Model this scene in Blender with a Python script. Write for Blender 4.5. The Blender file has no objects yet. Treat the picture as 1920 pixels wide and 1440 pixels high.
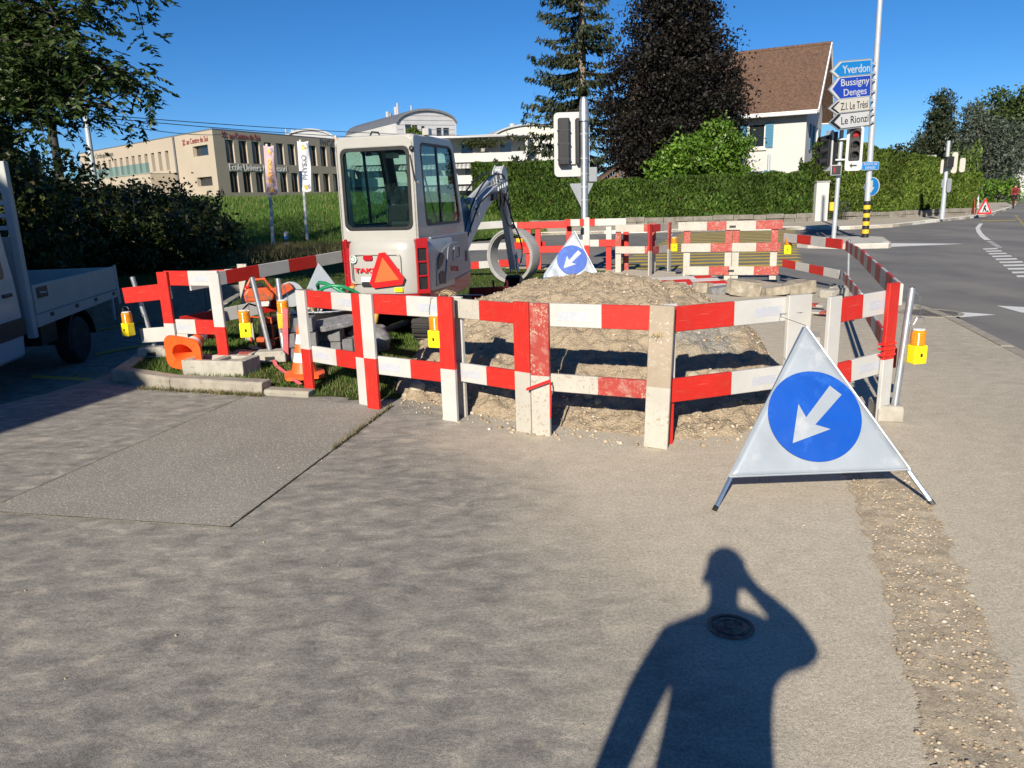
import bpy, math, random
import numpy as np
from mathutils import Vector, Matrix, noise as mnoise

random.seed(7)
RNG = np.random.default_rng(11)
SC = bpy.context.scene
COL = SC.collection
rad = math.radians

# ---------------------------------------------------------------- camera, sky, sun, exposure
CAM_H, F_PX = 1.70, 1420.0
PITCH, ROLL = rad(13.77), rad(1.7)
cam_data = bpy.data.cameras.new('camera')
cam_data.sensor_width = 36.0
cam_data.lens = 36.0 * F_PX / 1920.0
cam_data.clip_start = 0.02
cam_data.clip_end = 3000.0
cam = bpy.data.objects.new('camera', cam_data)
COL.objects.link(cam)
cam.matrix_world = (Matrix.Translation((0, 0, CAM_H)) @ Matrix.Rotation(math.pi / 2 - PITCH, 4, 'X')
                    @ Matrix.Rotation(-ROLL, 4, 'Z'))
SC.camera = cam

SUN_DIR = Vector((-0.270, -0.853, 0.446)).normalized()      # towards the sun
sun_data = bpy.data.lights.new('sun', 'SUN')
sun_data.energy = 4.6
sun_data.angle = rad(0.55)
sun_data.color = (1.0, 0.91, 0.77)
sun = bpy.data.objects.new('sun', sun_data)
COL.objects.link(sun)
sun.rotation_euler = SUN_DIR.to_track_quat('Z', 'Y').to_euler()
sun.location = (-20, -60, 40)

W = bpy.data.worlds.new('World')
SC.world = W
W.use_nodes = True
wn, wl = W.node_tree.nodes, W.node_tree.links
wn.clear()
sky = wn.new('ShaderNodeTexSky')
sky.sky_type = 'NISHITA'
sky.sun_disc = False
sky.sun_elevation = math.asin(SUN_DIR.z)
sky.sun_rotation = math.atan2(SUN_DIR.x, SUN_DIR.y)
sky.altitude = 2500
sky.air_density = 1.0
sky.dust_density = 0.0
sky.ozone_density = 7.5
bg = wn.new('ShaderNodeBackground')
bg.inputs[1].default_value = 0.064
wo = wn.new('ShaderNodeOutputWorld')
# one small cumulus low over the road, as in the photograph
tc = wn.new('ShaderNodeTexCoord')
cn = wn.new('ShaderNodeTexNoise'); cn.inputs['Scale'].default_value = 26; cn.inputs['Detail'].default_value = 6
wl.new(tc.outputs['Generated'], cn.inputs['Vector'])
vd = wn.new('ShaderNodeVectorMath'); vd.operation = 'DISTANCE'
vd.inputs[1].default_value = Vector((0.535, 0.840, 0.062)).normalized()
wl.new(tc.outputs['Generated'], vd.inputs[0])
mr = wn.new('ShaderNodeMapRange'); mr.inputs[1].default_value = 0.0; mr.inputs[2].default_value = 0.045
mr.inputs[3].default_value = 0.62; mr.inputs[4].default_value = 0.0
wl.new(vd.outputs['Value'], mr.inputs[0])
ca = wn.new('ShaderNodeMath'); ca.operation = 'ADD'
wl.new(mr.outputs[0], ca.inputs[0]); wl.new(cn.outputs['Fac'], ca.inputs[1])
cr = wn.new('ShaderNodeMapRange'); cr.inputs[1].default_value = 0.78; cr.inputs[2].default_value = 1.0
wl.new(ca.outputs[0], cr.inputs[0])
cm = wn.new('ShaderNodeMixRGB'); cm.inputs[2].default_value = (5.5, 6.0, 7.0, 1)
wl.new(cr.outputs[0], cm.inputs[0]); pass
hs = wn.new('ShaderNodeHueSaturation'); hs.inputs['Saturation'].default_value = 1.13      # the phone's vivid rendering of the whole sky
wl.new(sky.outputs[0], hs.inputs['Color']); wl.new(hs.outputs[0], cm.inputs[1]); wl.new(cm.outputs[0], bg.inputs[0]); wl.new(bg.outputs[0], wo.inputs[0])

SC.view_settings.view_transform = 'Standard'
SC.view_settings.look = 'None'
SC.view_settings.gamma = 1.0
SC.view_settings.use_curve_mapping = False
SC.view_settings.exposure = 0.74
SC.cycles.max_bounces = 8
SC.cycles.transparent_max_bounces = 12

# ---------------------------------------------------------------- helpers
def ray(px, py):
    x, y = (px - 960) / F_PX, -(py - 720) / F_PX
    c, s = math.cos(-ROLL), math.sin(-ROLL)
    x, y = c * x - s * y, s * x + c * y
    return Vector((x, math.cos(PITCH) + y * math.sin(PITCH), -math.sin(PITCH) + y * math.cos(PITCH)))
def at(px, py, z=0.0):            # survey: where that bearing meets the level z
    d = ray(px, py); t = (z - CAM_H) / d.z
    return Vector((0, 0, CAM_H)) + d * t
def atY(px, py, Y):               # survey: where that bearing meets the distance Y
    d = ray(px, py)
    return Vector((0, 0, CAM_H)) + d * (Y / d.y)

class MB:
    def __init__(s): s.v, s.f, s.m = [], [], []
    def add(s, vs, fs, mi=0, M=None):
        n = len(s.v)
        s.v += [tuple(M @ Vector(p)) for p in vs] if M is not None else [tuple(p) for p in vs]
        for k, f in enumerate(fs):
            s.f.append(tuple(i + n for i in f)); s.m.append(mi[k] if isinstance(mi, (list, tuple)) else mi)
        return s
    def box(s, x0, x1, y0, y1, z0, z1, mi=0, M=None):
        vs = [(x0,y0,z0),(x1,y0,z0),(x1,y1,z0),(x0,y1,z0),(x0,y0,z1),(x1,y0,z1),(x1,y1,z1),(x0,y1,z1)]
        return s.add(vs, [(0,3,2,1),(4,5,6,7),(0,1,5,4),(1,2,6,5),(2,3,7,6),(3,0,4,7)], mi, M)
    def prism(s, poly, d0, d1, axis='y', mi=0, M=None):
        # poly in the plane across axis: 'y' -> (x,z), 'x' -> (y,z), 'z' -> (x,y)
        g = {'y': lambda a, b, d: (a, d, b), 'x': lambda a, b, d: (d, a, b), 'z': lambda a, b, d: (a, b, d)}[axis]
        n = len(poly)
        vs = [g(a, b, d0) for a, b in poly] + [g(a, b, d1) for a, b in poly]
        fs = [tuple(range(n))[::-1], tuple(range(n, 2 * n))] + [(i, (i + 1) % n, n + (i + 1) % n, n + i) for i in range(n)]
        return s.add(vs, fs, mi, M)
    def tube(s, pts, r, n=8, mi=0, M=None, cap=True):
        pts = [Vector(p) for p in pts]; k = len(pts)
        rs = list(r) if isinstance(r, (list, tuple)) else [r] * k
        vs, fs = [], []
        up = None
        for i, p in enumerate(pts):
            t = (pts[min(i + 1, k - 1)] - pts[max(i - 1, 0)]).normalized()
            if up is None:
                up = Vector((0, 0, 1)) if abs(t.z) < 0.9 else Vector((1, 0, 0))
            a = t.cross(up)
            if a.length < 1e-4: a = t.cross(Vector((0.3, 1, 0.2)))
            a.normalize(); b = a.cross(t).normalized(); up = b
            for j in range(n):
                q = 2 * math.pi * j / n
                vs.append(p + (a * math.cos(q) + b * math.sin(q)) * rs[i])
        for i in range(k - 1):
            for j in range(n):
                fs.append((i*n+j, i*n+(j+1)%n, (i+1)*n+(j+1)%n, (i+1)*n+j))
        if cap:
            fs.append(tuple(range(n))[::-1]); fs.append(tuple(range((k-1)*n, k*n)))
        return s.add(vs, fs, mi, M)
    def lathe(s, prof, n=20, mi=0, M=None, cap=True):
        k = len(prof); vs, fs, ms = [], [], []
        for (r, z) in prof:
            for j in range(n):
                q = 2 * math.pi * j / n
                vs.append((r * math.cos(q), r * math.sin(q), z))
        for i in range(k - 1):
            for j in range(n):
                fs.append((i*n+j, i*n+(j+1)%n, (i+1)*n+(j+1)%n, (i+1)*n+j))
                ms.append(mi[i] if isinstance(mi, (list, tuple)) else mi)
        last = mi[-1] if isinstance(mi, (list, tuple)) else mi
        if cap and prof[0][0] > 1e-5: fs.append(tuple(range(n))[::-1]); ms.append(mi[0] if isinstance(mi, (list, tuple)) else mi)
        if cap and prof[-1][0] > 1e-5: fs.append(tuple(range((k-1)*n, k*n))); ms.append(last)
        return s.add(vs, fs, ms, M)
    def plank(s, length, w, t, cuts, cols, M=None):
        # board along +x, width along z (0..w), thickness along y (0..t); colour changes at the cuts
        xs = [0] + list(cuts) + [length]; e = 0.004
        ring = [(0, e), (e, 0), (t - e, 0), (t, e), (t, w - e), (t - e, w), (e, w), (0, w - e)]
        vs = [(x, a, b) for x in xs for a, b in ring]; fs, ms = [], []
        for i in range(len(xs) - 1):
            for j in range(8):
                fs.append((i*8+j, i*8+(j+1)%8, (i+1)*8+(j+1)%8, (i+1)*8+j)); ms.append(cols[i % len(cols)])
        fs.append(tuple(range(8))[::-1]); ms.append(cols[0])
        k = (len(xs) - 1) * 8
        fs.append(tuple(range(k, k + 8))); ms.append(cols[(len(xs) - 2) % len(cols)])
        return s.add(vs, fs, ms, M)
    def build(s, name, mats, parent=None, bev=0.0, smooth=None, kind=None, seg=2):
        me = bpy.data.meshes.new(name)
        me.from_pydata(s.v, [], s.f)
        mats = mats if isinstance(mats, (list, tuple)) else [mats]
        for m in mats: me.materials.append(m)
        me.polygons.foreach_set('material_index', s.m)
        import bmesh
        b = bmesh.new(); b.from_mesh(me); bmesh.ops.recalc_face_normals(b, faces=b.faces); b.to_mesh(me); b.free()
        if smooth is not None:
            me.shade_smooth(); me.set_sharp_from_angle(angle=rad(smooth))
        o = bpy.data.objects.new(name, me); COL.objects.link(o)
        if parent is not None: o.parent = parent
        if bev > 0:
            md = o.modifiers.new('bevel', 'BEVEL'); md.width = bev; md.segments = seg; md.limit_method = 'ANGLE'
            md.angle_limit = rad(35); md.harden_normals = False
        if kind: o['kind'] = kind
        return o

def raw_mesh(name, V, Q, mats, parent=None, smooth=False, midx=None):
    """numpy vertices (n,3) and faces (m,k), linked as one object"""
    me = bpy.data.meshes.new(name)
    V = np.asarray(V, np.float32); Q = np.asarray(Q, np.int32); k = Q.shape[1]
    me.vertices.add(len(V)); me.vertices.foreach_set('co', V.ravel())
    me.loops.add(Q.size); me.loops.foreach_set('vertex_index', Q.ravel())
    me.polygons.add(len(Q)); me.polygons.foreach_set('loop_start', np.arange(0, Q.size, k, dtype=np.int32))
    me.polygons.foreach_set('loop_total', np.full(len(Q), k, np.int32))
    for m in (mats if isinstance(mats, (list, tuple)) else [mats]): me.materials.append(m)
    if midx is not None: me.polygons.foreach_set('material_index', np.asarray(midx, np.int32))
    me.update(calc_edges=True)
    if smooth: me.shade_smooth()
    o = bpy.data.objects.new(name, me); COL.objects.link(o)
    if parent is not None: o.parent = parent
    return o

def tag(o, label, cat, group=None):
    o['label'] = label; o['category'] = cat
    if group: o['group'] = group
    return o
def thing(name, label, cat, loc=(0, 0, 0), rz=0.0, group=None, rot=None):
    o = bpy.data.objects.new(name, None); COL.objects.link(o)
    o.empty_display_size = 0.1
    o.location = loc; o.rotation_euler = rot if rot is not None else (0, 0, rz)
    return tag(o, label, cat, group)
def struct(o):
    o['kind'] = 'structure'; return o
def copy_tree(o, parent=None):
    c = o.copy(); COL.objects.link(c); c.parent = parent
    for ch in list(o.children): copy_tree(ch, c)
    return c
def text_part(name, s, size, material, parent, M, width=None, depth=0.002, align='CENTER', bold=0.0):
    cu = bpy.data.curves.new(name, 'FONT'); cu.body = s; cu.size = size; cu.align_x = align; cu.align_y = 'CENTER'
    cu.extrude = depth; cu.offset = bold; cu.resolution_u = 3
    tmp = bpy.data.objects.new('tmp', cu); COL.objects.link(tmp)
    dg = bpy.context.evaluated_depsgraph_get()
    me = bpy.data.meshes.new_from_object(tmp.evaluated_get(dg))
    bpy.data.objects.remove(tmp); bpy.data.curves.remove(cu)
    if width and len(me.vertices):
        xs = [v.co.x for v in me.vertices]; k = width / max(1e-6, max(xs) - min(xs))
        mid = (max(xs) + min(xs)) / 2 if align == 'CENTER' else min(xs)
        for v in me.vertices: v.co.x = (v.co.x - mid) * k
    me.transform(M); me.materials.clear(); me.materials.append(material); me.name = name
    o = bpy.data.objects.new(name, me); COL.objects.link(o); o.parent = parent
    return o
def frame_M(origin, xdir, ydir):
    x = Vector(xdir).normalized(); z = x.cross(Vector(ydir)).normalized(); y = z.cross(x)
    m = Matrix((x, y, z)).transposed().to_4x4(); m.translation = Vector(origin); return m

# ---------------------------------------------------------------- materials
def new_mat(name):
    m = bpy.data.materials.new(name); m.use_nodes = True
    nt = m.node_tree; p = nt.nodes['Principled BSDF']
    return m, nt, p
def nd(nt, t, **kw):
    n = nt.nodes.new(t)
    for k, v in kw.items():
        if k in n.inputs: n.inputs[k].default_value = v
        else: setattr(n, k, v)
    return n
def objco(nt, scale=(1, 1, 1), rot=(0, 0, 0)):
    t = nd(nt, 'ShaderNodeTexCoord'); mp = nd(nt, 'ShaderNodeMapping')
    mp.inputs['Scale'].default_value = scale; mp.inputs['Rotation'].default_value = rot
    nt.links.new(t.outputs['Object'], mp.inputs['Vector']); return mp.outputs[0]
def noise(nt, co, scale, detail=4, rough=0.55):
    n = nd(nt, 'ShaderNodeTexNoise'); n.inputs['Scale'].default_value = scale
    n.inputs['Detail'].default_value = detail; n.inputs['Roughness'].default_value = rough
    nt.links.new(co, n.inputs['Vector']); return n.outputs['Fac']
def ramp(nt, fac, stops):
    r = nd(nt, 'ShaderNodeValToRGB'); el = r.color_ramp.elements
    while len(el) < len(stops): el.new(0.5)
    for e, (p, c) in zip(el, stops):
        e.position = p; e.color = (*c, 1) if len(c) == 3 else c
    nt.links.new(fac, r.inputs[0]); return r.outputs[0]
def mixc(nt, fac, a, b, blend='MIX'):
    m = nd(nt, 'ShaderNodeMixRGB'); m.blend_type = blend
    for i, x in ((0, fac), (1, a), (2, b)):
        if isinstance(x, (int, float)): m.inputs[i].default_value = x
        elif isinstance(x, tuple): m.inputs[i].default_value = (*x, 1)
        else: nt.links.new(x, m.inputs[i])
    return m.outputs[0]
def step(nt, val, a, b):
    m = nd(nt, 'ShaderNodeMapRange'); m.inputs[1].default_value = a; m.inputs[2].default_value = b
    nt.links.new(val, m.inputs[0]); return m.outputs[0]
def bump(nt, p, h, strength=0.3, dist=0.01):
    b = nd(nt, 'ShaderNodeBump'); b.inputs['Strength'].default_value = strength; b.inputs['Distance'].default_value = dist
    nt.links.new(h, b.inputs['Height']); nt.links.new(b.outputs[0], p.inputs['Normal'])
def math_n(nt, op, a, b=None):
    m = nd(nt, 'ShaderNodeMath'); m.operation = op
    for i, x in ((0, a), (1, b)):
        if x is None: continue
        if isinstance(x, (int, float)): m.inputs[i].default_value = x
        else: nt.links.new(x, m.inputs[i])
    return m.outputs[0]

def simple(name, c, rough=0.6, metal=0.0, var=0.12, scale=6.0, bmp=0.0, bscale=60.0, grime=None, coat=0.0):
    m, nt, p = new_mat(name)
    co = objco(nt)
    n = noise(nt, co, scale, 5)
    d = tuple(max(0, x * (1 - var)) for x in c); u = tuple(min(1, x * (1 + var)) for x in c)
    col = ramp(nt, n, [(0.3, d), (0.7, u)])
    if grime:
        g = noise(nt, co, grime[1], 6, 0.65)
        col = mixc(nt, step(nt, g, grime[2], grime[2] + 0.12), col, grime[0])
    nt.links.new(col, p.inputs['Base Color'])
    r = step(nt, noise(nt, co, scale * 3, 3), -0.5, 1.5)
    rr = nd(nt, 'ShaderNodeMapRange'); rr.inputs[3].default_value = max(0.02, rough - 0.12); rr.inputs[4].default_value = min(1, rough + 0.12)
    nt.links.new(r, rr.inputs[0]); nt.links.new(rr.outputs[0], p.inputs['Roughness'])
    p.inputs['Metallic'].default_value = metal
    if coat: p.inputs['Coat Weight'].default_value = coat
    if bmp: bump(nt, p, noise(nt, co, bscale, 4), bmp, 0.01)
    return m

def board_paint(name, c, wear=0.62, worn=(0.33, 0.27, 0.2), dirt=(0.45, 0.4, 0.32)):
    """brush-painted barrier plank: scuffs along the grain, chips down to the wood, dull dirt"""
    m, nt, p = new_mat(name)
    oi = nd(nt, 'ShaderNodeObjectInfo')
    t = nd(nt, 'ShaderNodeTexCoord'); va = nd(nt, 'ShaderNodeVectorMath'); va.operation = 'ADD'
    sc = nd(nt, 'ShaderNodeVectorMath'); sc.operation = 'SCALE'; sc.inputs['Scale'].default_value = 37.0
    cx = nd(nt, 'ShaderNodeCombineXYZ')
    for i in range(3): nt.links.new(oi.outputs['Random'], cx.inputs[i])
    nt.links.new(cx.outputs[0], sc.inputs[0]); nt.links.new(t.outputs['Object'], va.inputs[0]); nt.links.new(sc.outputs[0], va.inputs[1])
    co = va.outputs[0]
    big = noise(nt, co, 4, 4)
    col = ramp(nt, big, [(0.3, tuple(x * 0.86 for x in c)), (0.7, c)])
    smear = noise(nt, co, 14, 6, 0.7)
    col = mixc(nt, math_n(nt, 'MULTIPLY', step(nt, smear, 0.52, 0.78), 0.55), col, dirt)
    grn = noise(nt, objco(nt, (2.0, 40.0, 40.0)), 3.0, 4, 0.6)
    col = mixc(nt, math_n(nt, 'MULTIPLY', step(nt, grn, 0.58, 0.75), 0.22), col, worn)
    chips = noise(nt, co, 46, 5, 0.7)
    wearmask = math_n(nt, 'MULTIPLY', step(nt, chips, wear, wear + 0.05), step(nt, noise(nt, co, 5, 3), 0.40, 0.58))
    col = mixc(nt, wearmask, col, worn)
    nt.links.new(col, p.inputs['Base Color'])
    p.inputs['Roughness'].default_value = 0.55
    bump(nt, p, math_n(nt, 'SUBTRACT', smear, math_n(nt, 'MULTIPLY', wearmask, 0.7)), 0.25, 0.004)
    return m

M = {}
M['red'] = board_paint('red board paint', (0.50, 0.016, 0.009), 0.67, (0.55, 0.30, 0.22), (0.36, 0.05, 0.035))
M['white'] = board_paint('white board paint', (0.49, 0.485, 0.465), 0.65)
M['old_red'] = board_paint('worn red board paint', (0.35, 0.04, 0.03), 0.55, (0.42, 0.32, 0.24))
M['old_white'] = board_paint('worn white board paint', (0.44, 0.42, 0.37), 0.55, (0.3, 0.24, 0.17))
M['wood'] = board_paint('grey weathered wood', (0.34, 0.28, 0.21), 0.57, (0.5, 0.46, 0.4), (0.2, 0.16, 0.11))
M['sticker'] = simple('pale printed sticker', (0.40, 0.42, 0.47), 0.4, var=0.05, grime=((0.5, 0.5, 0.5), 60, 0.52))
M['galv'] = simple('galvanised steel', (0.42, 0.44, 0.46), 0.42, 0.75, 0.18, 12, grime=((0.3, 0.29, 0.27), 18, 0.6))
M['galv_dull'] = simple('dull grey painted steel', (0.40, 0.43, 0.46), 0.5, 0.2, 0.08, 8)
M['chrome'] = simple('bright steel wire', (0.7, 0.7, 0.7), 0.22, 1.0, 0.05)
M['concrete'] = simple('concrete', (0.36, 0.34, 0.29), 0.85, 0, 0.18, 9, 0.4, 120, ((0.22, 0.2, 0.17), 14, 0.58))
M['concrete_pale'] = simple('pale concrete', (0.27, 0.268, 0.26), 0.8, 0, 0.15, 5, 0.25, 90, ((0.34, 0.33, 0.3), 7, 0.57))
M['paver'] = simple('grey paving block', (0.15, 0.15, 0.155), 0.85, 0, 0.25, 10, 0.4, 90)
M['granite'] = simple('dark split stone', (0.17, 0.17, 0.175), 0.8, 0, 0.35, 18, 0.8, 40)
M['amber'] = simple('amber lamp lens', (0.85, 0.30, 0.01), 0.18, 0, 0.12, 20)
M['amber'].node_tree.nodes['Principled BSDF'].inputs['Transmission Weight'].default_value = 0.25
M['yellow'] = simple('yellow lamp plastic', (0.85, 0.66, 0.01), 0.38, 0, 0.06, 8)
M['yellow_old'] = simple('faded orange yellow plastic', (0.80, 0.42, 0.02), 0.4, 0, 0.08, 8)
M['orange'] = simple('orange plastic', (0.85, 0.12, 0.02), 0.45, 0, 0.1, 7, grime=((0.5, 0.2, 0.1), 16, 0.62))
M['cone_white'] = simple('reflective white band', (0.72, 0.72, 0.70), 0.4, 0, 0.08, 10, grime=((0.45, 0.42, 0.38), 16, 0.58))
M['black'] = simple('black plastic', (0.014, 0.014, 0.015), 0.45, 0, 0.3, 12)
M['rubber'] = simple('black rubber', (0.022, 0.021, 0.02), 0.75, 0, 0.3, 10, 0.3, 60, ((0.12, 0.10, 0.08), 9, 0.6))
M['pinkband'] = simple('faded red ratchet band', (0.65, 0.12, 0.13), 0.6, 0, 0.15, 9)
M['tape_red'] = simple('glossy red tape', (0.62, 0.02, 0.02), 0.25, 0, 0.1, 9)
M['wire'] = simple('thin grey wire', (0.25, 0.24, 0.22), 0.5, 0.6)
M['string'] = simple('jute string', (0.48, 0.38, 0.22), 0.9)
def glass_mat(name, tint, rough=0.03, mixf=0.12):
    m = bpy.data.materials.new(name); m.use_nodes = True; nt = m.node_tree; nt.nodes.clear()
    out = nd(nt, 'ShaderNodeOutputMaterial'); mx = nd(nt, 'ShaderNodeMixShader')
    tr = nd(nt, 'ShaderNodeBsdfTransparent'); tr.inputs[0].default_value = (*tint, 1)
    gl = nd(nt, 'ShaderNodeBsdfGlossy'); gl.inputs['Roughness'].default_value = rough
    fr = nd(nt, 'ShaderNodeLayerWeight'); fr.inputs[0].default_value = 0.5
    a = math_n(nt, 'ADD', math_n(nt, 'MULTIPLY', math_n(nt, 'POWER', fr.outputs['Facing'], 4.0), 0.55), mixf)
    nt.links.new(a, mx.inputs[0]); nt.links.new(tr.outputs[0], mx.inputs[1]); nt.links.new(gl.outputs[0], mx.inputs[2])
    nt.links.new(mx.outputs[0], out.inputs[0]); return m
M['cab_glass'] = glass_mat('tinted cab glass', (0.74, 0.86, 0.83), 0.02, 0.06)
M['clear'] = glass_mat('clear plastic sheet', (0.8, 0.82, 0.82), 0.12, 0.14)
M['balustrade'] = glass_mat('greenish balustrade glass', (0.45, 0.72, 0.66), 0.05, 0.15)
def window_mat(name, c):
    m, nt, p = new_mat(name); p.inputs['Base Color'].default_value = (*c, 1); p.inputs['Roughness'].default_value = 0.08
    p.inputs['Specular IOR Level'].default_value = 0.8
    co = objco(nt); bump(nt, p, noise(nt, co, 0.8, 2), 0.08, 0.05); return m
M['pane'] = window_mat('dark window pane', (0.018, 0.024, 0.03))
M['pane_grey'] = window_mat('grey blind behind pane', (0.13, 0.14, 0.15))
# ================================================================ THE SETTING
def sep(nt):
    t = nd(nt, 'ShaderNodeTexCoord'); s = nd(nt, 'ShaderNodeSeparateXYZ'); nt.links.new(t.outputs['Object'], s.inputs[0]); return s
def asphalt(name, base, dusty=0.0, grain=0.5, blot=None, bumpk=0.5, stones=None):
    m, nt, p = new_mat(name)
    co = objco(nt)
    fine = noise(nt, co, 260, 3, 0.6); mid = noise(nt, co, 34, 4, 0.6); big = noise(nt, co, 0.9, 5, 0.6)
    d = tuple(x * (1 - grain) for x in base); u = tuple(x * (1 + grain) for x in base)
    col = ramp(nt, fine, [(0.32, d), (0.68, u)])
    col = mixc(nt, 0.55, col, ramp(nt, big, [(0.3, tuple(x * 0.72 for x in base)), (0.7, tuple(x * 1.28 for x in base))]))
    if stones:
        v = nd(nt, 'ShaderNodeTexVoronoi'); v.inputs['Scale'].default_value = 58; nt.links.new(co, v.inputs['Vector'])
        col = mixc(nt, math_n(nt, 'MULTIPLY', step(nt, v.outputs['Distance'], 0.42, 0.2), 0.75), col,
                   mixc(nt, v.outputs['Color'], tuple(x * 0.6 for x in stones), tuple(min(1, x * 1.5) for x in stones)))
    if dusty:
        # blown and tracked site dust: short smears, denser towards the dig on the right
        st = objco(nt, (1.0, 2.6, 1), (0, 0, rad(20)))
        fl = noise(nt, st, 2.3, 6, 0.62); fl2 = noise(nt, st, 6.5, 5, 0.6)
        s = sep(nt)
        wob = math_n(nt, 'MULTIPLY', math_n(nt, 'SUBTRACT', noise(nt, co, 1.1, 5, 0.6), 0.5), 2.6)
        lin = math_n(nt, 'ADD', math_n(nt, 'ADD', s.outputs['X'], math_n(nt, 'MULTIPLY', s.outputs['Y'], 0.03)), wob)
        right = step(nt, lin, -0.25, 1.35)
        smear = math_n(nt, 'MULTIPLY', step(nt, math_n(nt, 'ADD', math_n(nt, 'MULTIPLY', fl, 0.6), math_n(nt, 'MULTIPLY', fl2, 0.4)), 0.45, 0.62), 0.8)
        far = step(nt, s.outputs['X'], 4.6, 2.2)
        mask = math_n(nt, 'MAXIMUM', smear, math_n(nt, 'MULTIPLY', right, math_n(nt, 'ADD', math_n(nt, 'MULTIPLY', far, 0.42), 0.42)))
        dust = ramp(nt, fine, [(0.3, (0.36, 0.31, 0.235)), (0.7, (0.52, 0.455, 0.355))])
        col = mixc(nt, math_n(nt, 'MULTIPLY', mask, dusty), col, dust)
        dark = math_n(nt, 'MULTIPLY', step(nt, noise(nt, st, 1.5, 5, 0.65), 0.56, 0.70), 0.6)
        col = mixc(nt, dark, col, (0.10, 0.098, 0.095))
    if blot:
        col = mixc(nt, math_n(nt, 'MULTIPLY', step(nt, noise(nt, objco(nt, (1, 0.25, 1)), 0.5, 4), 0.45, 0.65), 0.5), col, blot)
    nt.links.new(col, p.inputs['Base Color'])
    p.inputs['Roughness'].default_value = 0.88; p.inputs['Specular IOR Level'].default_value = 0.25
    h = math_n(nt, 'ADD', math_n(nt, 'MULTIPLY', noise(nt, co, 150, 2), 0.7), math_n(nt, 'MULTIPLY', mid, 0.5))
    bump(nt, p, h, bumpk, 0.008)
    return m
def grain_col(nt, co, col, k=0.5, sc=190):
    g = noise(nt, co, sc, 4, 0.75); g2 = noise(nt, co, sc * 0.33, 3, 0.7)
    f = math_n(nt, 'ADD', math_n(nt, 'MULTIPLY', g, 0.65), math_n(nt, 'MULTIPLY', g2, 0.35))
    m_ = nd(nt, 'ShaderNodeMapRange'); m_.inputs[1].default_value = 0.32; m_.inputs[2].default_value = 0.68; m_.inputs[3].default_value = 1 - k; m_.inputs[4].default_value = 1 + k
    nt.links.new(f, m_.inputs[0]); return mixc(nt, 1.0, col, m_.outputs[0], 'MULTIPLY'), f
def dusty_pavement(name, grit=False):
    m, nt, p = new_mat(name); co = objco(nt); s = sep(nt)
    mo = nd(nt, 'ShaderNodeTexNoise'); mo.inputs['Scale'].default_value = 7.5; mo.inputs['Detail'].default_value = 7; mo.inputs['Roughness'].default_value = 0.60; mo.inputs['Distortion'].default_value = 0.5
    nt.links.new(objco(nt, (0.8, 1.5, 1), (0, 0, rad(24))), mo.inputs['Vector']); mot = mo.outputs['Fac']
    col = ramp(nt, mot, [(0.33, (0.145, 0.138, 0.125)), (0.46, (0.235, 0.222, 0.196)), (0.56, (0.31, 0.288, 0.25)), (0.68, (0.45, 0.405, 0.33))])
    big = noise(nt, co, 0.7, 5, 0.6)
    col = mixc(nt, 0.30, col, ramp(nt, big, [(0.35, (0.17, 0.164, 0.152)), (0.65, (0.40, 0.37, 0.315))]))
    wob = math_n(nt, 'MULTIPLY', math_n(nt, 'SUBTRACT', noise(nt, co, 1.3, 6, 0.65), 0.5), 1.7)
    right = step(nt, math_n(nt, 'ADD', math_n(nt, 'ADD', s.outputs['X'], math_n(nt, 'MULTIPLY', math_n(nt, 'SUBTRACT', s.outputs['Y'], 3.0), 0.26)), wob), -0.15, 0.85)
    far = step(nt, s.outputs['X'], 4.6, 2.3)
    mask = math_n(nt, 'MULTIPLY', right, math_n(nt, 'ADD', math_n(nt, 'MULTIPLY', far, 0.40), 0.50))
    dust = ramp(nt, noise(nt, co, 9, 6, 0.65), [(0.3, (0.37, 0.305, 0.215)), (0.7, (0.53, 0.455, 0.34))] if grit else [(0.3, (0.475, 0.42, 0.325)), (0.7, (0.58, 0.515, 0.405))])
    col = mixc(nt, 1.0 if grit else mask, col, dust)
    # isolated pale dust spots and dark wet-looking scuffs
    col = mixc(nt, math_n(nt, 'MULTIPLY', step(nt, noise(nt, co, 7.5, 4, 0.5), 0.66, 0.74), 0.55), col, (0.50, 0.44, 0.34))
    col = mixc(nt, math_n(nt, 'MULTIPLY', step(nt, noise(nt, objco(nt, (0.5, 1.6, 1), (0, 0, rad(-35))), 2.4, 5, 0.6), 0.64, 0.76), 0.35), col, (0.17, 0.162, 0.15))
    col, f = grain_col(nt, co, col, 0.62)
    nt.links.new(col, p.inputs['Base Color']); p.inputs['Roughness'].default_value = 0.92; p.inputs['Specular IOR Level'].default_value = 0.15
    bump(nt, p, math_n(nt, 'ADD', f, math_n(nt, 'MULTIPLY', noise(nt, co, 30, 4, 0.6), 0.5)), 0.8 if grit else 0.6, 0.010)
    return m
M['pavement'] = dusty_pavement('dusty pavement asphalt')
M['trench'] = dusty_pavement('dusty trench fill', True)
M['patch'] = asphalt('coarse chipped asphalt patch', (0.265, 0.248, 0.215), 0.0, 0.65, None, 0.9, (0.44, 0.41, 0.35))
M['road'] = asphalt('dark road asphalt', (0.15, 0.147, 0.142), 0.0, 0.35, (0.25, 0.235, 0.21), 0.35)
M['marking'] = simple('white road paint', (0.62, 0.62, 0.60), 0.7, 0, 0.1, 3, 0.3, 150, ((0.25, 0.25, 0.24), 25, 0.6))
M['marking_yellow'] = simple('worn yellow road paint', (0.50, 0.36, 0.05), 0.7, 0, 0.15, 3, 0.3, 150, ((0.15, 0.13, 0.09), 20, 0.55))
M['kerb'] = simple('weathered kerb concrete', (0.28, 0.255, 0.21), 0.9, 0, 0.2, 7, 0.6, 70, ((0.16, 0.15, 0.12), 9, 0.56))
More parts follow.
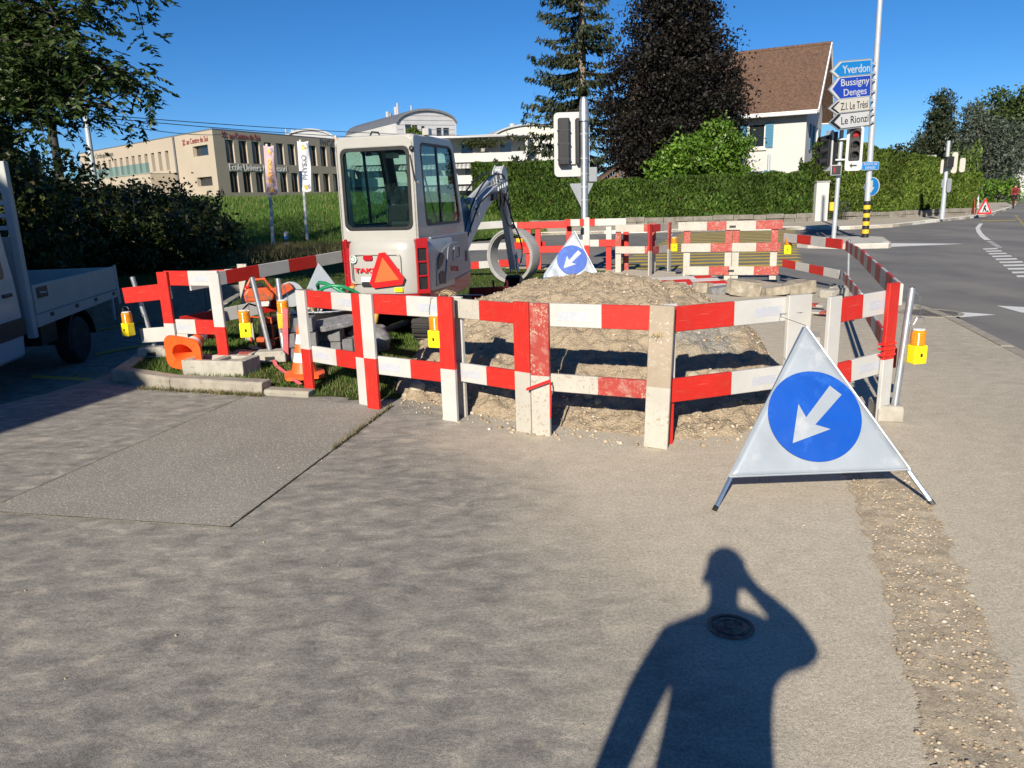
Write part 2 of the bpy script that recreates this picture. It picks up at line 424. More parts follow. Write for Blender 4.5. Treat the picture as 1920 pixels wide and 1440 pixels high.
M['kerb_white'] = simple('whitened kerb', (0.62, 0.60, 0.54), 0.8, 0, 0.1, 4, 0.4, 60, ((0.4, 0.38, 0.33), 8, 0.58))
M['island'] = simple('island concrete', (0.42, 0.40, 0.36), 0.9, 0, 0.15, 4, 0.3, 60)
M['earth'] = simple('bare earth', (0.10, 0.08, 0.05), 0.95, 0, 0.3, 1.5, 0.5, 20)
def grass_ground(name, a, b, c):
    m, nt, p = new_mat(name); co = objco(nt)
    col = ramp(nt, noise(nt, co, 3.0, 6, 0.65), [(0.3, a), (0.55, b), (0.75, c)])
    col = mixc(nt, 0.4, col, ramp(nt, noise(nt, co, 60, 3), [(0.3, tuple(x * .4 for x in a)), (0.7, tuple(x * 1.5 for x in b))]))
    nt.links.new(col, p.inputs['Base Color']); p.inputs['Roughness'].default_value = 0.95
    p.inputs['Specular IOR Level'].default_value = 0.1
    bump(nt, p, noise(nt, co, 25, 5, 0.7), 0.9, 0.05); return m
M['lawn'] = grass_ground('lawn turf', (0.035, 0.055, 0.012), (0.06, 0.085, 0.02), (0.13, 0.11, 0.05))
M['bank'] = grass_ground('bank turf', (0.05, 0.115, 0.018), (0.08, 0.155, 0.026), (0.12, 0.15, 0.04))

def sheet(name, pts, z, mat, parent=None, skirt=0.0):
    b = MB(); n = len(pts)
    b.add([(x, y, z) for x, y in pts], [tuple(range(n))])
    if skirt:
        b.add([(x, y, z) for x, y in pts] + [(x, y, z - skirt) for x, y in pts], [(i, n + i, n + (i+1) % n, (i+1) % n) for i in range(n)])
    return b.build(name, mat, parent)

struct(sheet('ground', [(-900, -300), (900, -300), (900, 1500), (-900, 1500)], -1.20, M['bank']))
ROAD_Z = -0.08
road = struct(sheet('road', [(-3.2, -40), (90, -40), (90, 95), (-70, 95), (-70, 30), (-3.2, 20.5)], ROAD_Z, M['road']))
PAVE = [(-60, -30), (-2.2, -30), (0.9, -10), (4.65, 5.0), (5.35, 7.72), (5.88, 9.78), (6.05, 11.08), (5.9, 12.2), (5.5, 13.4),
        (4.9, 14.8), (4.2, 16.2), (3.4, 17.4), (2.4, 18.3), (0, 19.4), (-4, 21.5), (-12, 26), (-60, 34)]
def smooth01(t): t = max(0.0, min(1.0, t)); return t * t * (3 - 2 * t)
def pave_h(x, y):                 # the parking bays at the left lie lower
    return -0.62 * smooth01((-3.95 - x) / 2.2) * smooth01((y - 5.2) / 4.5)
def hit(px, py, lift=0.0):
    d = ray(px, py); t = 1.0
    while t < 60 and CAM_H + d.z * t > pave_h(d.x * t, d.y * t) + lift: t += 0.01
    return Vector((d.x * t, d.y * t, CAM_H + d.z * t))
pave = struct(sheet('pavement', [(-3.6, -30)] + PAVE[1:14] + [(-3.6, 21.3)], 0.0, M['pavement'], None, 0.3))
P1, P2, P3, P4 = at(430, 990), at(735, 762), at(0, 945), at(460, 744)
patch = sheet('asphalt_patch', [(P1.x, P1.y), (P2.x, P2.y), (P4.x, P4.y), (P3.x, P3.y), (P3.x - 0.9, P3.y - 0.1), (P3.x - 0.9, P3.y - 0.45), (P3.x, P3.y - 0.13)], 0.004, M['patch'])
struct(patch)
# grassy crack along the patch's right edge, built as low ragged dirt
def seam(name, a, b, w, mat):
    a, b = Vector(a), Vector(b); d = (b - a); n = Vector((-d.y, d.x, 0)).normalized()
    k = 60; L, R_ = [], []
    for i in range(k + 1):
        p = a + d * i / k
        L.append((p.x + n.x * w * random.uniform(.2, 1), p.y + n.y * w * random.uniform(.2, 1)))
        R_.append((p.x - n.x * w * random.uniform(.2, 1), p.y - n.y * w * random.uniform(.2, 1)))
    o = sheet(name, L + R_[::-1], 0.008, mat); return struct(o)
M['seamdirt'] = simple('mossy joint dirt', (0.085, 0.08, 0.05), 0.95, 0, 0.4, 18, 0.5, 90)
seam('pavement_joint', at(430, 990), at(735, 762), 0.007, M['seamdirt'])
seam('pavement_joint', at(0, 945), at(460, 744), 0.006, M['seamdirt'])
seam('pavement_joint', at(0, 962), at(430, 990), 0.006, M['seamdirt'])

# far pavement across the junction, and the right-hand verge
FARP = [(-60, 42), (-8, 38.2), (5, 37), (12, 36), (15.4, 34.2), (17.5, 35.0), (20.5, 37.8), (27, 43.6), (38, 58), (60, 95), (-60, 95)]
farp = struct(sheet('pavement', FARP, 0.05, M['pavement'], None, 0.3))

def kerb_run(pts, w, h0, h1, stone, mat, name='kerb', side=1):
    """kerb of single stones along a line; h0..h1 its height"""
    e = bpy.data.objects.new(name, None); COL.objects.link(e); e['kind'] = 'structure'
    pts = [Vector((p[0], p[1], 0)) for p in pts]
    seg = [(pts[i + 1] - pts[i]).length for i in range(len(pts) - 1)]; total = sum(seg)
    def pos(s):
        for i, l in enumerate(seg):
            if s <= l or i == len(seg) - 1: return pts[i] + (pts[i + 1] - pts[i]) * (s / l)
            s -= l
    n = max(1, round(total / stone))
    for i in range(n):
        a, b = pos(total * i / n + 0.006), pos(total * (i + 1) / n - 0.006)
        d = (b - a); q = Vector((-d.y, d.x, 0)).normalized() * w * side
        j = random.uniform(-.006, .006); c = 0.02
        vs = []
        for p in (a, b):
            vs += [p + Vector((0, 0, h0)), p + Vector((0, 0, h1 + j - c)), p + q * 0.12 + Vector((0, 0, h1 + j)), p + q + Vector((0, 0, h1 + j)), p + q + Vector((0, 0, h0))]
        fs = [(k, (k + 1) % 5, 5 + (k + 1) % 5, 5 + k) for k in range(5)] + [(4, 3, 2, 1, 0), (5, 6, 7, 8, 9)]
        MB().add(vs, fs).build('kerb_stone', mat, e, 0.008)
    return e
KL = [(-4.12, 7.62), (-4.02, 7.36), (-3.64, 7.22), (-2.75, 6.92), (-2.3, 6.78)]
kerb_run(KL, 0.15, -0.1, 0.115, 0.95, M['kerb'], side=1)
kerb_run([(-2.3, 6.78), (-1.84, 6.64)], 0.13, -0.1, 0.05, 0.7, M['kerb'], side=1)
kerb_run([(-4.12, 7.62), (-4.3, 8.6), (-4.75, 11.5), (-5.4, 16)], 0.15, -0.8, 0.11, 1.0, M['kerb'], side=-1)
kerb_run([(-5.4, 16), (-16, 16.2)], 0.15, -0.8, 0.11, 1.0, M['kerb'], side=1)
kerb_run(PAVE[3:14], 0.14, -0.2, 0.012, 1.0, M['kerb'], side=1)
kerb_run(FARP[1:9], 0.18, -0.2, 0.065, 1.6, M['kerb_white'], side=1)

# junction island with its two masts
isl = [(9.2, 24.4), (9.35, 23.9), (10.2, 23.15), (11.4, 22.95), (11.62, 23.2), (11.9, 23.9), (12.9, 26.4), (12.7, 27.0), (11.2, 27.3), (10.0, 26.2)]
struct(sheet('traffic_island', isl, 0.05, M['island'], None, 0.3))
kerb_run(isl[:6], 0.2, -0.2, 0.065, 1.0, M['kerb_white'], side=1)

# painted markings on the road, each one a piece of the road
def mark(pts, mat, z=ROAD_Z + 0.005):
    b = MB(); b.add([(x, y, z) for x, y in pts], [tuple(range(len(pts)))]); return b.build('road_marking', mat, road)
for k in range(17):
    Y = 18.75 + k * 1.0; x0 = 2.35 + (Y - 18.6) * 0.34; x1 = 7.1 + (Y - 18.6) * 0.36
    if Y < 19.4: x0 += 0.6
    mark([(x0, Y), (x1, Y - 0.35), (x1, Y + 0.13), (x0, Y + 0.48)], M['marking_yellow'])
def gp(px, py): q = at(px, py, ROAD_Z + 0.005); return (q.x, q.y)
cl = [((1836, 419), (1843, 419)), ((1829, 427), (1837, 428)), ((1831, 435), (1841, 436)), ((1838, 444), (1849, 444)), ((1846, 450), (1858, 450))]
for (a, b), (c, d) in zip(cl[:-1], cl[1:]): mark([gp(*a), gp(*b), gp(*d), gp(*c)], M['marking'])
for k in range(5):
    y = 452.3 + k * 2.6; x = 1850 + k * 4.2
    mark([gp(x, y), gp(x + 11, y), gp(x + 12, y + 1.1), gp(x + 1, y + 1.1)], M['marking'])
yy, xl, xr = 465.0, 1842.0, 1868.0
for k in range(10):
    mark([gp(xl, yy + 1.0), gp(xr, yy), gp(xr + 4, yy + 2.0 + k * .15), gp(xl + 3, yy + 3.0 + k * .15)], M['marking'])
    dy = 4.2 + k * 0.35; yy += dy; xl += dy * 1.25; xr += dy * 1.95
mark([gp(1775, 583), gp(1868, 590), gp(1800, 595)], M['marking'])
mark([gp(1868, 573), gp(1990, 579), gp(1990, 590), gp(1915, 586)], M['marking'])
mark([gp(1676, 456), gp(1810, 457), gp(1690, 462), gp(1600, 466), gp(1580, 465)], M['marking'])
for k in range(9):
    a = 1902 + k * 2.2; y = 404 + k * 2.6
    mark([gp(a, y), gp(a + 5, y), gp(a + 6, y + 1.2), gp(a + 1, y + 1.2)], M['marking_yellow'])
mark([gp(1840, 413.3), gp(1905, 412.6), gp(1905, 413.5), gp(1840, 414.4)], M['marking_yellow'])
def pmark(pxs):
    b = MB(); b.add([hit(*p, 0.012) for p in pxs], [tuple(range(len(pxs)))]); return b.build('parking_line', M['marking_yellow'], pave)
pmark([(60, 703), (222, 712), (222, 717), (60, 708)])
pmark([(175, 619), (310, 596), (310, 598), (175, 622)])
pmark([(178, 662), (300, 640), (300, 643), (178, 667)])
for k in range(6):
    pmark([(120 + k * 20, 708 - k * .5), (148 + k * 18, 697), (151 + k * 18, 697), (124 + k * 20, 708 - k * .5)])

# ---------------------------------------------------------------- uneven ground: lawn, bank, spoil heap, trench strip
def fbm(x, y, s, seed=0.0, o=5):
    return mnoise.fractal(Vector((x * s, y * s, seed)), 0.9, 2.1, o)
def grid_mesh(name, x0, x1, y0, y1, nx, ny, hf, mat, inside=None, parent=None):
    xs, ys = np.linspace(x0, x1, nx), np.linspace(y0, y1, ny)
    V = [(x, y, hf(x, y)) for y in ys for x in xs]; Q = []
    for j in range(ny - 1):
        for i in range(nx - 1):
            if inside is None or inside(xs[i] * .5 + xs[i+1] * .5, ys[j] * .5 + ys[j+1] * .5):
                Q.append((j*nx+i, j*nx+i+1, (j+1)*nx+i+1, (j+1)*nx+i))
    return raw_mesh(name, V, Q, mat, parent, smooth=True)
def in_poly(x, y, P):
    c = False; n = len(P)
    for i in range(n):
        (x1, y1), (x2, y2) = P[i], P[i-1]
        if (y1 > y) != (y2 > y) and x < (x2 - x1) * (y - y1) / (y2 - y1) + x1: c = not c
    return c
struct(grid_mesh('pavement', -40, -3.6, -30, 27.5, 110, 150, pave_h, M['pavement']))
LAWN = [(-3.98, 7.52), (-2.75, 7.06), (-1.84, 6.74), (-1.25, 6.5), (-0.75, 6.7), (-0.35, 7.4), (0.1, 9.0), (0.2, 12), (0.9, 13.5), (2.2, 14.3),
        (2.3, 17.6), (0, 18.9), (-4, 21), (-4, 28.5), (-16, 31), (-16, 16), (-5.25, 16), (-4.6, 11.5), (-4.15, 8.6)]
def lawn_h(x, y):
    t = max(0, min(1, (y - (6.85 - (x + 2.3) * .16)) / .7)) if x > -2.4 else 1.0
    return (0.075 + 0.02 * fbm(x, y, 0.8, 3.1, 3) - 0.06 * max(0, min(1, (x + 1.6) / 1.2))) * t + .006 * (1 - t)
lawn = sheet('lawn', LAWN, 0.005, M['lawn'])
lawn_b = grid_mesh('lawn', -16, 2.4, 6.5, 31, 120, 150, lawn_h, M['lawn'], lambda x, y: in_poly(x, y, LAWN))
struct(lawn); struct(lawn_b)
def bank_h(x, y):
    # foot of the slope runs from (-24,26) to (3,38); the slope climbs about two metres over fourteen
    f = 29.5 + (x + 9.5) * 0.30 if x > -9.5 else 29.5 + (x + 9.5) * 0.05
    t = max(0, min(1, (y - f) / 17.0)); t = t * t * (3 - 2 * t)
    fall = max(0, min(1, (2.5 - x) / 7.0))
    return -0.02 + 2.15 * t * fall + 0.10 * fbm(x, y, 0.25, 8.0, 3) * t
bank = struct(grid_mesh('grass_bank', -70, 2.5, 24, 100, 150, 150, bank_h, M['bank'], lambda x, y: y > 28.3 + (x + 9.5) * 0.05 and not (x > -4 and y < 30 + (x + 4) * 1.25)))
kerb_run([(-17, 29.2), (-4.2, 29.6)], 0.2, -0.1, 0.14, 1.5, M['kerb_white'])

def blades(name, spots, h, w, mat, lean=0.5):
    n = len(spots); S = np.asarray(spots)
    a = RNG.uniform(0, 6.283, n); hh = h * RNG.uniform(0.45, 1.25, n)
    dx, dy = np.cos(a) * w, np.sin(a) * w
    b = RNG.uniform(0, 6.283, n); l = hh * RNG.uniform(0, lean, n)
    V = np.stack([S + np.stack([-dx, -dy, np.zeros(n)], 1), S + np.stack([dx, dy, np.zeros(n)], 1),
                  S + np.stack([np.cos(b) * l, np.sin(b) * l, hh], 1)], 1).reshape(-1, 3)
    o = raw_mesh(name, V, np.arange(3 * n).reshape(-1, 3), mat); o['kind'] = 'stuff'; return o
def island_ramp(name, stops, rough=0.6, trans=0.3, spec=0.3, patch=0.0):
    """leaf and blade colour: a different tone for every single leaf"""
    m, nt, p = new_mat(name); g = nd(nt, 'ShaderNodeNewGeometry')
    col = ramp(nt, g.outputs['Random Per Island'], stops)
    if patch:
        pn_ = noise(nt, objco(nt), patch, 4, 0.6); mr_ = nd(nt, 'ShaderNodeMapRange'); mr_.inputs[1].default_value = 0.3; mr_.inputs[2].default_value = 0.7; mr_.inputs[3].default_value = 0.55; mr_.inputs[4].default_value = 1.5
        nt.links.new(pn_, mr_.inputs[0]); col = mixc(nt, 1.0, col, mr_.outputs[0], 'MULTIPLY')
    nt.links.new(col, p.inputs['Base Color']); p.inputs['Roughness'].default_value = rough
    p.inputs['Specular IOR Level'].default_value = spec
    tb = nd(nt, 'ShaderNodeBsdfTranslucent'); nt.links.new(col, tb.inputs[0])
    mx = nd(nt, 'ShaderNodeMixShader'); mx.inputs[0].default_value = trans
    out = nt.nodes['Material Output']
    nt.links.new(p.outputs[0], mx.inputs[1]); nt.links.new(tb.outputs[0], mx.inputs[2]); nt.links.new(mx.outputs[0], out.inputs[0])
    return m
M['blade'] = island_ramp('grass blades', [(0.0, (0.05, 0.10, 0.016)), (0.5, (0.085, 0.165, 0.027)), (0.85, (0.13, 0.19, 0.04)), (1.0, (0.26, 0.22, 0.09))])
M['blade_dry'] = island_ramp('dry grass blades', [(0.0, (0.08, 0.09, 0.03)), (0.6, (0.16, 0.14, 0.06)), (1.0, (0.30, 0.25, 0.12))])
def scatter(n, x0, x1, y0, y1, ok, hf):
    out = []
    while len(out) < n:
        x, y = random.uniform(x0, x1), random.uniform(y0, y1)
        if ok(x, y): out.append((x, y, hf(x, y)))
    return out
LB = scatter(26000, -4.1, 0.2, 6.6, 10.5, lambda x, y: in_poly(x, y, LAWN) and fbm(x, y, 1.6, 1.0, 3) > -0.25 - random.random() * 0.5, lawn_h)
LB += scatter(24000, -10, 2.3, 10.5, 21, lambda x, y: in_poly(x, y, LAWN), lawn_h)
tag(blades('grass', scatter(5000, -3.2, 0.1, 6.5, 8.6, lambda x, y: in_poly(x, y, LAWN) and fbm(x, y, 1.6, 1.0, 3) < 0.15, lawn_h), 0.045, 0.004, M['blade_dry']), 'dry trampled grass at the front edge of the verge', 'grass')
tag(blades('grass', LB, 0.05, 0.004, M['blade']), 'short green verge grass around the excavator tracks', 'grass')
tag(blades('grass', scatter(15000, -16, -1, 22, 29.5, lambda x, y: in_poly(x, y, LAWN) and random.random() < (y - 20) / 9, lawn_h), 0.32, 0.012, M['blade_dry']), 'tall dry grass along the foot of the bank', 'grass')
tag(blades('grass', scatter(36000, -26, 2, 29, 48, lambda x, y: bank_h(x, y) > 0.03, bank_h), 0.22, 0.02, M['blade']), 'bright green grass on the sloping bank', 'grass')
KG = [(x + random.gauss(0, 0.02), y + random.gauss(0, .02) - 0.03, 0.0) for x, y in [(KL[i][0] + (KL[i+1][0] - KL[i][0]) * t, KL[i][1] + (KL[i+1][1] - KL[i][1]) * t) for i in (2, 3) for t in [random.random() for _ in range(350)]]]
KG += [(p.x + random.gauss(0, .008), p.y + random.gauss(0, .008), 0.004) for p in [at(430, 990).lerp(at(735, 762), random.uniform(.45, 1) ** .8) for _ in range(260)] if random.random() < .7]
tag(blades('weeds', KG, 0.045, 0.004, M['blade_dry'], 1.2), 'weeds and dry grass along the kerb foot and joint', 'weeds')

# spoil heap
CREST = [(-1.15, 0.0), (-0.75, 0.30), (-0.35, 0.56), (-0.05, 0.72), (0.3, 0.82), (0.86, 0.94), (1.25, 0.88), (1.6, 0.78), (1.95, 0.68), (2.2, 0.56), (2.38, 0.40), (2.55, 0.0)]
def lerp_tab(T, x):
    if x <= T[0][0]: return T[0][1]
    for (a, b), (c, d) in zip(T[:-1], T[1:]):
        if x <= c: return b + (d - b) * (x - a) / (c - a)
    return T[-1][1]
YF = [(-1.15, 6.6), (-0.7, 6.25), (-0.2, 5.85), (0.3, 5.55), (1.0, 5.2), (1.6, 5.2), (2.1, 5.6), (2.6, 6.4)]
def heap_h(x, y):
    c = lerp_tab(CREST, x + 0.10 * fbm(x, y, 1.2, 5)); f = lerp_tab(YF, x) + 0.10 * fbm(x, y, 2.0, 9)
    a = 0.40 * (y - f); b = 0.55 * (10.1 - y)
    k = 0.10
    e = -k * math.log(math.exp(-a / k) + math.exp(-c / k) + math.exp(-b / k))
    if e > 0.02:
        e += 0.065 * fbm(x, y, 2.6, 2.2, 5) + 0.034 * fbm(x, y, 10, 6.2, 5)
    else: e += 0.012 * fbm(x, y, 9, 6.2, 4) + 0.002
    return max(e, -0.03)
m, nt, p = new_mat('sandy spoil'); co = objco(nt)
col = ramp(nt, noise(nt, co, 7, 6, 0.65), [(0.30, (0.25, 0.195, 0.13)), (0.5, (0.375, 0.30, 0.205)), (0.72, (0.47, 0.395, 0.29))])
col = mixc(nt, 0.5, col, ramp(nt, noise(nt, co, 90, 4, 0.7), [(0.3, (0.22, 0.17, 0.115)), (0.7, (0.50, 0.42, 0.315))]))
vd1 = nd(nt, 'ShaderNodeVectorMath'); vd1.operation = 'DISTANCE'; vd1.inputs[1].default_value = (1.72, 6.55, 0.45)
nt.links.new(co, vd1.inputs[0])
gm = math_n(nt, 'ADD', vd1.outputs['Value'], math_n(nt, 'MULTIPLY', noise(nt, co, 3.5, 5), 0.7))
col = mixc(nt, math_n(nt, 'MULTIPLY', step(nt, gm, 0.78, 0.55), 0.8), col, (0.27, 0.265, 0.24))
nt.links.new(col, p.inputs['Base Color']); p.inputs['Roughness'].default_value = 0.95; p.inputs['Specular IOR Level'].default_value = 0.1
v = nd(nt, 'ShaderNodeTexVoronoi'); v.inputs['Scale'].default_value = 45; nt.links.new(co, v.inputs['Vector'])
bump(nt, p, math_n(nt, 'ADD', noise(nt, co, 60, 5, 0.7), math_n(nt, 'MULTIPLY', v.outputs['Distance'], -0.5)), 0.8, 0.022)
M['spoil'] = m
heap = grid_mesh('spoil_heap', -1.25, 2.7, 5.0, 10.3, 210, 280, heap_h, M['spoil'], lambda x, y: heap_h(x, y) > -0.012)
tag(heap, 'heap of dug sandy soil and gravel behind the front barriers', 'soil heap')

# loose pebbles
def ico():
    t = (1 + 5 ** .5) / 2
    V = np.array([(-1,t,0),(1,t,0),(-1,-t,0),(1,-t,0),(0,-1,t),(0,1,t),(0,-1,-t),(0,1,-t),(t,0,-1),(t,0,1),(-t,0,-1),(-t,0,1)], float) / math.sqrt(1 + t * t)
    Fc = np.array([(0,11,5),(0,5,1),(0,1,7),(0,7,10),(0,10,11),(1,5,9),(5,11,4),(11,10,2),(10,7,6),(7,1,8),(3,9,4),(3,4,2),(3,2,6),(3,6,8),(3,8,9),(4,9,5),(2,4,11),(6,2,10),(8,6,7),(9,8,1)])
    return V, Fc
IV, IF = ico()
def pebbles(name, spots, r0, r1, mat, sink=0.3):
    n = len(spots); S = np.asarray(spots, float)
    r = r0 + (r1 - r0) * RNG.random(n) ** 3
    sc = r[:, None] * RNG.uniform(0.6, 1.25, (n, 3)); sc[:, 2] *= 0.75
    ang = RNG.uniform(0, 6.28, n); c, s_ = np.cos(ang), np.sin(ang)
    L = IV[None] * (1 + RNG.uniform(-.22, .22, (n, 12, 1))) * sc[:, None]
    X = L[..., 0] * c[:, None] - L[..., 1] * s_[:, None]; Y = L[..., 0] * s_[:, None] + L[..., 1] * c[:, None]
    V = np.stack([X, Y, L[..., 2]], 2) + S[:, None]; V[..., 2] += (r * sink)[:, None]
    Q = (IF[None] + (np.arange(n) * 12)[:, None, None]).reshape(-1, 3)
    o = raw_mesh(name, V.reshape(-1, 3), Q, mat, smooth=False); o['kind'] = 'stuff'; return o
M['pebble'] = island_ramp('loose gravel', [(0, (0.27, 0.205, 0.135)), (0.5, (0.38, 0.30, 0.205)), (0.85, (0.46, 0.38, 0.28)), (1, (0.50, 0.46, 0.39))], 0.9, 0.0, 0.15)
HP = scatter(3600, -1.15, 2.55, 5.05, 9.2, lambda x, y: heap_h(x, y) > -0.01, heap_h)
FP = scatter(900, -1.0, 2.2, 4.9, 6.5, lambda x, y: -0.35 < lerp_tab(YF, x) - y < 0.35 and random.random() < .9, lambda x, y: max(0, heap_h(x, y)))
tag(pebbles('gravel', HP + FP, 0.003, 0.02, M['pebble']), 'loose gravel strewn over the soil heap and its foot', 'gravel')
PP = [(random.uniform(-3, 4), random.uniform(1.4, 7) , 0.0) for _ in range(260)]
tag(pebbles('grit', PP, 0.002, 0.008, M['pebble']), 'scattered grit lying on the dusty pavement', 'grit')
M['cobble'] = simple('pale river stone', (0.37, 0.32, 0.24), 0.9, 0, 0.2, 9, 0.4, 40)
def boulder(name, label, loc, r, mat, group=None, sq=(1, .85, .75), rz=0.0, cat='stone', amp=.22):
    vs, fs = [], []
    n, k = 12, 7
    seed = random.uniform(0, 99); b = MB()
    for i in range(k + 1):
        th = math.pi * i / k
        for j in range(n):
            ph = 2 * math.pi * j / n
            d = Vector((math.sin(th) * math.cos(ph), math.sin(th) * math.sin(ph), math.cos(th)))
            q = r * (1 + amp * mnoise.noise(d * 1.4 + Vector((seed, 0, 0))) + amp * .5 * mnoise.noise(d * 3.4 + Vector((seed, 5, 0))))
            vs.append((d.x * q * sq[0], d.y * q * sq[1], d.z * q * sq[2]))
    for i in range(k):
        for j in range(n): fs.append((i*n+j, i*n+(j+1)%n, (i+1)*n+(j+1)%n, (i+1)*n+j))
    b.add(vs, fs); o = b.build(name, mat, None, smooth=60 if amp < .3 else 25); o.location = loc; o.rotation_euler = (0, 0, rz)
    return tag(o, label, cat, group)
for px, py, r, lab in ((783, 728, .075, 'largest rounded stone at the left foot of the soil heap'), (760, 742, .035, 'small stone beside the largest stone at the heap foot'),
                       (1340, 707, .07, 'pale stone resting behind the red lower rail, right of the pair'), (1300, 708, .055, 'pale stone resting behind the red lower rail, left of the pair'),
                       (1105, 745, .05, 'rounded stone low on the heap behind the worn red rail'), (1122, 755, .04, 'smaller stone just right of the rounded one behind the worn rail')):
    d = ray(px, py)
    t = 3.0
    while t < 14 and CAM_H + d.z * t > heap_h(d.x * t, d.y * t): t += 0.02
    q = d * t; boulder('stone', lab, (q.x, q.y, CAM_H + q.z + r * .15), r, M['cobble'], rz=random.uniform(0, 3))

# refilled trench strip at the right
TL = [(2.05, 4.75), (2.0, 4.26), (1.62, 3.05), (1.22, 1.93), (0.8, 0.8)]; TR = [(2.55, 4.75), (2.42, 4.3), (2.05, 3.2), (1.72, 2.3), (1.25, 0.9)]
def strip_x(T, y):
    for (a, b), (c, d) in zip(T[:-1], T[1:]):
        if y >= d: return a + (c - a) * (b - y) / (b - d)
    return T[-1][0]
def trench_in(x, y):
    w = 0.05 * fbm(x, y, 5, 3) + 0.02 * fbm(x, y, 22, 1)
    return strip_x(TL, y) + w < x < strip_x(TR, y) + w
def trench_h(x, y):
    e = min(x - strip_x(TL, y), strip_x(TR, y) - x)
    return 0.004 + 0.008 * min(1, max(0, e / 0.08)) + (0.007 * fbm(x, y, 9, 4.4, 4)) * min(1, max(0, e / .05))
tr = grid_mesh('trench_fill', 0.7, 2.65, 0.85, 4.75, 150, 260, lambda x, y: max(0.003, trench_h(x, y)), M['trench'], trench_in)
struct(tr)
TP = scatter(3600, 0.8, 2.6, 0.9, 4.7, lambda x, y: trench_in(x, y) and fbm(x, y, 2.2, 7.7, 3) > -0.15 - .5 * random.random(), lambda x, y: max(0.003, trench_h(x, y)))
tag(pebbles('gravel', TP, 0.0015, 0.011, M['pebble'], -0.1), 'loose gravel in the refilled trench strip at the right', 'gravel')
# valve cover let into the pavement
q = at(1370, 1176)
vc = thing('valve_cover', 'small round iron valve cover set in the pavement within the shadow', 'valve cover', (q.x, q.y, 0.0))
M['iron'] = simple('dusty cast iron', (0.10, 0.095, 0.085), 0.7, 0.2, 0.3, 30, 0.4, 120, ((0.25, 0.21, 0.15), 25, 0.5))
MB().lathe([(0.0, .005), (.070, .005), (.072, .002)], 32).build('lid', M['iron'], vc)
def ring(r0, r1, z, z0=0.0): return MB().lathe([(r0, z0), (r0, z), (r1, z), (r1, z0), (r0, z0)], 36, 0, None, False)
ring(.078, .092, .006).build('frame', M['iron'], vc)
ring(.05, .06, .008).build('ridge', M['iron'], vc)
MB().box(-.022, .022, -.016, .016, .005, .009).build('key_boss', M['iron'], vc, 0.004)
mc = at(1745, 587)
big = thing('manhole_cover', 'dark round manhole cover in the pavement beside the road kerb', 'manhole cover', (mc.x, mc.y, 0))
MB().lathe([(0, .006), (.33, .006), (.335, .001)], 32).build('lid', M['iron'], big)
ring(.345, .40, .007).build('frame', M['kerb'], big)
# ================================================================ SITE BARRIERS
BM = [M['red'], M['white'], M['old_red'], M['old_white'], M['wood']]
CI = {'R': 0, 'W': 1, 'r': 2, 'w': 3, 'g': 4}
def post_part(par, x, w, t, h, y, cols, cut, z0=0.0, lean=0.0, tilt=0.0):
    """upright plank: cols bottom to top, colour change at height cut"""
    Mx = Matrix.Translation((x + w, y, z0)) @ Matrix.Rotation(lean, 4, 'Y') @ Matrix.Rotation(tilt, 4, 'X') @ Matrix.Rotation(-math.pi / 2, 4, 'Y')
    b = MB().plank(h, w, t, [c for c in cut], [CI[c] for c in cols], None)
    o = b.build('post', BM, par); o.matrix_local = Mx
    return o
def sticker(par, x0, x1, z0, z1, y):
    return MB().box(x0, x1, y - 0.0015, y - 0.0003, z0, z1).build('sticker', M['sticker'], par)
def rail_part(par, x0, x1, z, w, t, y, cols, cuts, roll=0.0, drop=0.0, stick=True, name='rail'):
    L = math.hypot(x1 - x0, drop)
    Mx = Matrix.Translation((x0, y, z + random.uniform(-.004, .004))) @ Matrix.Rotation(math.atan2(drop + random.uniform(-.006, .006), x1 - x0), 4, 'Y') @ Matrix.Rotation(random.uniform(-.012, .012), 4, 'X')
    o = MB().plank(L, w, t, [c * L for c in cuts], [CI[c] for c in cols]).build(name, BM, par); o.matrix_local = Mx
    if stick:
        xs = [0] + [c * L for c in cuts] + [L]
        for k, c in enumerate(cols):
            if c == 'W' and xs[k+1] - xs[k] > 0.2:
                m_ = (xs[k] + xs[k+1]) / 2; hw = min(.11, (xs[k+1] - xs[k]) * .3)
                sticker(o, m_ - hw, m_ + hw, w * .28, w * .66, 0.0)
    return o
def barrier(label, A, B, hA, hB, posts, rails, name='barricade', group=None, z=0.0):
    """trestle between ground points A and B (left, right)"""
    A, B = Vector((A[0], A[1], 0)), Vector((B[0], B[1], 0)); d = B - A
    e = thing(name, label, 'barrier', (A.x, A.y, z), math.atan2(d.y, d.x), group)
    for (x, w, h, y, cols, cut, z0, lean) in posts: post_part(e, x, w, 0.032, h, y, cols, cut, z0, lean)
    for (x0, x1, zz, w, y, cols, cuts, drop) in rails: rail_part(e, x0, x1, zz, w, 0.03, y, cols, cuts, 0, drop)
    return e
GF = 'red and white wooden barrier frames along the front of the dig'
def P(px, py): q = at(px, py); return (q.x, q.y)
A0, A1 = P(577, 735), P(697, 760)
LA = (Vector(A1) - Vector(A0)).length
barrier('leftmost front barrier frame, beside the traffic cone, white over red left post', A0, A1, 0, 0,
        [(0, .125, .955, -.034, 'RW', (.42,), 0, 0), (LA - .125, .125, .965, -.034, 'WR', (.42,), 0, 0)],
        [(0.02, LA - .02, .80, .15, 0, 'RW', (.52,), 0), (.02, LA - .02, .30, .15, 0, 'WR', (.52,), 0)], group=GF)
B0, B1 = P(694, 764), P(862, 789); LB_ = (Vector(B1) - Vector(B0)).length
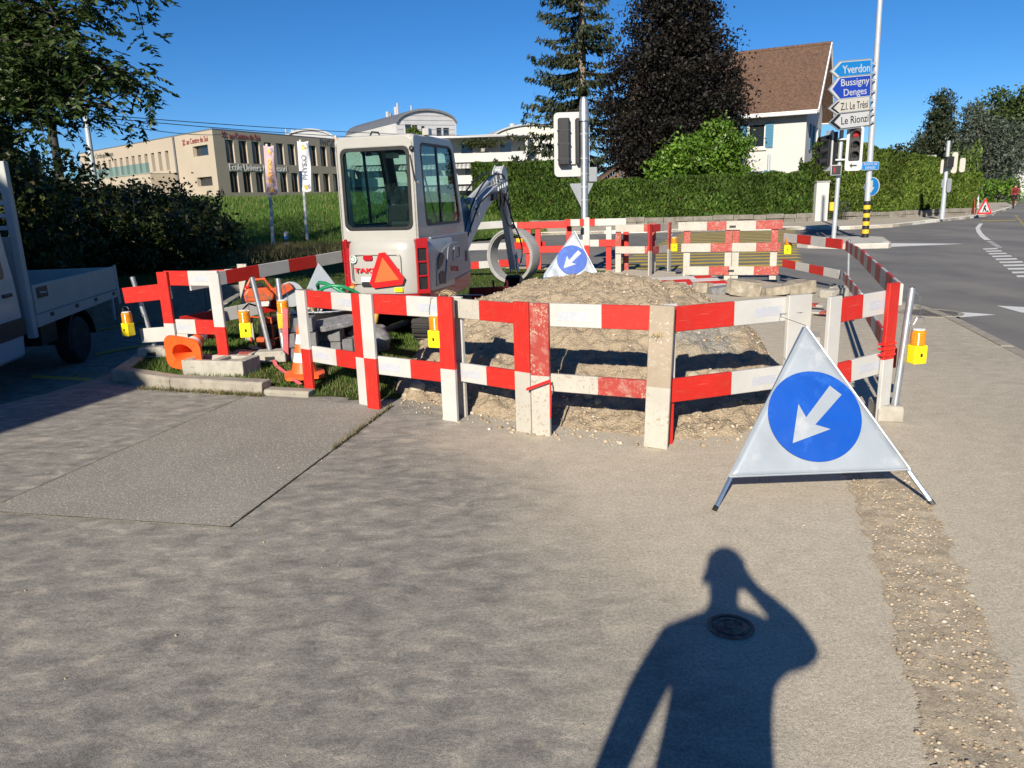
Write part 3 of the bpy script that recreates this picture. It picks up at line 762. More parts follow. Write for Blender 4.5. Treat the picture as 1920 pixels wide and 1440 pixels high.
fB = barrier('second front barrier frame from the cone, with a yellow lamp hanging at its right post', B0, B1, 0, 0,
        [(0, .13, .975, -.036, 'RW', (.44,), 0, 0), (LB_ - .14, .14, .985, -.036, 'WR', (.42,), 0, 0)],
        [(.02, LB_ - .02, .81, .16, 0, 'RW', (.5,), 0), (.02, LB_ - .02, .30, .155, 0, 'WR', (.5,), 0)], group=GF)
C0, C1 = P(838, 783), P(1001, 812); C0 = (C0[0] + .02, C0[1] + .06); C1 = (C1[0], C1[1] + .02); LC = (Vector(C1) - Vector(C0)).length
barrier('front barrier frame in the middle with sandy knots of string on its top rail', C0, C1, 0, 0,
        [(0.01, .13, .97, .034, 'wW', (.4,), 0, 0), (LC - .14, .14, .975, -.036, 'wR', (.46,), 0, 0)],
        [(.02, LC - .03, .81, .15, 0, 'wR', (.42,), 0), (.04, LC - .03, .30, .15, 0, 'WR', (.47,), 0)], group=GF)
D0, D1 = P(1001, 812), P(1256, 840); LD = (Vector(D1) - Vector(D0)).length
barrier('front barrier frame with a bare weathered right post and peeling lower rail', D0, D1, 0, 0,
        [(0, .145, .975, -.036, 'wr', (.45,), 0, 0), (LD - .175, .165, .985, -.04, 'wg', (.43,), 0, .03)],
        [(.1, LD - .03, .805, .165, 0, 'WR', (.48,), 0), (.14, LD - .06, .33, .13, 0, 'wr', (.44,), 0.0)], group=GF)
E0, E1 = P(1243, 838), (2.13, 5.36); LE = (Vector(E1) - Vector(E0)).length
barrier('rightmost front barrier frame, behind the large arrow sign', E0, E1, 0, 0,
        [(0.0, .10, .985, .032, 'RW', (.46,), 0, .01), (LE - .2, .2, .985, -.036, 'W', (), 0, 0)],
        [(.06, LE - .06, .80, .17, 0, 'RW', (.46,), 0), (.06, LE - .06, .31, .165, 0, 'RW', (.46,), 0)], group=GF)
F0, F1 = (2.12, 5.05), (2.80, 5.36)
F0 = (2.17, 5.15); F1 = (2.82, 5.50); LF = (Vector(F1) - Vector(F0)).length
barrier('end barrier frame at the right corner with a red-taped post', F0, F1, 0, 0,
        [(0, .12, .985, -.03, 'W', (), 0, 0), (LF - .125, .115, 1.03, -.036, 'WR', (.47,), 0, 0)],
        [(.06, LF - .02, .79, .17, 0.004, 'RW', (.50,), -.02), (.06, LF - .02, .33, .16, 0.004, 'RW', (.4,), -.03)], group=GF)
# red tape bound round the end post, and a strap joining two frames
tp = MB()
for k, z in enumerate((.58, .545, .5)):
    tp.box(-.07, .07, -.03, .026, z, z + .012)
o = tp.build('binding_tape', M['tape_red']); o.location = (F1[0] - .06, F1[1] - .05, 0); o.rotation_euler = (0, 0, math.atan2(F1[1] - F0[1], F1[0] - F0[0]))
tag(o, 'strips of red tape bound round the end barrier post', 'tape')
q = Vector((D0[0], D0[1], 0)); dd = (Vector((D1[0], D1[1], 0)) - q).normalized(); nn = Vector((dd.y, -dd.x, 0))
st = MB(); a = q + dd * -.02 + nn * .075 + Vector((0, 0, .34)); b_ = q + dd * .17 + nn * .075 + Vector((0, 0, .42))
st.add([a, b_, b_ + Vector((0, 0, .022)), a + Vector((0, 0, .022)), a - nn * .003, b_ - nn * .003, b_ - nn * .003 + Vector((0, 0, .022)), a - nn * .003 + Vector((0, 0, .022))],
       [(0, 1, 2, 3), (7, 6, 5, 4), (0, 4, 5, 1), (3, 2, 6, 7), (1, 5, 6, 2), (0, 3, 7, 4)])
st.tube([b_ + nn * .004, b_ + nn * .02 + Vector((.01, 0, -.1)), b_ + nn * .01 + Vector((.0, 0, -.26))], .006, 6)
tag(st.build('strap', M['tape_red']), 'red strap lashing the two middle barrier posts together', 'strap')
# string knots on rails
def string_knot(label, loc, n=26, r=.05):
    b = MB()
    for _ in range(n):
        a = Vector((random.gauss(0, r), random.gauss(0, .012), abs(random.gauss(0, r * .35)))); c = Vector((random.gauss(0, r), random.gauss(0, .012), abs(random.gauss(0, r * .35))))
        b.tube([a, (a + c) / 2 + Vector((0, 0, .02)), c], .0016, 4)
    o = b.build('string_knot', M['string']); o.location = loc; return tag(o, label, 'string')
mid = Vector((C0[0], C0[1], 0)).lerp(Vector((C1[0], C1[1], 0)), .04)
string_knot('tangle of jute string on top of the middle barrier rail', (mid.x, mid.y + .01, .972))
pd = Vector((D1[0], D1[1], 0)) - dd * .07 + nn * .05
string_knot('jute string tied round the weathered barrier post', (pd.x, pd.y, .78), 18, .03)

# left frame beside the parking
G0, G1 = P(325, 690), P(476, 690); G0, G1 = (-3.60, 7.88), (-2.87, 7.62); LG = (Vector(G1) - Vector(G0)).length
barrier('barrier frame standing on the grass kerb beside the parked truck', G0, G1, 0, 0,
        [(0, .13, 1.03, -.036, 'WR', (.5,), 0, -.01), (LG - .13, .13, .94, -.036, 'RW', (.40,), .08, -.01)],
        [(.05, LG - .05, .885, .15, 0, 'RW', (.46,), 0), (.05, LG - .05, .39, .15, 0, 'WR', (.48,), 0)], group='barrier frames at the left of the dig', z=.04)
# ---- loose boards held by tubes
def board(label, a, b, w=.15, first='R', step_=.5, group=None, name='barrier_board', off=0.0, t=.026, roll=0.0, old=False):
    a, b = Vector(a), Vector(b); d = b - a; L = d.length
    e_x = d.normalized(); e_z = Vector((0, 0, 1)); e_y = e_z.cross(e_x).normalized(); e_z = e_x.cross(e_y)
    Mx = Matrix((e_x, e_y, e_z)).transposed().to_4x4(); Mx.translation = a; Mx = Mx @ Matrix.Rotation(roll, 4, 'X')
    cuts, cols, x = [], [], (off if off else step_)
    pair = ('R', 'W') if not old else ('r', 'w')
    k = 0 if first == 'R' else 1; cols.append(CI[pair[k]])
    while x < L - 0.05:
        cuts.append(x); k = 1 - k; cols.append(CI[pair[k]]); x += step_
    o = MB().plank(L, w, t, cuts, cols).build(name, BM); o.matrix_world = Mx
    return tag(o, label, 'barrier board', group)
GB = 'long red and white boards fencing the road side'
N0, N1, N2 = Vector((2.93, 5.62, 0)), Vector((5.62, 12.7, 0)), Vector((5.32, 14.75, 0))
def lift(v, z): return Vector((v.x, v.y, z))
NM = N0.lerp(N1, .52)
board('upper road-side barrier board nearest the big arrow sign', lift(N0, .84), lift(NM, .80), .16, 'W', .5, GB)
board('upper road-side barrier board reaching the far tube post', lift(NM + Vector((.03, 0, 0)), .79), lift(N1, .70), .16, 'R', .5, GB)
board('upper road-side barrier board from the tube post to the far trestle', lift(N1 + Vector((-.05, .05, 0)), .72), lift(N2, .74), .16, 'R', .5, GB)
board('lower road-side barrier board nearest the big arrow sign', lift(N0, .36), lift(NM, .30), .15, 'R', .5, GB)
board('lower road-side barrier board reaching the far tube post', lift(NM + Vector((.03, 0, 0)), .29), lift(N1, .20), .15, 'W', .5, GB)
board('lower road-side barrier board from the tube post to the far trestle', lift(N1 + Vector((-.05, .05, 0)), .22), lift(N2, .26), .15, 'W', .5, GB)
# left boards
board('short red upper board at the tube post by the parked truck', (-4.22, 8.32, .70), (-3.62, 8.12, .76), .17, 'R', .55)
board('white lower board at the tube post by the parked truck', (-4.12, 8.36, .25), (-3.2, 8.06, .33), .16, 'W', .9)
board('upper board in shade running from the left frame towards the excavator', (-3.55, 8.5, .80), (-1.95, 11.3, .93), .16, 'W', .5)
board('grey shaded board behind the left frame', (-4.0, 9.6, .76), (-3.05, 9.55, .80), .16, 'R', .45)
board('lower board in shade running behind the left frame', (-3.75, 8.6, .34), (-2.45, 9.9, .46), .16, 'R', .5)
barrier('shaded trestle with a lamp standing left of the excavator', (-2.18, 10.72), (-1.62, 10.9), 0, 0,
        [(0, .13, 1.06, -.03, 'wW', (.3,), 0, 0), (.30, .13, 1.08, .03, 'g', (), 0, 0)], [(0.02, .6, .30, .15, 0, 'R', (), 0)], z=.07)
# upright in shade behind left frame
barrier('white trestle post in shade behind the left frame', (-3.3, 9.3), (-2.95, 9.25), 0, 0, [(0, .12, .95, 0, 'w', (), 0, 0)], [(.0, .35, .42, .14, .035, 'rW', (.4,), 0)], z=.07)

# ---- tube posts in concrete feet
def tube_post(label, base, top, foot=True, r=.026, group=None, foot_rz=0.0, foot_off=(0, 0)):
    e = thing('tube_post', label, 'post', base, 0, group)
    t = Vector(top) - Vector(base)
    MB().tube([(0, 0, 0.03), t], r, 14).build('tube', M['galv'], e, smooth=50)
    MB().lathe([(r * .8, 0), (r * .8, .002)], 12).build('hollow_end', M['black'], e).matrix_local = Matrix.Translation(t + Vector((0, 0, .001)))
    if foot:
        b = MB(); poly = [(-.16, 0), (.16, 0), (.16, .09), (.14, .12), (-.14, .12), (-.16, .09)]
        b.prism(poly, -.09, .09, 'y'); f = b.build('concrete_foot', M['concrete'], e, .012)
        f.matrix_local = Matrix.Translation((foot_off[0], foot_off[1], 0)) @ Matrix.Rotation(foot_rz, 4, 'Z')
        g = MB(); g.box(-.05, .05, -.093, -.08, .025, .065); g.build('grip_slot', M['black'], f)
    return e
GT = 'galvanised tube posts in concrete feet'
tube_post('leaning galvanised tube post at the left by the truck', (-4.0, 8.42, .08), (-4.15, 8.42, .98), group=GT, foot_off=(-.02, .0))
tube_post('tube post in the left concrete foot, with an amber lamp either side', (-2.53, 7.86, .10), (-2.66, 7.9, .985), group=GT, foot_rz=.1)
tube_post('shorter tube beside the lamp posts in the same foot', (-2.40, 7.9, .10), (-2.45, 8.0, .60), foot=False, r=.028, group=GT)
tube_post('dull tube behind the amber lamps', (-2.46, 8.16, .10), (-2.50, 8.25, .93), foot=False, r=.027, group=GT)
tube_post('tube post at the right corner carrying the nearest amber lamp', (2.84, 5.42, 0), (2.93, 5.50, .985), group=GT, foot_rz=1.35, foot_off=(0, .12))
tube_post('far tube post standing at the road side bend of the boards', (5.74, 12.82, 0), (5.70, 12.82, .86), group=GT, foot_rz=.8, foot_off=(-.25, -.2))
tube_post('tube post in shade beside the lamp left of the excavator', (-1.72, 10.55, .07), (-1.80, 10.6, 1.02), foot=False, group=GT)
# ---- amber warning lamps
def make_lamp(label, loc, rz=0.0, s=1.0, old=False, wire=.1):
    e = thing('warning_lamp', label, 'warning lamp', loc, rz, 'amber battery warning lamps')
    bm = M['yellow_old'] if old else M['yellow']
    poly = [(-.055, -.05), (.055, -.05), (.055, .04), (.03, .055), (-.03, .055), (-.055, .04)]
    MB().prism(poly, -.145, 0, 'z').build('battery_case', bm, e, .008)
    MB().box(-.04, .04, -.0525, -.05, -.12, -.03).build('case_door', bm, e, .001)
    MB().box(-.008, .008, -.058, -.0525, -.085, -.06).build('latch', M['black'], e)
    prof = [(.050, 0)]
    for k in range(7): prof += [(.056, .008 + k * .014), (.0535, .015 + k * .014)]
    prof += [(.052, .112), (.044, .118), (0, .118)]
    MB().lathe(prof, 22).build('lens', M['amber'], e, smooth=25)
    MB().lathe([(.045, .118), (.045, .124), (0, .126)], 18).build('lens_cap', M['cone_white'], e, smooth=40)
    MB().tube([(-.052, 0, .10), (-.054, 0, .16), (-.03, 0, .16 + wire), (.03, 0, .16 + wire), (.054, 0, .16), (.052, 0, .10)], .0035, 6).build('handle', M['chrome'], e)
    e.scale = (s, s, s); return e
q = Vector(B0).lerp(Vector(B1), .80)
make_lamp('amber lamp hanging inside the second front barrier frame', (q.x + .0, q.y + .0, .72), -.4, .95, wire=.10)
make_lamp('nearest amber lamp, hanging on the tube post at the right corner', (2.985, 5.45, .57), .2, .95, wire=.05)
make_lamp('amber lamp on the red board end by the parked truck', (-4.18, 8.23, .50), -.5, .98, wire=.02)
make_lamp('amber lamp with bright yellow case left of the tube post pair', (-2.75, 7.80, .53), .3, 1.05, wire=.12)
make_lamp('faded amber lamp with orange case right of the tube post pair', (-2.38, 7.93, .60), .15, 1.1, True, wire=.10)
make_lamp('amber lamp in shade left of the excavator', (-1.93, 10.5, .80), .1, 1.0, wire=.03)
make_lamp('far amber lamp hanging before the yellow crossing', (3.35, 15.5, .72), .1, 1.05, wire=.03)
make_lamp('amber lamp at the road end of the far trestle', (5.36, 14.65, .68), -.6, 1.15, wire=.03)

hk = MB().tube([(2.925, 5.49, .97), (2.97, 5.45, .93), (2.985, 5.45, .775)], .003, 5).build('hook_wire', M['chrome']); tag(hk, 'bent wire holding the nearest lamp to the corner tube post', 'wire')
# ---- far trestles (rails in front of the posts)
R0, R1 = Vector((3.45, 15.35)), Vector((5.30, 14.85)); LR = (R1 - R0).length
rz = math.atan2(R1.y - R0.y, R1.x - R0.x)
far = thing('barricade', 'far three-rail barrier before the yellow crossing', 'barrier', (R0.x, R0.y, 0), rz, 'far barriers at the back of the dig')
for x in (.06, .86, 1.0, LR - .2):
    post_part(far, x, .13, .03, 1.12, .035, 'wr', (.62,))
rail_part(far, -.05, LR, .97, .17, .03, 0, 'wrwr', (.28, .47, .75), stick=False)
rail_part(far, .02, LR - .02, .55, .17, .03, 0, 'wrwr', (.30, .52, .76), stick=False)
rail_part(far, .10, LR - .03, .10, .17, .03, 0, 'wrwr', (.26, .48, .74), stick=False)
MB().box(.93, 1.05, -.012, -.001, 1.02, 1.06).build('hinge', M['black'], far)
MB().box(.93, 1.05, -.012, -.001, .16, .20).build('hinge', M['black'], far)
def trestle(label, A, B, posts, rails):
    A, B = Vector(A), Vector(B); d = B - A
    e = thing('barricade', label, 'barrier', (A.x, A.y, 0), math.atan2(d.y, d.x), 'far barriers at the back of the dig'); L = d.length
    for (t, h, cols, cut, y) in posts: post_part(e, t * L - .06, .13, .03, h, y, cols, cut)
    for (t0, t1, z, cols, cuts, y) in rails: rail_part(e, t0 * L, t1 * L, z, .16, .03, y, cols, cuts, stick=False)
    return e
trestle('far worn trestle set crosswise, warning triangles on its top rail', (2.42, 17.3), (3.25, 17.0), [(.06, 1.05, 'wr', (.5,), .035), (.95, 1.08, 'wr', (.5,), -.035)],
        [(0, 1, .90, 'wr', (.72,), 0), (0, 1, .42, 'wr', (.75,), 0)])
trestle('far trestle turned sideways next to the three-rail barrier', (3.0, 16.4), (3.62, 17.2), [(.04, 1.08, 'wR', (.52,), -.035), (.95, 1.08, 'wr', (.5,), -.035)],
        [(0, 1, .90, 'Rw', (.55,), 0), (0, 1, .44, 'rw', (.5,), 0)])
trestle('far trestle with a tall white post left of the worn trestle', (1.35, 18.2), (2.75, 17.7), [(.36, 1.22, 'RW', (.58,), -.035), (.70, 1.0, 'RW', (.55,), .035), (.97, 1.0, 'rR', (.5,), .035)],
        [(0, .98, 1.02, 'RWRW', (.1, .25, .5), 0), (.1, 1, .55, 'WR', (.5,), 0)])
trestle('far red trestle behind the small arrow sign', (0.15, 18.6), (1.5, 18.4), [(.25, 1.1, 'RR', (.5,), .035), (.42, 1.1, 'RR', (.5,), .035), (.97, 1.05, 'RR', (.5,), .035)],
        [(-.2, .98, .98, 'WR', (.22,), 0), (.15, .95, .40, 'R', (), 0)])
GBK = 'white and red boards behind the concrete ring'
board('upper far board left of the concrete ring', (-1.15, 18.2, .99), (0.0, 18.55, 1.02), .17, 'W', 1.4, GBK)
board('middle far board left of the concrete ring', (-1.2, 18.3, .52), (0.9, 18.7, .50), .16, 'W', 1.3, GBK)
board('lowest far board left of the concrete ring', (-1.1, 17.0, .18), (0.25, 17.2, .22), .16, 'R', .45, GBK)
# ---- boards lying on the ground behind the heap
GL = 'striped boards lying in a stack behind the heap'
for k in range(5):
    board(['lowest board of the flat stack behind the heap', 'front board of the flat stack behind the heap', 'second board in the flat stack behind the heap', 'third board in the flat stack behind the heap', 'topmost board of the flat stack behind the heap'][k],
          (1.35 + .12 * k, 12.9 + .22 * k, .05 + .03 * k), (3.75 + .08 * ((k * 3) % 4), 13.15 + .20 * k, .06 + .03 * k), .16, 'RW'[k % 2], .8, GL, roll=rad(-78))
GL2 = 'old striped boards scattered behind the front barrier'
for k, (a, b, z) in enumerate((((2.75, 10.5), (4.3, 10.35), .02), ((3.25, 11.2), (4.35, 10.15), .05), ((2.9, 10.9), (3.6, 10.75), .08), ((3.7, 11.35), (4.45, 10.7), .075), ((2.6, 10.25), (3.9, 10.05), .015))):
    board(['long worn board lying flat behind the right front barrier', 'worn board lying aslant across the others', 'short worn board on top of the scattered boards', 'worn board nearest the road among the scattered ones', 'worn board lying closest to the front barrier'][k],
          (*a, z), (*b, z + .015), .15, 'RW'[k % 2], .45, GL2, roll=rad(-84), old=True)
# flagstones and rubble lying around
def slab(label, loc, sx, sy, sz, rz, mat, tilt=(0, 0), name='stone_slab', cat='stone slab', group=None, rag=.05):
    b = MB(); n = 9
    poly = [(sx * (.5 + random.uniform(-rag, rag)) * math.copysign(abs(math.cos(a)) ** (.35 + rag * 3), math.cos(a)), sy * (.5 + random.uniform(-rag, rag)) * math.copysign(abs(math.sin(a)) ** (.35 + rag * 3), math.sin(a))) for a in [2 * math.pi * i / 14 for i in range(14)]]
    b.prism(poly, 0, sz, 'z'); o = b.build(name, mat, None, min(.012, sz * .2)); o.location = loc; o.rotation_euler = (tilt[0], tilt[1], rz)
    return tag(o, label, cat, group)
M['rubble2'] = simple('broken brownish stone', (0.27, 0.235, 0.18), .9, 0, .3, 8, .7, 30, ((.4, .36, .29), 9, .55))
slab('pale flat concrete slab lying right of the heap', (2.45, 11.5, .02), 1.3, .7, .05, -.1, M['concrete'])
for k, (x, y, s, lab) in enumerate(((3.35, 13.2, .30, 'broken stone left in the rubble row behind the boards'), (3.62, 13.0, .26, 'dark broken stone second in the rubble row'), (3.95, 12.7, .42, 'long broken stone in the middle of the rubble row'),
                                    (4.45, 12.6, .34, 'brownish broken stone in the rubble row'), (4.85, 12.7, .40, 'squared stone at the right end of the rubble row'), (4.1, 13.4, .26, 'small stone behind the rubble row'))):
    slab(lab, (x, y, .0), s * 1.25, s * .8, s * random.uniform(.42, .62), random.uniform(-.5, .5), M['granite'] if k in (1, 5) else M['rubble2'], (random.uniform(-.15, .15), random.uniform(-.15, .15)), 'rubble_stone', 'stone', 'rubble stones behind the boards', rag=.13)
# concrete foot blocks lying by the road-side boards
def foot_block(label, loc, rz, grp='loose concrete feet'):
    e = thing('concrete_ballast', label, 'concrete ballast', loc, rz, grp)
    b = MB(); b.prism([(-.24, 0), (-.1, 0), (-.1, .05), (.1, .05), (.1, 0), (.24, 0), (.24, .1), (.2, .13), (-.2, .13), (-.24, .1)], -.11, .11, 'y')
    b.build('block', M['concrete'], e, .01); return e
foot_block('concrete foot lying behind the corner barrier frame', (3.35, 8.35, 0), 1.2)
foot_block('concrete foot lying at the end of the rubble row', (5.25, 12.2, 0), .6)

# ================================================================ TRIPOD ARROW SIGNS
M['sign_foil'] = simple('silver reflective sign foil', (0.30, 0.34, 0.385), 0.40, 0.15, 0.10, 3, 0.15, 9, ((0.37, 0.395, 0.42), 5, 0.52))
M['sign_blue'] = simple('blue sign foil', (0.0, 0.062, 0.36), 0.35, 0, 0.08, 4, 0.1, 9, ((0.01, 0.09, 0.42), 6, 0.55))
M['alu'] = simple('blue tinted aluminium leg', (0.42, 0.52, 0.62), 0.3, 0.85, 0.08)
def tripod_sign(label, apex, BL, BR, FL, FR, rear, crumple=0.0):
    """apex, bottom corners of the cloth, feet, rear foot"""
    apex, BL, BR, FL, FR, rear = map(Vector, (apex, BL, BR, FL, FR, rear))
    base = (FL + FR) / 2
    e = thing('tripod_sign', label, 'tripod sign', base, 0, 'folding blue arrow signs')
    a, l, r = apex - base, BL - base, BR - base
    nrm = (r - l).cross(a - l).normalized(); nrm = nrm if nrm.y < 0 else -nrm
    n = 26; vs, fs = [], []
    for i in range(n + 1):
        for j in range(i + 1):
            t = i / n; s = j / i if i else 0
            p = a.lerp(l, t).lerp(a.lerp(r, t), s)
            edge = min(t, s * t * 2, (1 - s) * t * 2, 1.0)
            p = p + nrm * (crumple * mnoise.noise(p * 5.0) * min(1, edge * 3) * min(1, (1 - t) * 6 + .1) + .004)
            vs.append(p)
    idx = lambda i, j: i * (i + 1) // 2 + j
    for i in range(n):
        for j in range(i + 1):
            fs.append((idx(i, j), idx(i + 1, j), idx(i + 1, j + 1)))
            if j < i: fs.append((idx(i, j), idx(i + 1, j + 1), idx(i, j + 1)))
    cl = MB().add(vs, fs).build('cloth', M['sign_foil'], e, smooth=40)
    so = cl.modifiers.new('t', 'SOLIDIFY'); so.thickness = .003
    ux = (r - l).normalized(); uy = nrm.cross(ux).normalized(); uy = uy if uy.z > 0 else -uy
    W_ = (r - l).length; mid = (l + r) / 2; Hh = (a - mid).dot(uy)
    cen = mid + ux * ((a - mid).dot(ux) * .36) + uy * (Hh * .375); R = W_ * .262
    def ondisc(pts, off, name, mat):
        b = MB(); b.add([cen + ux * (x * R) + uy * (y * R) + nrm * (off + crumple) for x, y in pts], [tuple(range(len(pts)))])
        o = b.build(name, mat, e); return o
    ondisc([(math.cos(2 * math.pi * k / 64), math.sin(2 * math.pi * k / 64)) for k in range(64)], .008, 'blue_disc', M['sign_blue'])
    an = math.atan2(-.72, -.69); ca, sa = math.cos(an), math.sin(an)
    arrow = [(-.76, -.155), (.15, -.12), (.02, -.42), (.80, 0), (.02, .42), (.15, .12), (-.76, .155)]
    ondisc([(x * ca - y * sa, x * sa + y * ca) for x, y in arrow], .0105, 'white_arrow', M['sign_foil'])
    hem = MB().tube([l + nrm * .006, a + nrm * .006], .007, 6).tube([r + nrm * .006, a + nrm * .006], .007, 6).tube([l + nrm * .006, r + nrm * .006], .006, 6)
    hem.build('hem', M['sign_foil'], e)
    for foot, top in ((FL - base, a), (FR - base, a), (rear - base, a)):
        d = (foot - top).normalized(); s = d.cross(Vector((0, 1, .2))).normalized()
        MB().tube([foot, top - nrm * .03], .013, 6).build('leg', M['alu'], e)
        MB().tube([foot, foot - d * .03], .016, 6).build('foot_cap', M['black'], e)
    return e
tripod_sign('large blue arrow tripod sign in front of the right barrier', (1.712, 4.33, .93), (1.18, 3.925, .175), (2.17, 3.915, .19), (1.09, 3.87, .0), (2.29, 3.86, .0), (1.72, 5.0, .0), .006)
MB_ = MB().box(-.03, .03, -.001, .001, -.012, .012)
o = tripod_sign('small blue arrow tripod sign standing behind the soil heap', (1.28, 14.7, 1.06), (.62, 14.4, .22), (1.70, 14.35, .20), (.52, 14.3, 0), (1.8, 14.25, 0), (1.25, 15.4, 0), .02)
# wire tying the big sign's tip to the barrier
wr = MB().tube([(1.712, 4.33, .935), (1.70, 4.7, .93), (1.90, 5.27, .86), (2.06, 5.29, .86)], .002, 5)
tag(wr.build('tie_wire', M['wire']), 'thin wire tying the large sign tip to the barrier post', 'wire')

# ================================================================ CONES AND GEAR AT THE LEFT
def cone(label, loc, rot, hollow=False):
    e = thing('traffic_cone', label, 'traffic cone', loc, 0, 'orange traffic cones', rot)
    b = MB(); pts = [(.19 * math.copysign(abs(math.cos(a)) ** .4, math.cos(a)), .19 * math.copysign(abs(math.sin(a)) ** .4, math.sin(a))) for a in [2 * math.pi * i / 24 for i in range(24)]]
    n = 24; vs = [(x, y, 0) for x, y in pts] + [(x, y, .03) for x, y in pts] + [(.125 * math.cos(2*math.pi*i/n), .125 * math.sin(2*math.pi*i/n), .045) for i in range(n)]
    fs = [(i, (i+1) % n, n + (i+1) % n, n + i) for i in range(n)] + [(n + i, n + (i+1) % n, 2*n + (i+1) % n, 2*n + i) for i in range(n)]
    inner = [(.115 * math.cos(2*math.pi*i/n), .115 * math.sin(2*math.pi*i/n), 0.004) for i in range(n)]
    vs += inner; fs += [(i, 3*n + i, 3*n + (i+1) % n, (i+1) % n) for i in range(n)]
    b.add(vs, fs); b.build('base', M['orange'], e, smooth=40)
    prof = [(.125, .044), (.10, .14), (.098, .15), (.080, .235), (.079, .24), (.062, .32), (.061, .325), (.045, .41), (.044, .415), (.030, .49), (.026, .50)]
    c = MB().lathe(prof[:] + [(.020, .495), (.10, .05), (.115, .004)], 24, [0, 0, 1, 1, 0, 0, 1, 1, 0, 0, 0, 0, 0], None, False)
    c.build('body', [M['orange'], M['cone_white']], e, smooth=40)
    if hollow:
        for k in range(8):
            a = 2 * math.pi * k / 8
            MB().box(.118, .18, -.004, .004, -.002, .012, 0, Matrix.Rotation(a, 4, 'Z')).build('rib', M['orange'], e)
    return e
cone('upright orange and white cone behind the leftmost front post', (-2.02, 7.22, .075), (0, 0, .3))
cone('orange cone lying on its side, showing its hollow base', (-3.30, 7.50, .27), (rad(-72), rad(10), rad(-6)), True)
# hollow concrete block by the kerb
hb = thing('concrete_block', 'pale hollow concrete block on the grass by the kerb', 'concrete block', (-2.92, 7.48, .06), -.23)
b = MB(); b.box(-.34, .34, -.16, -.10, 0, .17).box(-.34, .34, .10, .16, 0, .17).box(-.34, -.26, -.10, .10, 0, .17).box(.24, .34, -.10, .10, 0, .17).box(-.03, .05, -.10, .10, 0, .17).box(-.26, -.03, -.1, .1, 0, .05).box(.05, .24, -.1, .1, 0, .14)
b.build('shell', M['concrete'], hb, .008)
# pavers stacked
GPV = 'grey paving blocks stacked by the cone'
pos = [(-2.26, 8.02, .08, .1), (-2.24, 8.0, .235, .14), (-2.26, 8.02, .39, .05), (-2.02, 8.3, .08, -.1), (-2.03, 8.28, .235, .0), (-1.72, 8.35, .1, .2)]
labs = ['bottom paving block of the stack beside the tube posts', 'middle paving block of the stack beside the tube posts', 'top paving block of the stack beside the tube posts', 'bottom block of the lower stack behind the cone', 'top block of the lower stack behind the cone', 'single grey block next to the left excavator track']
for (x, y, z, r), l in zip(pos, labs):
    e = thing('paving_block', l, 'paving block', (x, y, z), r, GPV)
    MB().prism([(-.17, -.12), (-.05, -.12), (-.03, -.09), (.03, -.09), (.05, -.12), (.17, -.12), (.17, .12), (-.17, .12)], 0, .148, 'z').build('block', M['paver'], e, .008)
boulder('split_stone', 'dark rough split stone beside the left excavator track', (-1.52, 8.35, .19), .21, M['granite'], None, (1, .8, .72), .4)
slab('sloping grey stone slab resting on the lower block stack', (-1.93, 8.25, .40), .50, .30, .06, .35, M['granite'], (.15, -.12))
slab('flat stone slab between block stack and split stone', (-1.62, 8.5, .24), .42, .26, .07, .1, M['paver'], (.1, -.15))
# cut-off saw
M['tool_orange'] = simple('grubby orange machine paint', (0.55, 0.085, 0.018), 0.5, 0, 0.2, 9, grime=((0.16, 0.10, 0.06), 12, 0.52))
cs = thing('cutoff_saw', 'orange cut-off saw lying on the gear pile', 'saw', (-2.92, 8.85, .62), .35)
MB().prism([(-.16, 0), (.14, 0), (.17, .07), (.10, .16), (-.12, .16), (-.17, .09)], -.09, .09, 'y').build('engine_body', M['tool_orange'], cs, .02)
MB().tube([(-.14, 0, .14), (-.08, 0, .25), (.08, 0, .25), (.16, 0, .12)], .018, 8).build('handle', M['tool_orange'], cs)
MB().lathe([(0, -.004), (.15, -.004), (.15, .004), (0, .004)], 28).build('cutting_disc', M['galv_dull'], cs).matrix_local = Matrix.Translation((.36, .03, .05)) @ Matrix.Rotation(math.pi / 2, 4, 'X')
MB().prism([(.17, .0), (.40, .12), (.36, .19), (.12, .13)], -.03, .05, 'y').build('disc_guard', M['tool_orange'], cs, .01)
MB().box(-.1, .06, -.06, .06, .16, .20).build('air_filter_cover', M['black'], cs, .015)
MB().lathe([(.03, 0), (.03, .02), (0, .025)], 14).build('fuel_cap', M['tape_red'], cs).matrix_local = Matrix.Translation((-.12, -.03, .165))
# plate compactor
pc = thing('plate_compactor', 'orange and black plate compactor standing behind the left frame', 'compactor', (-2.70, 8.5, .09), -.5); pc.scale = (.85, .85, .85)
MB().prism([(-.30, .02), (-.22, 0), (.22, 0), (.32, .10), (.28, .12), (.18, .05), (-.2, .05), (-.30, .07)], -.2, .2, 'y').build('base_plate', M['black'], pc, .01)
MB().box(-.17, .15, -.15, .15, .06, .2).build('exciter_housing', M['tool_orange'], pc, .03)
MB().box(-.13, .14, -.13, .13, .2, .38).build('engine', M['black'], pc, .03)
MB().box(-.10, .10, -.12, .12, .385, .46).build('fuel_tank', M['tool_orange'], pc, .03)
MB().tube([(-.18, -.17, .1), (-.34, -.17, .55), (-.38, 0, .62), (-.34, .17, .55), (-.18, .17, .1)], .014, 8).build('handlebar', M['black'], pc)
MB().tube([(-.2, -.19, .12), (-.2, -.19, .48), (.2, -.19, .48), (.22, -.19, .12)], .013, 8).build('roll_bar', M['tool_orange'], pc)
MB().tube([(-.2, .19, .12), (-.2, .19, .48), (.2, .19, .48), (.22, .19, .12)], .013, 8).build('roll_bar', M['tool_orange'], pc)
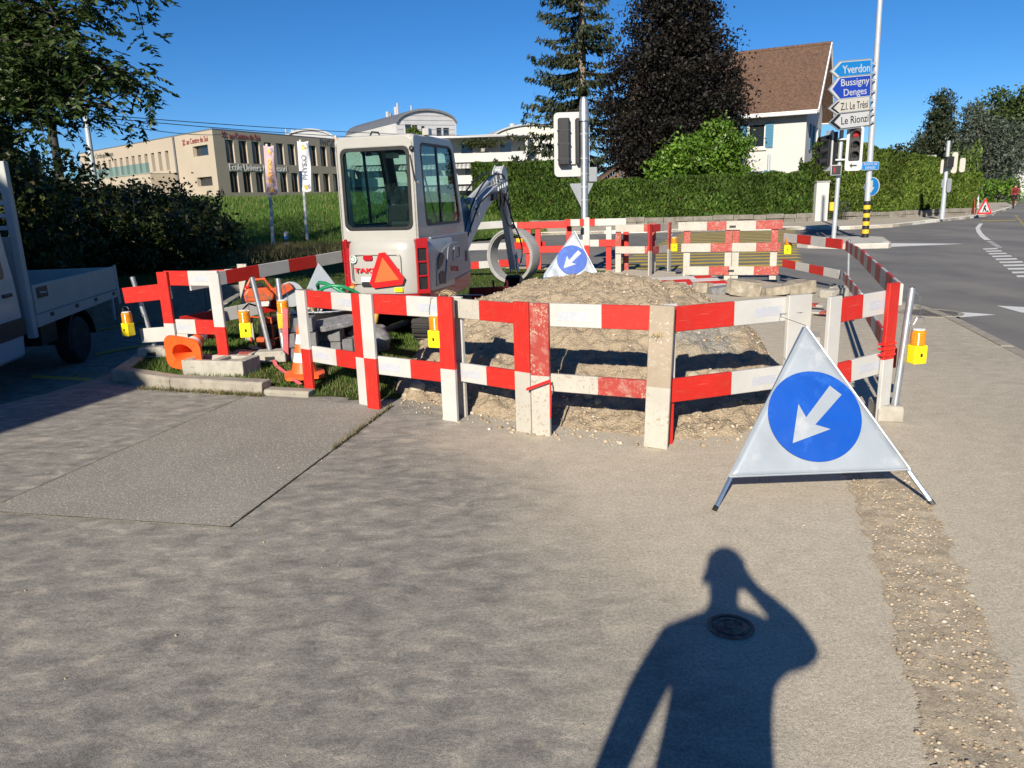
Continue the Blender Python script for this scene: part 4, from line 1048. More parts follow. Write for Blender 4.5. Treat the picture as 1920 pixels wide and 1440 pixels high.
# folded sign leaning in the pile
fs_ = thing('folded_sign', 'folded silver tripod sign sticking up from the gear pile', 'tripod sign', (-2.28, 9.2, .5), .15)
MB().prism([(-.27, .02), (.0, .52), (.34, .0), (.12, -.02), (-.05, .1)], -.012, .012, 'y').build('cloth', M['sign_foil'], fs_, .004)
MB().prism([(.12, .0), (.20, .10), (.31, .02), (.25, -.03)], -.017, -.0125, 'y').build('blue_corner', M['sign_blue'], fs_)
MB().tube([(0, .03, .52), (.1, .05, -.3)], .012, 6).build('leg', M['alu'], fs_)
# rubber mortar tub with tools
tb = thing('mortar_tub', 'black mortar tub full of tools in the gear pile', 'tub', (-2.12, 8.72, .1), .1)
MB().lathe([(.26, 0), (.33, .40), (.345, .41), (.345, .43), (.325, .43), (.25, .03), (0, .03)], 26).build('tub', M['black'], tb, smooth=40)
MB().tube([(.34 * math.cos(a), .34 * math.sin(a), .43) for a in [2 * math.pi * k / 24 for k in range(25)]], .008, 6).build('rim', M['galv_dull'], tb)
M['green'] = simple('green hose', (0.015, 0.20, 0.085), 0.4, 0, 0.15, 10)
M['mustard'] = simple('mustard yellow hose', (0.52, 0.32, 0.07), 0.5, 0, 0.15, 10)
M['blue_bag'] = simple('blue plastic', (0.02, 0.10, 0.45), 0.4, 0, 0.1, 8)
M['ash'] = simple('ash tool handle', (0.42, 0.29, 0.15), 0.6, 0, 0.2, 14)
for k in range(3):
    pts = [(-2.0 + .34 * math.cos(a) + .04 * k, 9.0 + .3 * math.sin(a), .60 + .03 * k + .16 * math.sin(a * 1.5 + k)) for a in [k + .35 * j for j in range(14)]]
    tag(MB().tube(pts, .022, 8).build('garden_hose', M['green'], smooth=60), ['lowest loop of green hose on the gear pile', 'middle loop of green hose on the gear pile', 'top loop of green hose on the gear pile'][k], 'hose', 'green hose loops')
tag(MB().tube([(-1.72 + .16 * math.cos(a), 8.85, .52 + .3 * math.sin(a)) for a in [-.9 + .28 * j for j in range(13)]], .034, 10).build('yellow_hose', M['mustard'], smooth=60), 'thick mustard yellow hose arched over the gear pile', 'hose')
tag(MB().prism([(-.16, 0), (.14, -.02), (.18, .10), (.05, .15), (-.14, .12)], -.1, .1, 'y', 0, Matrix.Translation((-2.05, 8.6, .56))).build('blue_bag', M['blue_bag'], None, .03), 'crumpled blue plastic bag on the gear pile', 'bag')
def tool(name, label, a, b, r, mat, head=None, cat='tool'):
    e = thing(name, label, cat, a, 0); v = Vector(b) - Vector(a)
    MB().tube([(0, 0, 0), v], r, 8).build('handle', mat, e)
    if head:
        hm, poly, m2 = head
        MB().prism(poly, -.02, .02, 'y', 0, Matrix.Translation(v) @ Matrix.Rotation(hm, 4, 'Z')).build('head', m2, e, .004)
    return e
tool('shovel', 'shovel with wooden handle leaning by the shaded trestle', (-1.95, 9.6, .25), (-1.60, 9.9, .92), .017, M['ash'], (.4, [(-.1, -.02), (.1, -.02), (.12, .12), (0, .22), (-.12, .12)], M['black']), 'shovel')
tool('hammer', 'sledgehammer with pale handle in the tool tub', (-2.2, 8.7, .3), (-2.32, 8.6, .74), .015, M['ash'], (.2, [(-.09, -.03), (.09, -.03), (.09, .03), (-.09, .03)], M['iron']), 'hammer')
tool('crowbar', 'dark steel crowbar sticking out of the tool tub', (-2.0, 8.72, .3), (-1.85, 8.5, .66), .012, M['iron'], (.1, [(-.03, 0), (.05, .05), (.06, .03), (0, -.02)], M['iron']), 'crowbar')
tool('spirit_level', 'grey steel bar lying across the tool tub', (-2.42, 8.6, .47), (-1.82, 8.75, .56), .018, M['galv_dull'], None, 'steel bar')
tool('pickaxe', 'pickaxe lying on the gear pile', (-2.35, 8.95, .5), (-2.05, 8.75, .62), .017, M['ash'], (.9, [(-.24, -.05), (-.05, .02), (.05, .02), (.24, -.05), (.05, .055), (-.05, .055)], M['iron']), 'pickaxe')
for k in range(26):
    pass
wb = thing('tool_bag', 'open black tool bag with scattered fittings on the gear pile', 'tool bag', (-2.38, 8.58, .10), .2)
MB().prism([(-.2, 0), (.2, 0), (.24, .36), (.1, .42), (-.12, .40), (-.25, .34)], -.14, .14, 'y').build('bag', M['black'], wb, .04)
for k in range(16):
    a = Vector((random.uniform(-.2, .2), random.uniform(-.1, .1), .38)); c = a + Vector((random.uniform(-.12, .12), random.uniform(-.08, .08), random.uniform(.03, .16)))
    MB().tube([a, c], random.uniform(.008, .02), 7).build('fitting', random.choice([M['galv_dull'], M['concrete'], M['black'], M['rubber'], M['cone_white']]), wb)
# faded band hanging down to the kerb
bd = MB()
path = [(-2.50, 7.80, .13), (-2.42, 7.62, .10), (-2.30, 7.40, .10), (-2.16, 7.15, .10), (-2.02, 6.92, .085), (-1.97, 6.86, .07)]
vs, fs = [], []
for i, p_ in enumerate(path):
    vs += [(p_[0] - .018, p_[1], p_[2] + .004 * (i % 2)), (p_[0] + .018, p_[1] + .006, p_[2] + .008)]
for i in range(len(path) - 1): fs.append((2*i, 2*i+1, 2*i+3, 2*i+2))
o = bd.add(vs, fs).build('ratchet_band', M['pinkband']); o.modifiers.new('s', 'SOLIDIFY').thickness = .003
tag(o, 'faded red band trailing from the tube posts to the kerb', 'band')
o = MB().box(-.025, .025, -.003, .003, -.55, 0).box(-.03, .012, -.006, -.001, -.60, -.2).build('ratchet_band', M['pinkband']); o.location = (-2.33, 7.83, .66); o.rotation_euler = (.05, .08, .2)
tag(o, 'faded red band hanging beside the paving block stack', 'band')
# flat boards on grass under left frame
board('worn board lying flat in the grass behind the left frame', (-3.3, 8.05, .10), (-2.5, 8.25, .11), .15, 'W', .4, roll=rad(-85), old=True)
board('second worn board lying crosswise behind the left frame', (-3.15, 8.32, .11), (-2.55, 7.98, .14), .15, 'R', .3, roll=rad(-82), old=True)
# concrete ring standing on edge behind the bucket
cr_ = thing('concrete_ring', 'grey concrete pipe ring standing on edge behind the excavator bucket', 'concrete ring', (0.10, 15.6, 0.0), rad(-32))
MB().lathe([(.475, -.15), (.55, -.15), (.55, .12), (.54, .15), (.505, .15), (.49, .13), (.475, .13), (.475, -.15)], 48, 0, None, False).build('ring', M['concrete_pale'], cr_, smooth=35).matrix_local = Matrix.Translation((0, 0, .56)) @ Matrix.Rotation(math.pi / 2, 4, 'X')

# red steel grading bucket lying beside the boom
M['bucket_red'] = simple('scraped dark red steel', (0.22, 0.012, 0.014), 0.45, 0.1, 0.25, 6, grime=((0.12, 0.06, 0.045), 9, 0.56))
gb = thing('grading_bucket', 'low red steel grading bucket lying between excavator and heap', 'bucket', (-.62, 12.1, .04), rad(6))
MB().prism([(0, 0), (.30, 0), (.42, .10), (.40, .12), (.29, .03), (.03, .03), (-.02, .30), (-.05, .30)], 0, 1.0, 'x').build('trough', M['bucket_red'], gb, .005)
for x_ in (-.012, 1.0): MB().prism([(0, 0), (.30, 0), (.42, .10), (.36, .20), (-.05, .30)], x_, x_ + .012, 'x').build('side_plate', M['bucket_red'], gb, .003)
for x_ in (.36, .58): MB().prism([(-.05, .16), (-.05, .30), (.02, .40), (.10, .38), (.06, .2)], x_, x_ + .03, 'x').build('hanger_lug', M['bucket_red'], gb, .004)
# ================================================================ MINI EXCAVATOR
M['ex_grey'] = simple('warm light grey machine paint', (0.36, 0.355, 0.33), 0.32, 0, 0.05, 3, grime=((0.42, 0.39, 0.33), 6, 0.66), coat=0.3)
M['ex_red'] = simple('red machine paint', (0.36, 0.007, 0.011), 0.3, 0, 0.08, 4, grime=((0.35, 0.05, 0.04), 9, 0.66), coat=0.3)
M['ex_silver'] = simple('silver grey machine paint', (0.25, 0.26, 0.28), 0.35, 0.25, 0.08, 4, grime=((0.35, 0.33, 0.3), 7, 0.66))
M['ex_steel'] = simple('grey boom paint', (0.44, 0.455, 0.475), 0.38, 0.15, 0.1, 5, grime=((0.22, 0.21, 0.2), 9, 0.62))
M['smv'] = simple('fluorescent orange triangle', (0.95, 0.11, 0.02), 0.5, 0, 0.04)
M['smv_red'] = simple('red reflective border', (0.62, 0.01, 0.012), 0.35, 0, 0.06)
def roundpoly(c, r, seg=5):
    out = []; n = len(c)
    for i in range(n):
        p = Vector(c[i]); a = (Vector(c[i - 1]) - p); b = (Vector(c[(i + 1) % n]) - p)
        ri = r[i] if isinstance(r, (list, tuple)) else r
        a = p + a.normalized() * min(ri, a.length * .49); b = p + b.normalized() * min(ri, b.length * .49)
        for k in range(seg + 1):
            t = k / seg; q = a * (1 - t) ** 2 + p * 2 * t * (1 - t) + b * t * t; out.append((q.x, q.y))
    return out
def ring_prism(b, outer, inner, d0, d1, axis='y', mi=0, Mx=None):
    g = {'y': lambda a, c, d: (a, d, c), 'x': lambda a, c, d: (d, a, c), 'z': lambda a, c, d: (a, c, d)}[axis]
    n = len(outer); vs = [g(*p, d) for d in (d0, d1) for p in outer] + [g(*p, d) for d in (d0, d1) for p in inner]
    fs = []
    for i in range(n):
        j = (i + 1) % n
        fs += [(i, j, n + j, n + i), (2*n + i, 3*n + i, 3*n + j, 2*n + j), (i, 2*n + i, 2*n + j, j), (n + i, n + j, 3*n + j, 3*n + i)]
    return b.add(vs, fs, mi, Mx)
EX = thing('mini_excavator', 'grey and red mini excavator with cab, parked on the grass verge', 'excavator', (-1.18, 9.64, .075), rad(-18))
# --- undercarriage
for sx in (-1, 1):
    x0, x1 = (sx * .49, sx * .26) if sx < 0 else (.26, .49)
    prof = [(.56 + .19 * math.cos(a), .19 + .19 * math.sin(a)) for a in [-math.pi/2 + math.pi * k / 10 for k in range(11)]] + [(-.56 + .19 * math.cos(a), .19 + .19 * math.sin(a)) for a in [math.pi/2 + math.pi * k / 10 for k in range(11)]]
    inn = [(y * .94 if abs(y) > .56 else y, .19 + (z - .19) * .80) for y, z in prof]
    tr_ = MB(); ring_prism(tr_, prof, inn, x0, x1, 'x'); t_o = tr_.build('track', M['rubber'], EX, .004)
    lug = MB(); per = []
    for k in range(len(prof)):
        a, c = Vector(prof[k]), Vector(prof[(k + 1) % len(prof)]); n = max(1, round((c - a).length / .075))
        for q in range(n): per.append((a + (c - a) * (q / n), (c - a).normalized()))
    for p_, d in per:
        nrm = Vector((d.y, -d.x)); a_ = math.atan2(d.y, d.x)
        Mx = Matrix.Translation((0, p_.x, p_.y)) @ Matrix.Rotation(a_, 4, 'X')
        lug.box(x0 + .004, x1 - .004, -.016, .016, -.016, .006, 0, Mx)
    lug.build('tread_lugs', M['rubber'], t_o)
    MB().lathe([(0, -.05), (.13, -.05), (.14, 0), (.13, .05), (0, .05)], 20).build('sprocket', M['ex_silver'], EX, smooth=40).matrix_local = Matrix.Translation((sx * .375, -.56, .19)) @ Matrix.Rotation(math.pi / 2, 4, 'Y')
    MB().lathe([(0, -.05), (.13, -.05), (.14, 0), (.13, .05), (0, .05)], 20).build('idler', M['ex_silver'], EX, smooth=40).matrix_local = Matrix.Translation((sx * .375, .56, .19)) @ Matrix.Rotation(math.pi / 2, 4, 'Y')
    MB().box(sx * .375 - .06, sx * .375 + .06, -.46, .46, .1, .27).build('track_frame', M['black'], EX, .01)
MB().box(-.28, .28, -.3, .3, .2, .36).lathe([(.27, .34), (.27, .44), (.2, .46)], 28).build('slew_base', M['black'], EX, .01)
bl = MB().prism([(1.08, .04), (1.12, .03), (1.17, .16), (1.13, .33), (1.09, .33), (1.12, .17)], -.5, .5, 'x').build('dozer_blade', M['ex_red'], EX, .006)
MB().box(-.36, -.28, .3, 1.1, .12, .2).box(.28, .36, .3, 1.1, .12, .2).build('blade_arms', M['ex_red'], bl, .006)
MB().tube([(0, .4, .25), (0, 1.08, .2)], .035, 10).build('blade_cylinder', M['ex_silver'], bl, smooth=50)
# --- counterweight and skirt
plan = roundpoly([(-.475, .0), (-.475, -.97), (.535, -.97), (.535, .0)], [.01, .30, .30, .01], 9)
plan = [(x, y - (0.035 * math.cos(x * 3.0) if y < -.6 else 0)) for x, y in plan]
def loft(rings, mi=0):
    n = len(rings[0]); vs = [p for r in rings for p in r]; fs = [tuple(range(n))[::-1], tuple(range((len(rings)-1)*n, len(rings)*n))]
    for k in range(len(rings) - 1):
        for i in range(n):
            j = (i + 1) % n; fs.append((k*n+i, k*n+j, (k+1)*n+j, (k+1)*n+i))
    return MB().add(vs, fs, mi)
def sring(pl, z, s, cy=-.3): return [(x * s, cy + (y - cy) * s, z) for x, y in pl]
loft([sring(plan, .605, .985), sring(plan, .64, 1.0), sring(plan, .9, 1.0), sring(plan, 1.10, .995), sring(plan, 1.17, .975), sring(plan, 1.205, .94)]).build('counterweight', M['ex_grey'], EX, smooth=35)
loft([sring(plan, .36, .80), sring(plan, .375, .90), sring(plan, .42, .955), sring(plan, .5, .985), sring(plan, .60, .99)]).build('red_skirt', M['ex_red'], EX, smooth=35)
# recessed panel and lamp on the counterweight
pn = MB(); ring_prism(pn, roundpoly([(-.34, .72), (.30, .72), (.30, 1.06), (-.34, 1.06)], .06, 5), roundpoly([(-.325, .735), (.285, .735), (.285, 1.045), (-.325, 1.045)], .05, 5), -1.017, -.99, 'y')
pn.build('panel_rim', M['ex_grey'], EX)
MB().prism(roundpoly([(-.165, .985), (-.05, .985), (-.05, 1.045), (-.165, 1.045)], .028, 4), -1.022, -.99, 'y').build('tail_lamp', M['ex_red'], EX)
# red ventilated corners
for sx in (-1, 1):
    c = MB(); cx = .485 if sx > 0 else -.425
    Mx = Matrix.Translation((cx, -.86, 0)) @ Matrix.Rotation(rad(38 if sx > 0 else -38), 4, 'Z')
    w0, w1 = (-.07, .075) if sx > 0 else (-.06, .03)
    for z0, z1 in ((.60, .65), (.79, .81), (.95, .97), (1.11, 1.22)): c.box(w0, w1, -.055, .05, z0, z1, 0, Mx)
    c.box(w0, w0 + .022, -.056, .05, .601, 1.219, 0, Mx).box(w1 - .022, w1, -.054, .05, .601, 1.215, 0, Mx)
    o = c.build('corner_vent', M['ex_red'], EX, .008)
    MB().box(w0 + .01, w1 - .01, -.03, .04, .62, 1.2, 0, Mx).build('vent_grille', M['black'], o)
# --- cab
rear_o = roundpoly([(-.485, 1.19), (.485, 1.19), (.485, 2.335), (-.485, 2.335)], [.05, .05, .13, .13], 6)
rear_i = roundpoly([(-.425, 1.315), (.425, 1.315), (.425, 2.215), (-.425, 2.215)], .085, 6)
b = MB(); ring_prism(b, rear_o, rear_i, -.90, -.85, 'y'); cab = b.build('cab_shell', M['ex_grey'], EX, .012)
b = MB(); ring_prism(b, rear_i, roundpoly([(-.39, 1.35), (.39, 1.35), (.39, 2.18), (-.39, 2.18)], .07, 6), -.905, -.875, 'y'); gk = b.build('rear_gasket', M['black'], EX)
MB().prism(roundpoly([(-.392, 1.348), (.392, 1.348), (.392, 2.182), (-.392, 2.182)], .07, 6), -.892, -.886, 'y').build('rear_window', M['cab_glass'], EX)
so = roundpoly([(-.90, 1.19), (.56, 1.19), (.25, 2.335), (-.90, 2.335)], [.02, .10, .14, .06], 6)
si = roundpoly([(-.655, 1.35), (.415, 1.35), (.19, 2.255), (-.735, 2.255)], [.08, .08, .10, .10], 6)
sg = roundpoly([(-.630, 1.375), (.385, 1.375), (.17, 2.23), (-.71, 2.23)], [.06, .06, .08, .08], 6)
for sx in (-1, 1):
    b = MB(); ring_prism(b, so, si, sx * .485, sx * .445, 'x'); b.build('cab_side', M['ex_grey'], cab, .012)
    b = MB(); ring_prism(b, si, sg, sx * .488, sx * .46, 'x'); b.build('side_gasket', M['black'], cab)
    MB().prism(sg, sx * .474, sx * .468, 'x').build('side_window', M['cab_glass'], cab)
    Mx = Matrix.Rotation(rad(3), 4, 'X')
    MB().prism([(-.20, 1.37), (-.165, 1.37), (-.245, 2.24), (-.28, 2.24)], sx * .482, sx * .46, 'x').build('window_divider', M['black'], cab)
MB().prism(roundpoly([(-.485, -.90), (.485, -.90), (.485, .26), (-.485, .26)], .09, 6), 2.285, 2.345, 'z').build('roof', M['ex_grey'], EX, .03)
MB().box(-.30, .30, -.6, .0, 2.346, 2.37).build('roof_hatch', M['ex_grey'], EX, .015)
# windscreen frame leaning back
fM = frame_M((0, .56, 1.19), (1, 0, 0), (0, -.31, 1.145))
fo = roundpoly([(-.445, 0), (.445, 0), (.445, 1.16), (-.445, 1.16)], .05, 5); fi = roundpoly([(-.36, .10), (.36, .10), (.36, 1.06), (-.36, 1.06)], .06, 5)
b = MB(); ring_prism(b, fo, fi, -.02, .02, 'z', 0, fM); b.build('windscreen_frame', M['black'], EX)
MB().prism(fi, -.004, .002, 'z', 0, fM).build('windscreen', M['cab_glass'], EX)
MB().tube([(.14, .50, 1.25), (.05, .32, 1.95)], .012, 6).build('wiper', M['black'], EX)
MB().box(-.47, .47, -.88, .54, 1.17, 1.21).build('cab_floor', M['black'], EX)
MB().box(-.09, -.02, .28, .36, 1.2, 2.3).build('front_pillar', M['black'], EX)
# seat, levers, mirror inside
MB().prism(roundpoly([(-.03, 1.40), (.34, 1.40), (.30, 1.78), (.02, 1.80)], .06, 5), -.52, -.42, 'y').build('seat_back', M['black'], EX, .025)
MB().box(-.03, .36, -.62, -.16, 1.21, 1.42).build('seat_cushion', M['black'], EX, .05)
MB().prism(roundpoly([(-.06, 1.34), (.40, 1.34), (.36, 1.60), (-.03, 1.60)], .05, 5), -.58, -.53, 'y').build('seat_shell', M['black'], EX, .02)
for x in (-.22, .40):
    MB().tube([(x, -.1, 1.2), (x, -.05, 1.48), (x + .02, .0, 1.6)], [.02, .016, .026], 8).build('control_lever', M['black'], EX, smooth=50)
MB().tube([(-.26, .3, 1.2), (-.27, .25, 1.62), (-.17, .25, 1.68), (-.12, .28, 1.4)], .016, 8).build('grab_rail', M['black'], EX, smooth=50)
b = MB(); vs, fs = [], []
for i in range(13):
    for j in range(13):
        u, v = i / 12, j / 12; p_ = Vector((-.06 + .48 * u, -.56 + .03 * math.sin(u * 9), 1.34 + .50 * v))
        p_ += Vector((.02, .05, .03)) * mnoise.noise(p_ * 9); vs.append(p_)
for i in range(12):
    for j in range(12): fs.append((i*13+j, (i+1)*13+j, (i+1)*13+j+1, i*13+j+1))
MB().add(vs, fs).build('seat_cover_film', M['clear'], EX, smooth=20)
MB().prism(roundpoly([(.1, 2.05), (.32, 2.06), (.33, 2.16), (.1, 2.17)], .05, 5), .1, .14, 'y').build('mirror', M['black'], EX)
MB().box(-.22, -.10, -.2, -.05, 2.14, 2.2).build('roof_lamp', M['cone_white'], EX, .01)
# rear pillar fittings
MB().tube([(.44, -.905, 2.12), (.475, -.92, 1.92), (.49, -.91, 1.84)], .008, 6).build('aerial_stay', M['black'], EX)
MB().lathe([(0, 0), (.022, 0), (.022, .02), (0, .024)], 12).build('stay_knob', M['chrome'], EX).matrix_local = Matrix.Translation((.488, -.87, 1.83)) @ Matrix.Rotation(math.pi / 2, 4, 'Y')
MB().lathe([(0, 0), (.026, 0), (.030, .02), (.022, .035), (0, .038)], 14).build('work_lamp', M['black'], EX, smooth=40).matrix_local = Matrix.Translation((.47, -.905, 2.18)) @ Matrix.Rotation(rad(70), 4, 'X')
MB().tube([(.30, -.7, 2.345), (.30, -.7, 2.43)], .014, 6).box(.44, .52, -.55, -.45, 2.345, 2.42).build('roof_mirror', M['ex_grey'], EX, .01)
MB().tube([(-.20, -.6, 2.345), (-.16, -.6, 2.41), (-.08, -.6, 2.40), (-.06, -.6, 2.35)], .010, 6).build('roof_handle', M['black'], EX)
# --- right side hood
sd_ = MB().prism([(-.62, .62), (.58, .66), (.60, .78), (.58, 1.22), (-.62, 1.22)], .44, .512, 'x').build('side_panel', M['ex_silver'], EX, .015)
arch = [(-.60, .64), (.56, .72), (.57, .82)] + [(.02 + .54 * math.cos(a) * (1.0 if math.cos(a) > 0 else 1.1), .80 + .33 * math.sin(a)) for a in [math.pi * k / 14 for k in range(1, 14)]] + [(-.58, .80)]
hd = MB().prism(arch, .512, .545, 'x').build('engine_door', M['ex_silver'], EX, .018)
MB().prism(roundpoly([(-.55, .83), (-.42, .88), (-.33, .98), (-.42, 1.04), (-.52, .96)], .03, 4), .546, .551, 'x').build('door_vent', M['black'], hd)
MB().prism(roundpoly([(-.50, .66), (-.30, .67), (-.27, .76), (-.42, .82), (-.53, .78)], .03, 4), .546, .551, 'x').build('door_vent', M['black'], hd)
MB().prism([(-.36, .65), (-.30, .65), (-.15, 1.10), (-.21, 1.08)], .545, .556, 'x').build('door_rib', M['ex_silver'], hd, .004)
pn = MB(); ring_prism(pn, roundpoly([(-.06, .90), (.20, .92), (.18, 1.08), (-.02, 1.07)], .03, 4), roundpoly([(-.03, .925), (.17, .94), (.155, 1.06), (0, 1.05)], .025, 4), .545, .556, 'x'); pn.build('handle_rim', M['ex_silver'], hd)
for k in (0, 1): MB().box(.545, .55, .36 + k * .05, .375 + k * .05, .86, 1.0).build('louvre', M['black'], hd)
MB().prism([(-.62, .40), (.55, .52), (.62, .60), (.60, .72), (-.60, .615)], .40, .520, 'x').build('side_skirt', M['ex_red'], EX, .015)
MB().prism([(-.62, .62), (.50, .62), (.55, .72), (.58, 1.22), (-.62, 1.22)], -.47, -.43, 'x').build('side_panel', M['ex_grey'], EX, .015)
MB().box(-.42, .42, -.6, .56, .55, 1.17).build('engine_bay', M['black'], EX)
# --- signs on the machine
Mr = Matrix.Translation((.115, -1.035, .845)) @ Matrix.Rotation(rad(-7), 4, 'Y')
def hexa(R, c): 
    out = []
    for k in range(3):
        a = math.pi / 2 + k * 2 * math.pi / 3
        for s in (c, -c) : out.append((R * math.cos(a + s), R * math.sin(a + s)))
    return [out[1], out[0], out[3], out[2], out[5], out[4]]
MB().prism(hexa(.235, .17), -.008, .0, 'y', 0, Mr).build('warning_triangle_border', M['smv_red'], EX)
MB().prism([(.178 * math.cos(a), .178 * math.sin(a)) for a in (math.pi/2, math.pi/2 + 2*math.pi/3, math.pi/2 + 4*math.pi/3)], -.011, -.008, 'y', 0, Mr).build('warning_triangle', M['smv'], EX)
RX = Matrix.Rotation(math.pi / 2, 4, 'X')
text_part('maker_lettering', 'TAKEUCHI', .075, M['smv_red'], EX, Matrix.Translation((-.01, -1.02, .87)) @ RX, .56, .003, bold=.002)
text_part('model_lettering', 'TB216', .05, M['smv_red'], EX, Matrix.Translation((-.36, -.985, .71)) @ Matrix.Rotation(rad(-10), 4, 'Z') @ RX, .13, .003)
MB().prism([(.045 * math.cos(a), .045 * math.sin(a)) for a in [2*math.pi*k/20 for k in range(20)]], -.004, 0, 'y', 0, Matrix.Translation((-.30, -1.008, 1.0))).build('round_sticker', M['cone_white'], EX)
ring_o = MB().lathe([(.022, 0), (.022, .002), (.032, .002), (.032, 0)], 20, 0, None, False); ring_o.build('sticker_print', M['green'], EX).matrix_local = Matrix.Translation((-.30, -1.012, 1.0)) @ RX
MB().box(-.20, .0, -1.026, -1.02, .745, .80).build('white_label', M['cone_white'], EX)
MB().box(-.20, .0, -1.026, -1.02, .69, .74).build('black_label', M['black'], EX)
MB().box(.20, .30, -1.012, -1.004, .63, .68).build('yellow_label', M['yellow'], EX)
RYZ = Matrix.Rotation(math.pi / 2, 4, 'Z') @ RX
text_part('model_lettering', 'TB216', .085, M['smv_red'], hd, Matrix.Translation((.547, -.02, .80)) @ Matrix.Rotation(rad(-6), 4, 'X') @ RYZ, .27, .003, bold=.003)
# --- boom, stick and bucket
bx = .15
def limb(path, wid, x, name, mat, par, bev=.008):
    """box girder along (y,z) path with heights"""
    L, R_ = [], []
    for i, (y, z, h) in enumerate(path):
        a = Vector(path[max(0, i-1)][:2]); c = Vector(path[min(len(path)-1, i+1)][:2]); d = (c - a).normalized(); n = Vector((-d.y, d.x)) * h / 2
        L.append((y + n.x, z + n.y)); R_.append((y - n.x, z - n.y))
    return MB().prism(L + R_[::-1], x - wid / 2, x + wid / 2, 'x').build(name, mat, par, bev)
MB().prism([(.5, .50), (.78, .52), (.92, .62), (.92, .80), (.80, .92), (.56, .84)], bx - .12, bx + .12, 'x').build('swing_bracket', M['ex_steel'], EX, .015)
boom = limb([(.82, .66, .15), (1.2, .95, .20), (1.7, 1.30, .23), (2.15, 1.56, .21), (2.6, 1.72, .17), (3.08, 1.82, .12)], .13, bx, 'boom', M['ex_steel'], EX)
for s in (-1, 1):
    MB().prism([(2.78, 1.72), (3.05, 1.70), (3.2, 1.82), (3.1, 1.95), (2.85, 1.9)], bx + s * .075, bx + s * .095, 'x').build('boom_fork', M['ex_steel'], boom, .004)
    MB().prism(roundpoly([(1.45, 1.15), (1.85, 1.36), (1.66, 1.66), (1.52, 1.64)], .05, 4), bx + s * .06, bx + s * .08, 'x').build('cylinder_lug', M['ex_steel'], boom, .003)
MB().tube([(bx, 1.58, 1.60), (bx, 2.4, 1.86)], .048, 14).build('arm_cylinder', M['ex_steel'], EX, smooth=50)
MB().tube([(bx, 2.35, 1.845), (bx, 3.0, 2.05)], .026, 12).build('arm_cylinder_rod', M['chrome'], EX, smooth=50)
MB().tube([(bx, .9, .55), (bx, 1.5, 1.02)], .042, 14).build('boom_cylinder', M['ex_steel'], EX, smooth=50)
MB().tube([(bx, 1.45, .98), (bx, 1.9, 1.45)], .022, 12).build('boom_cylinder_rod', M['chrome'], EX, smooth=50)
stick = limb([(2.98, 2.10, .10), (3.10, 1.90, .20), (3.22, 1.6, .20), (3.40, 1.1, .16), (3.62, .46, .10)], .11, bx, 'stick', M['ex_steel'], EX)
MB().prism(roundpoly([(2.88, 2.02), (3.05, 2.16), (3.22, 2.02), (3.18, 1.8), (3.02, 1.78)], .05, 4), bx - .08, bx - .06, 'x').build('stick_cheek', M['ex_steel'], stick, .003)
MB().prism(roundpoly([(2.88, 2.02), (3.05, 2.16), (3.22, 2.02), (3.18, 1.8), (3.02, 1.78)], .05, 4), bx + .06, bx + .08, 'x').build('stick_cheek', M['ex_steel'], stick, .003)
MB().tube([(bx, 3.28, 1.72), (bx, 3.46, 1.15)], .036, 12).build('bucket_cylinder', M['ex_steel'], EX, smooth=50)
MB().tube([(bx, 3.45, 1.18), (bx, 3.60, .72)], .02, 10).build('bucket_cylinder_rod', M['chrome'], EX, smooth=50)
MB().prism([(3.54, .70), (3.62, .74), (3.74, .42), (3.66, .38)], bx - .075, bx - .055, 'x').prism([(3.54, .70), (3.62, .74), (3.74, .42), (3.66, .38)], bx + .055, bx + .075, 'x').build('bucket_link', M['ex_silver'], EX, .004)
bk = [(3.62, .50), (3.74, .44), (3.80, .26), (3.74, .08), (3.56, .0), (3.36, .05), (3.38, .075), (3.55, .04), (3.71, .12), (3.76, .26), (3.70, .40), (3.60, .44)]
bk = [(y_, z_ * .7) for y_, z_ in bk]
bko = MB().prism(bk, bx - .12, bx + .12, 'x').build('bucket', M['black'], EX, .004)
for s in (-1, 1): MB().prism([(3.60, .335), (3.72, .30), (3.78, .18), (3.72, .06), (3.56, .01), (3.38, .04)], bx + s * .12, bx + s * .132, 'x').build('bucket_side', M['black'], bko)
for k in range(3): MB().box(bx - .11 + k * .09, bx - .07 + k * .09, 3.28, 3.38, .04, .065).build('bucket_tooth', M['ex_silver'], bko, .003)
for k, (dx, pts) in enumerate(((.09, [(.9, .9), (1.2, 1.25), (1.6, 1.62), (2.2, 1.92), (2.9, 1.99), (3.15, 1.75), (3.3, 1.3)]), (.11, [(.9, .85), (1.3, 1.2), (1.8, 1.58), (2.5, 1.72), (3.0, 1.60), (3.2, 1.40), (3.42, 1.15)]),
                               (-.09, [(.9, .9), (1.25, 1.3), (1.6, 1.66), (2.3, 1.95), (2.95, 2.02), (3.2, 1.8)]), (.13, [(2.7, 1.78), (2.78, 1.45), (3.05, 1.2), (3.3, 1.22)]), (.12, [(3.35, 1.2), (3.62, 1.0), (3.78, .75), (3.66, .55)]))):
    sm = []
    V2 = [Vector(p_) for p_ in pts]
    for i in range(len(V2) - 1):
        p0, p1, p2, p3 = V2[max(0, i-1)], V2[i], V2[i+1], V2[min(len(V2)-1, i+2)]
        for t in (0, .25, .5, .75):
            q = .5 * ((2*p1) + (p2-p0)*t + (2*p0-5*p1+4*p2-p3)*t*t + (3*p1-p0-3*p2+p3)*t**3); sm.append((bx + dx, q.x, q.y))
    sm.append((bx + dx, *pts[-1]))
    MB().tube(sm, .013, 7).build('hydraulic_hose', M['black'], EX, smooth=60)
MB().box(bx - .1, bx + .12, 2.35, 2.52, 1.60, 1.72).build('work_light', M['black'], boom, .02)
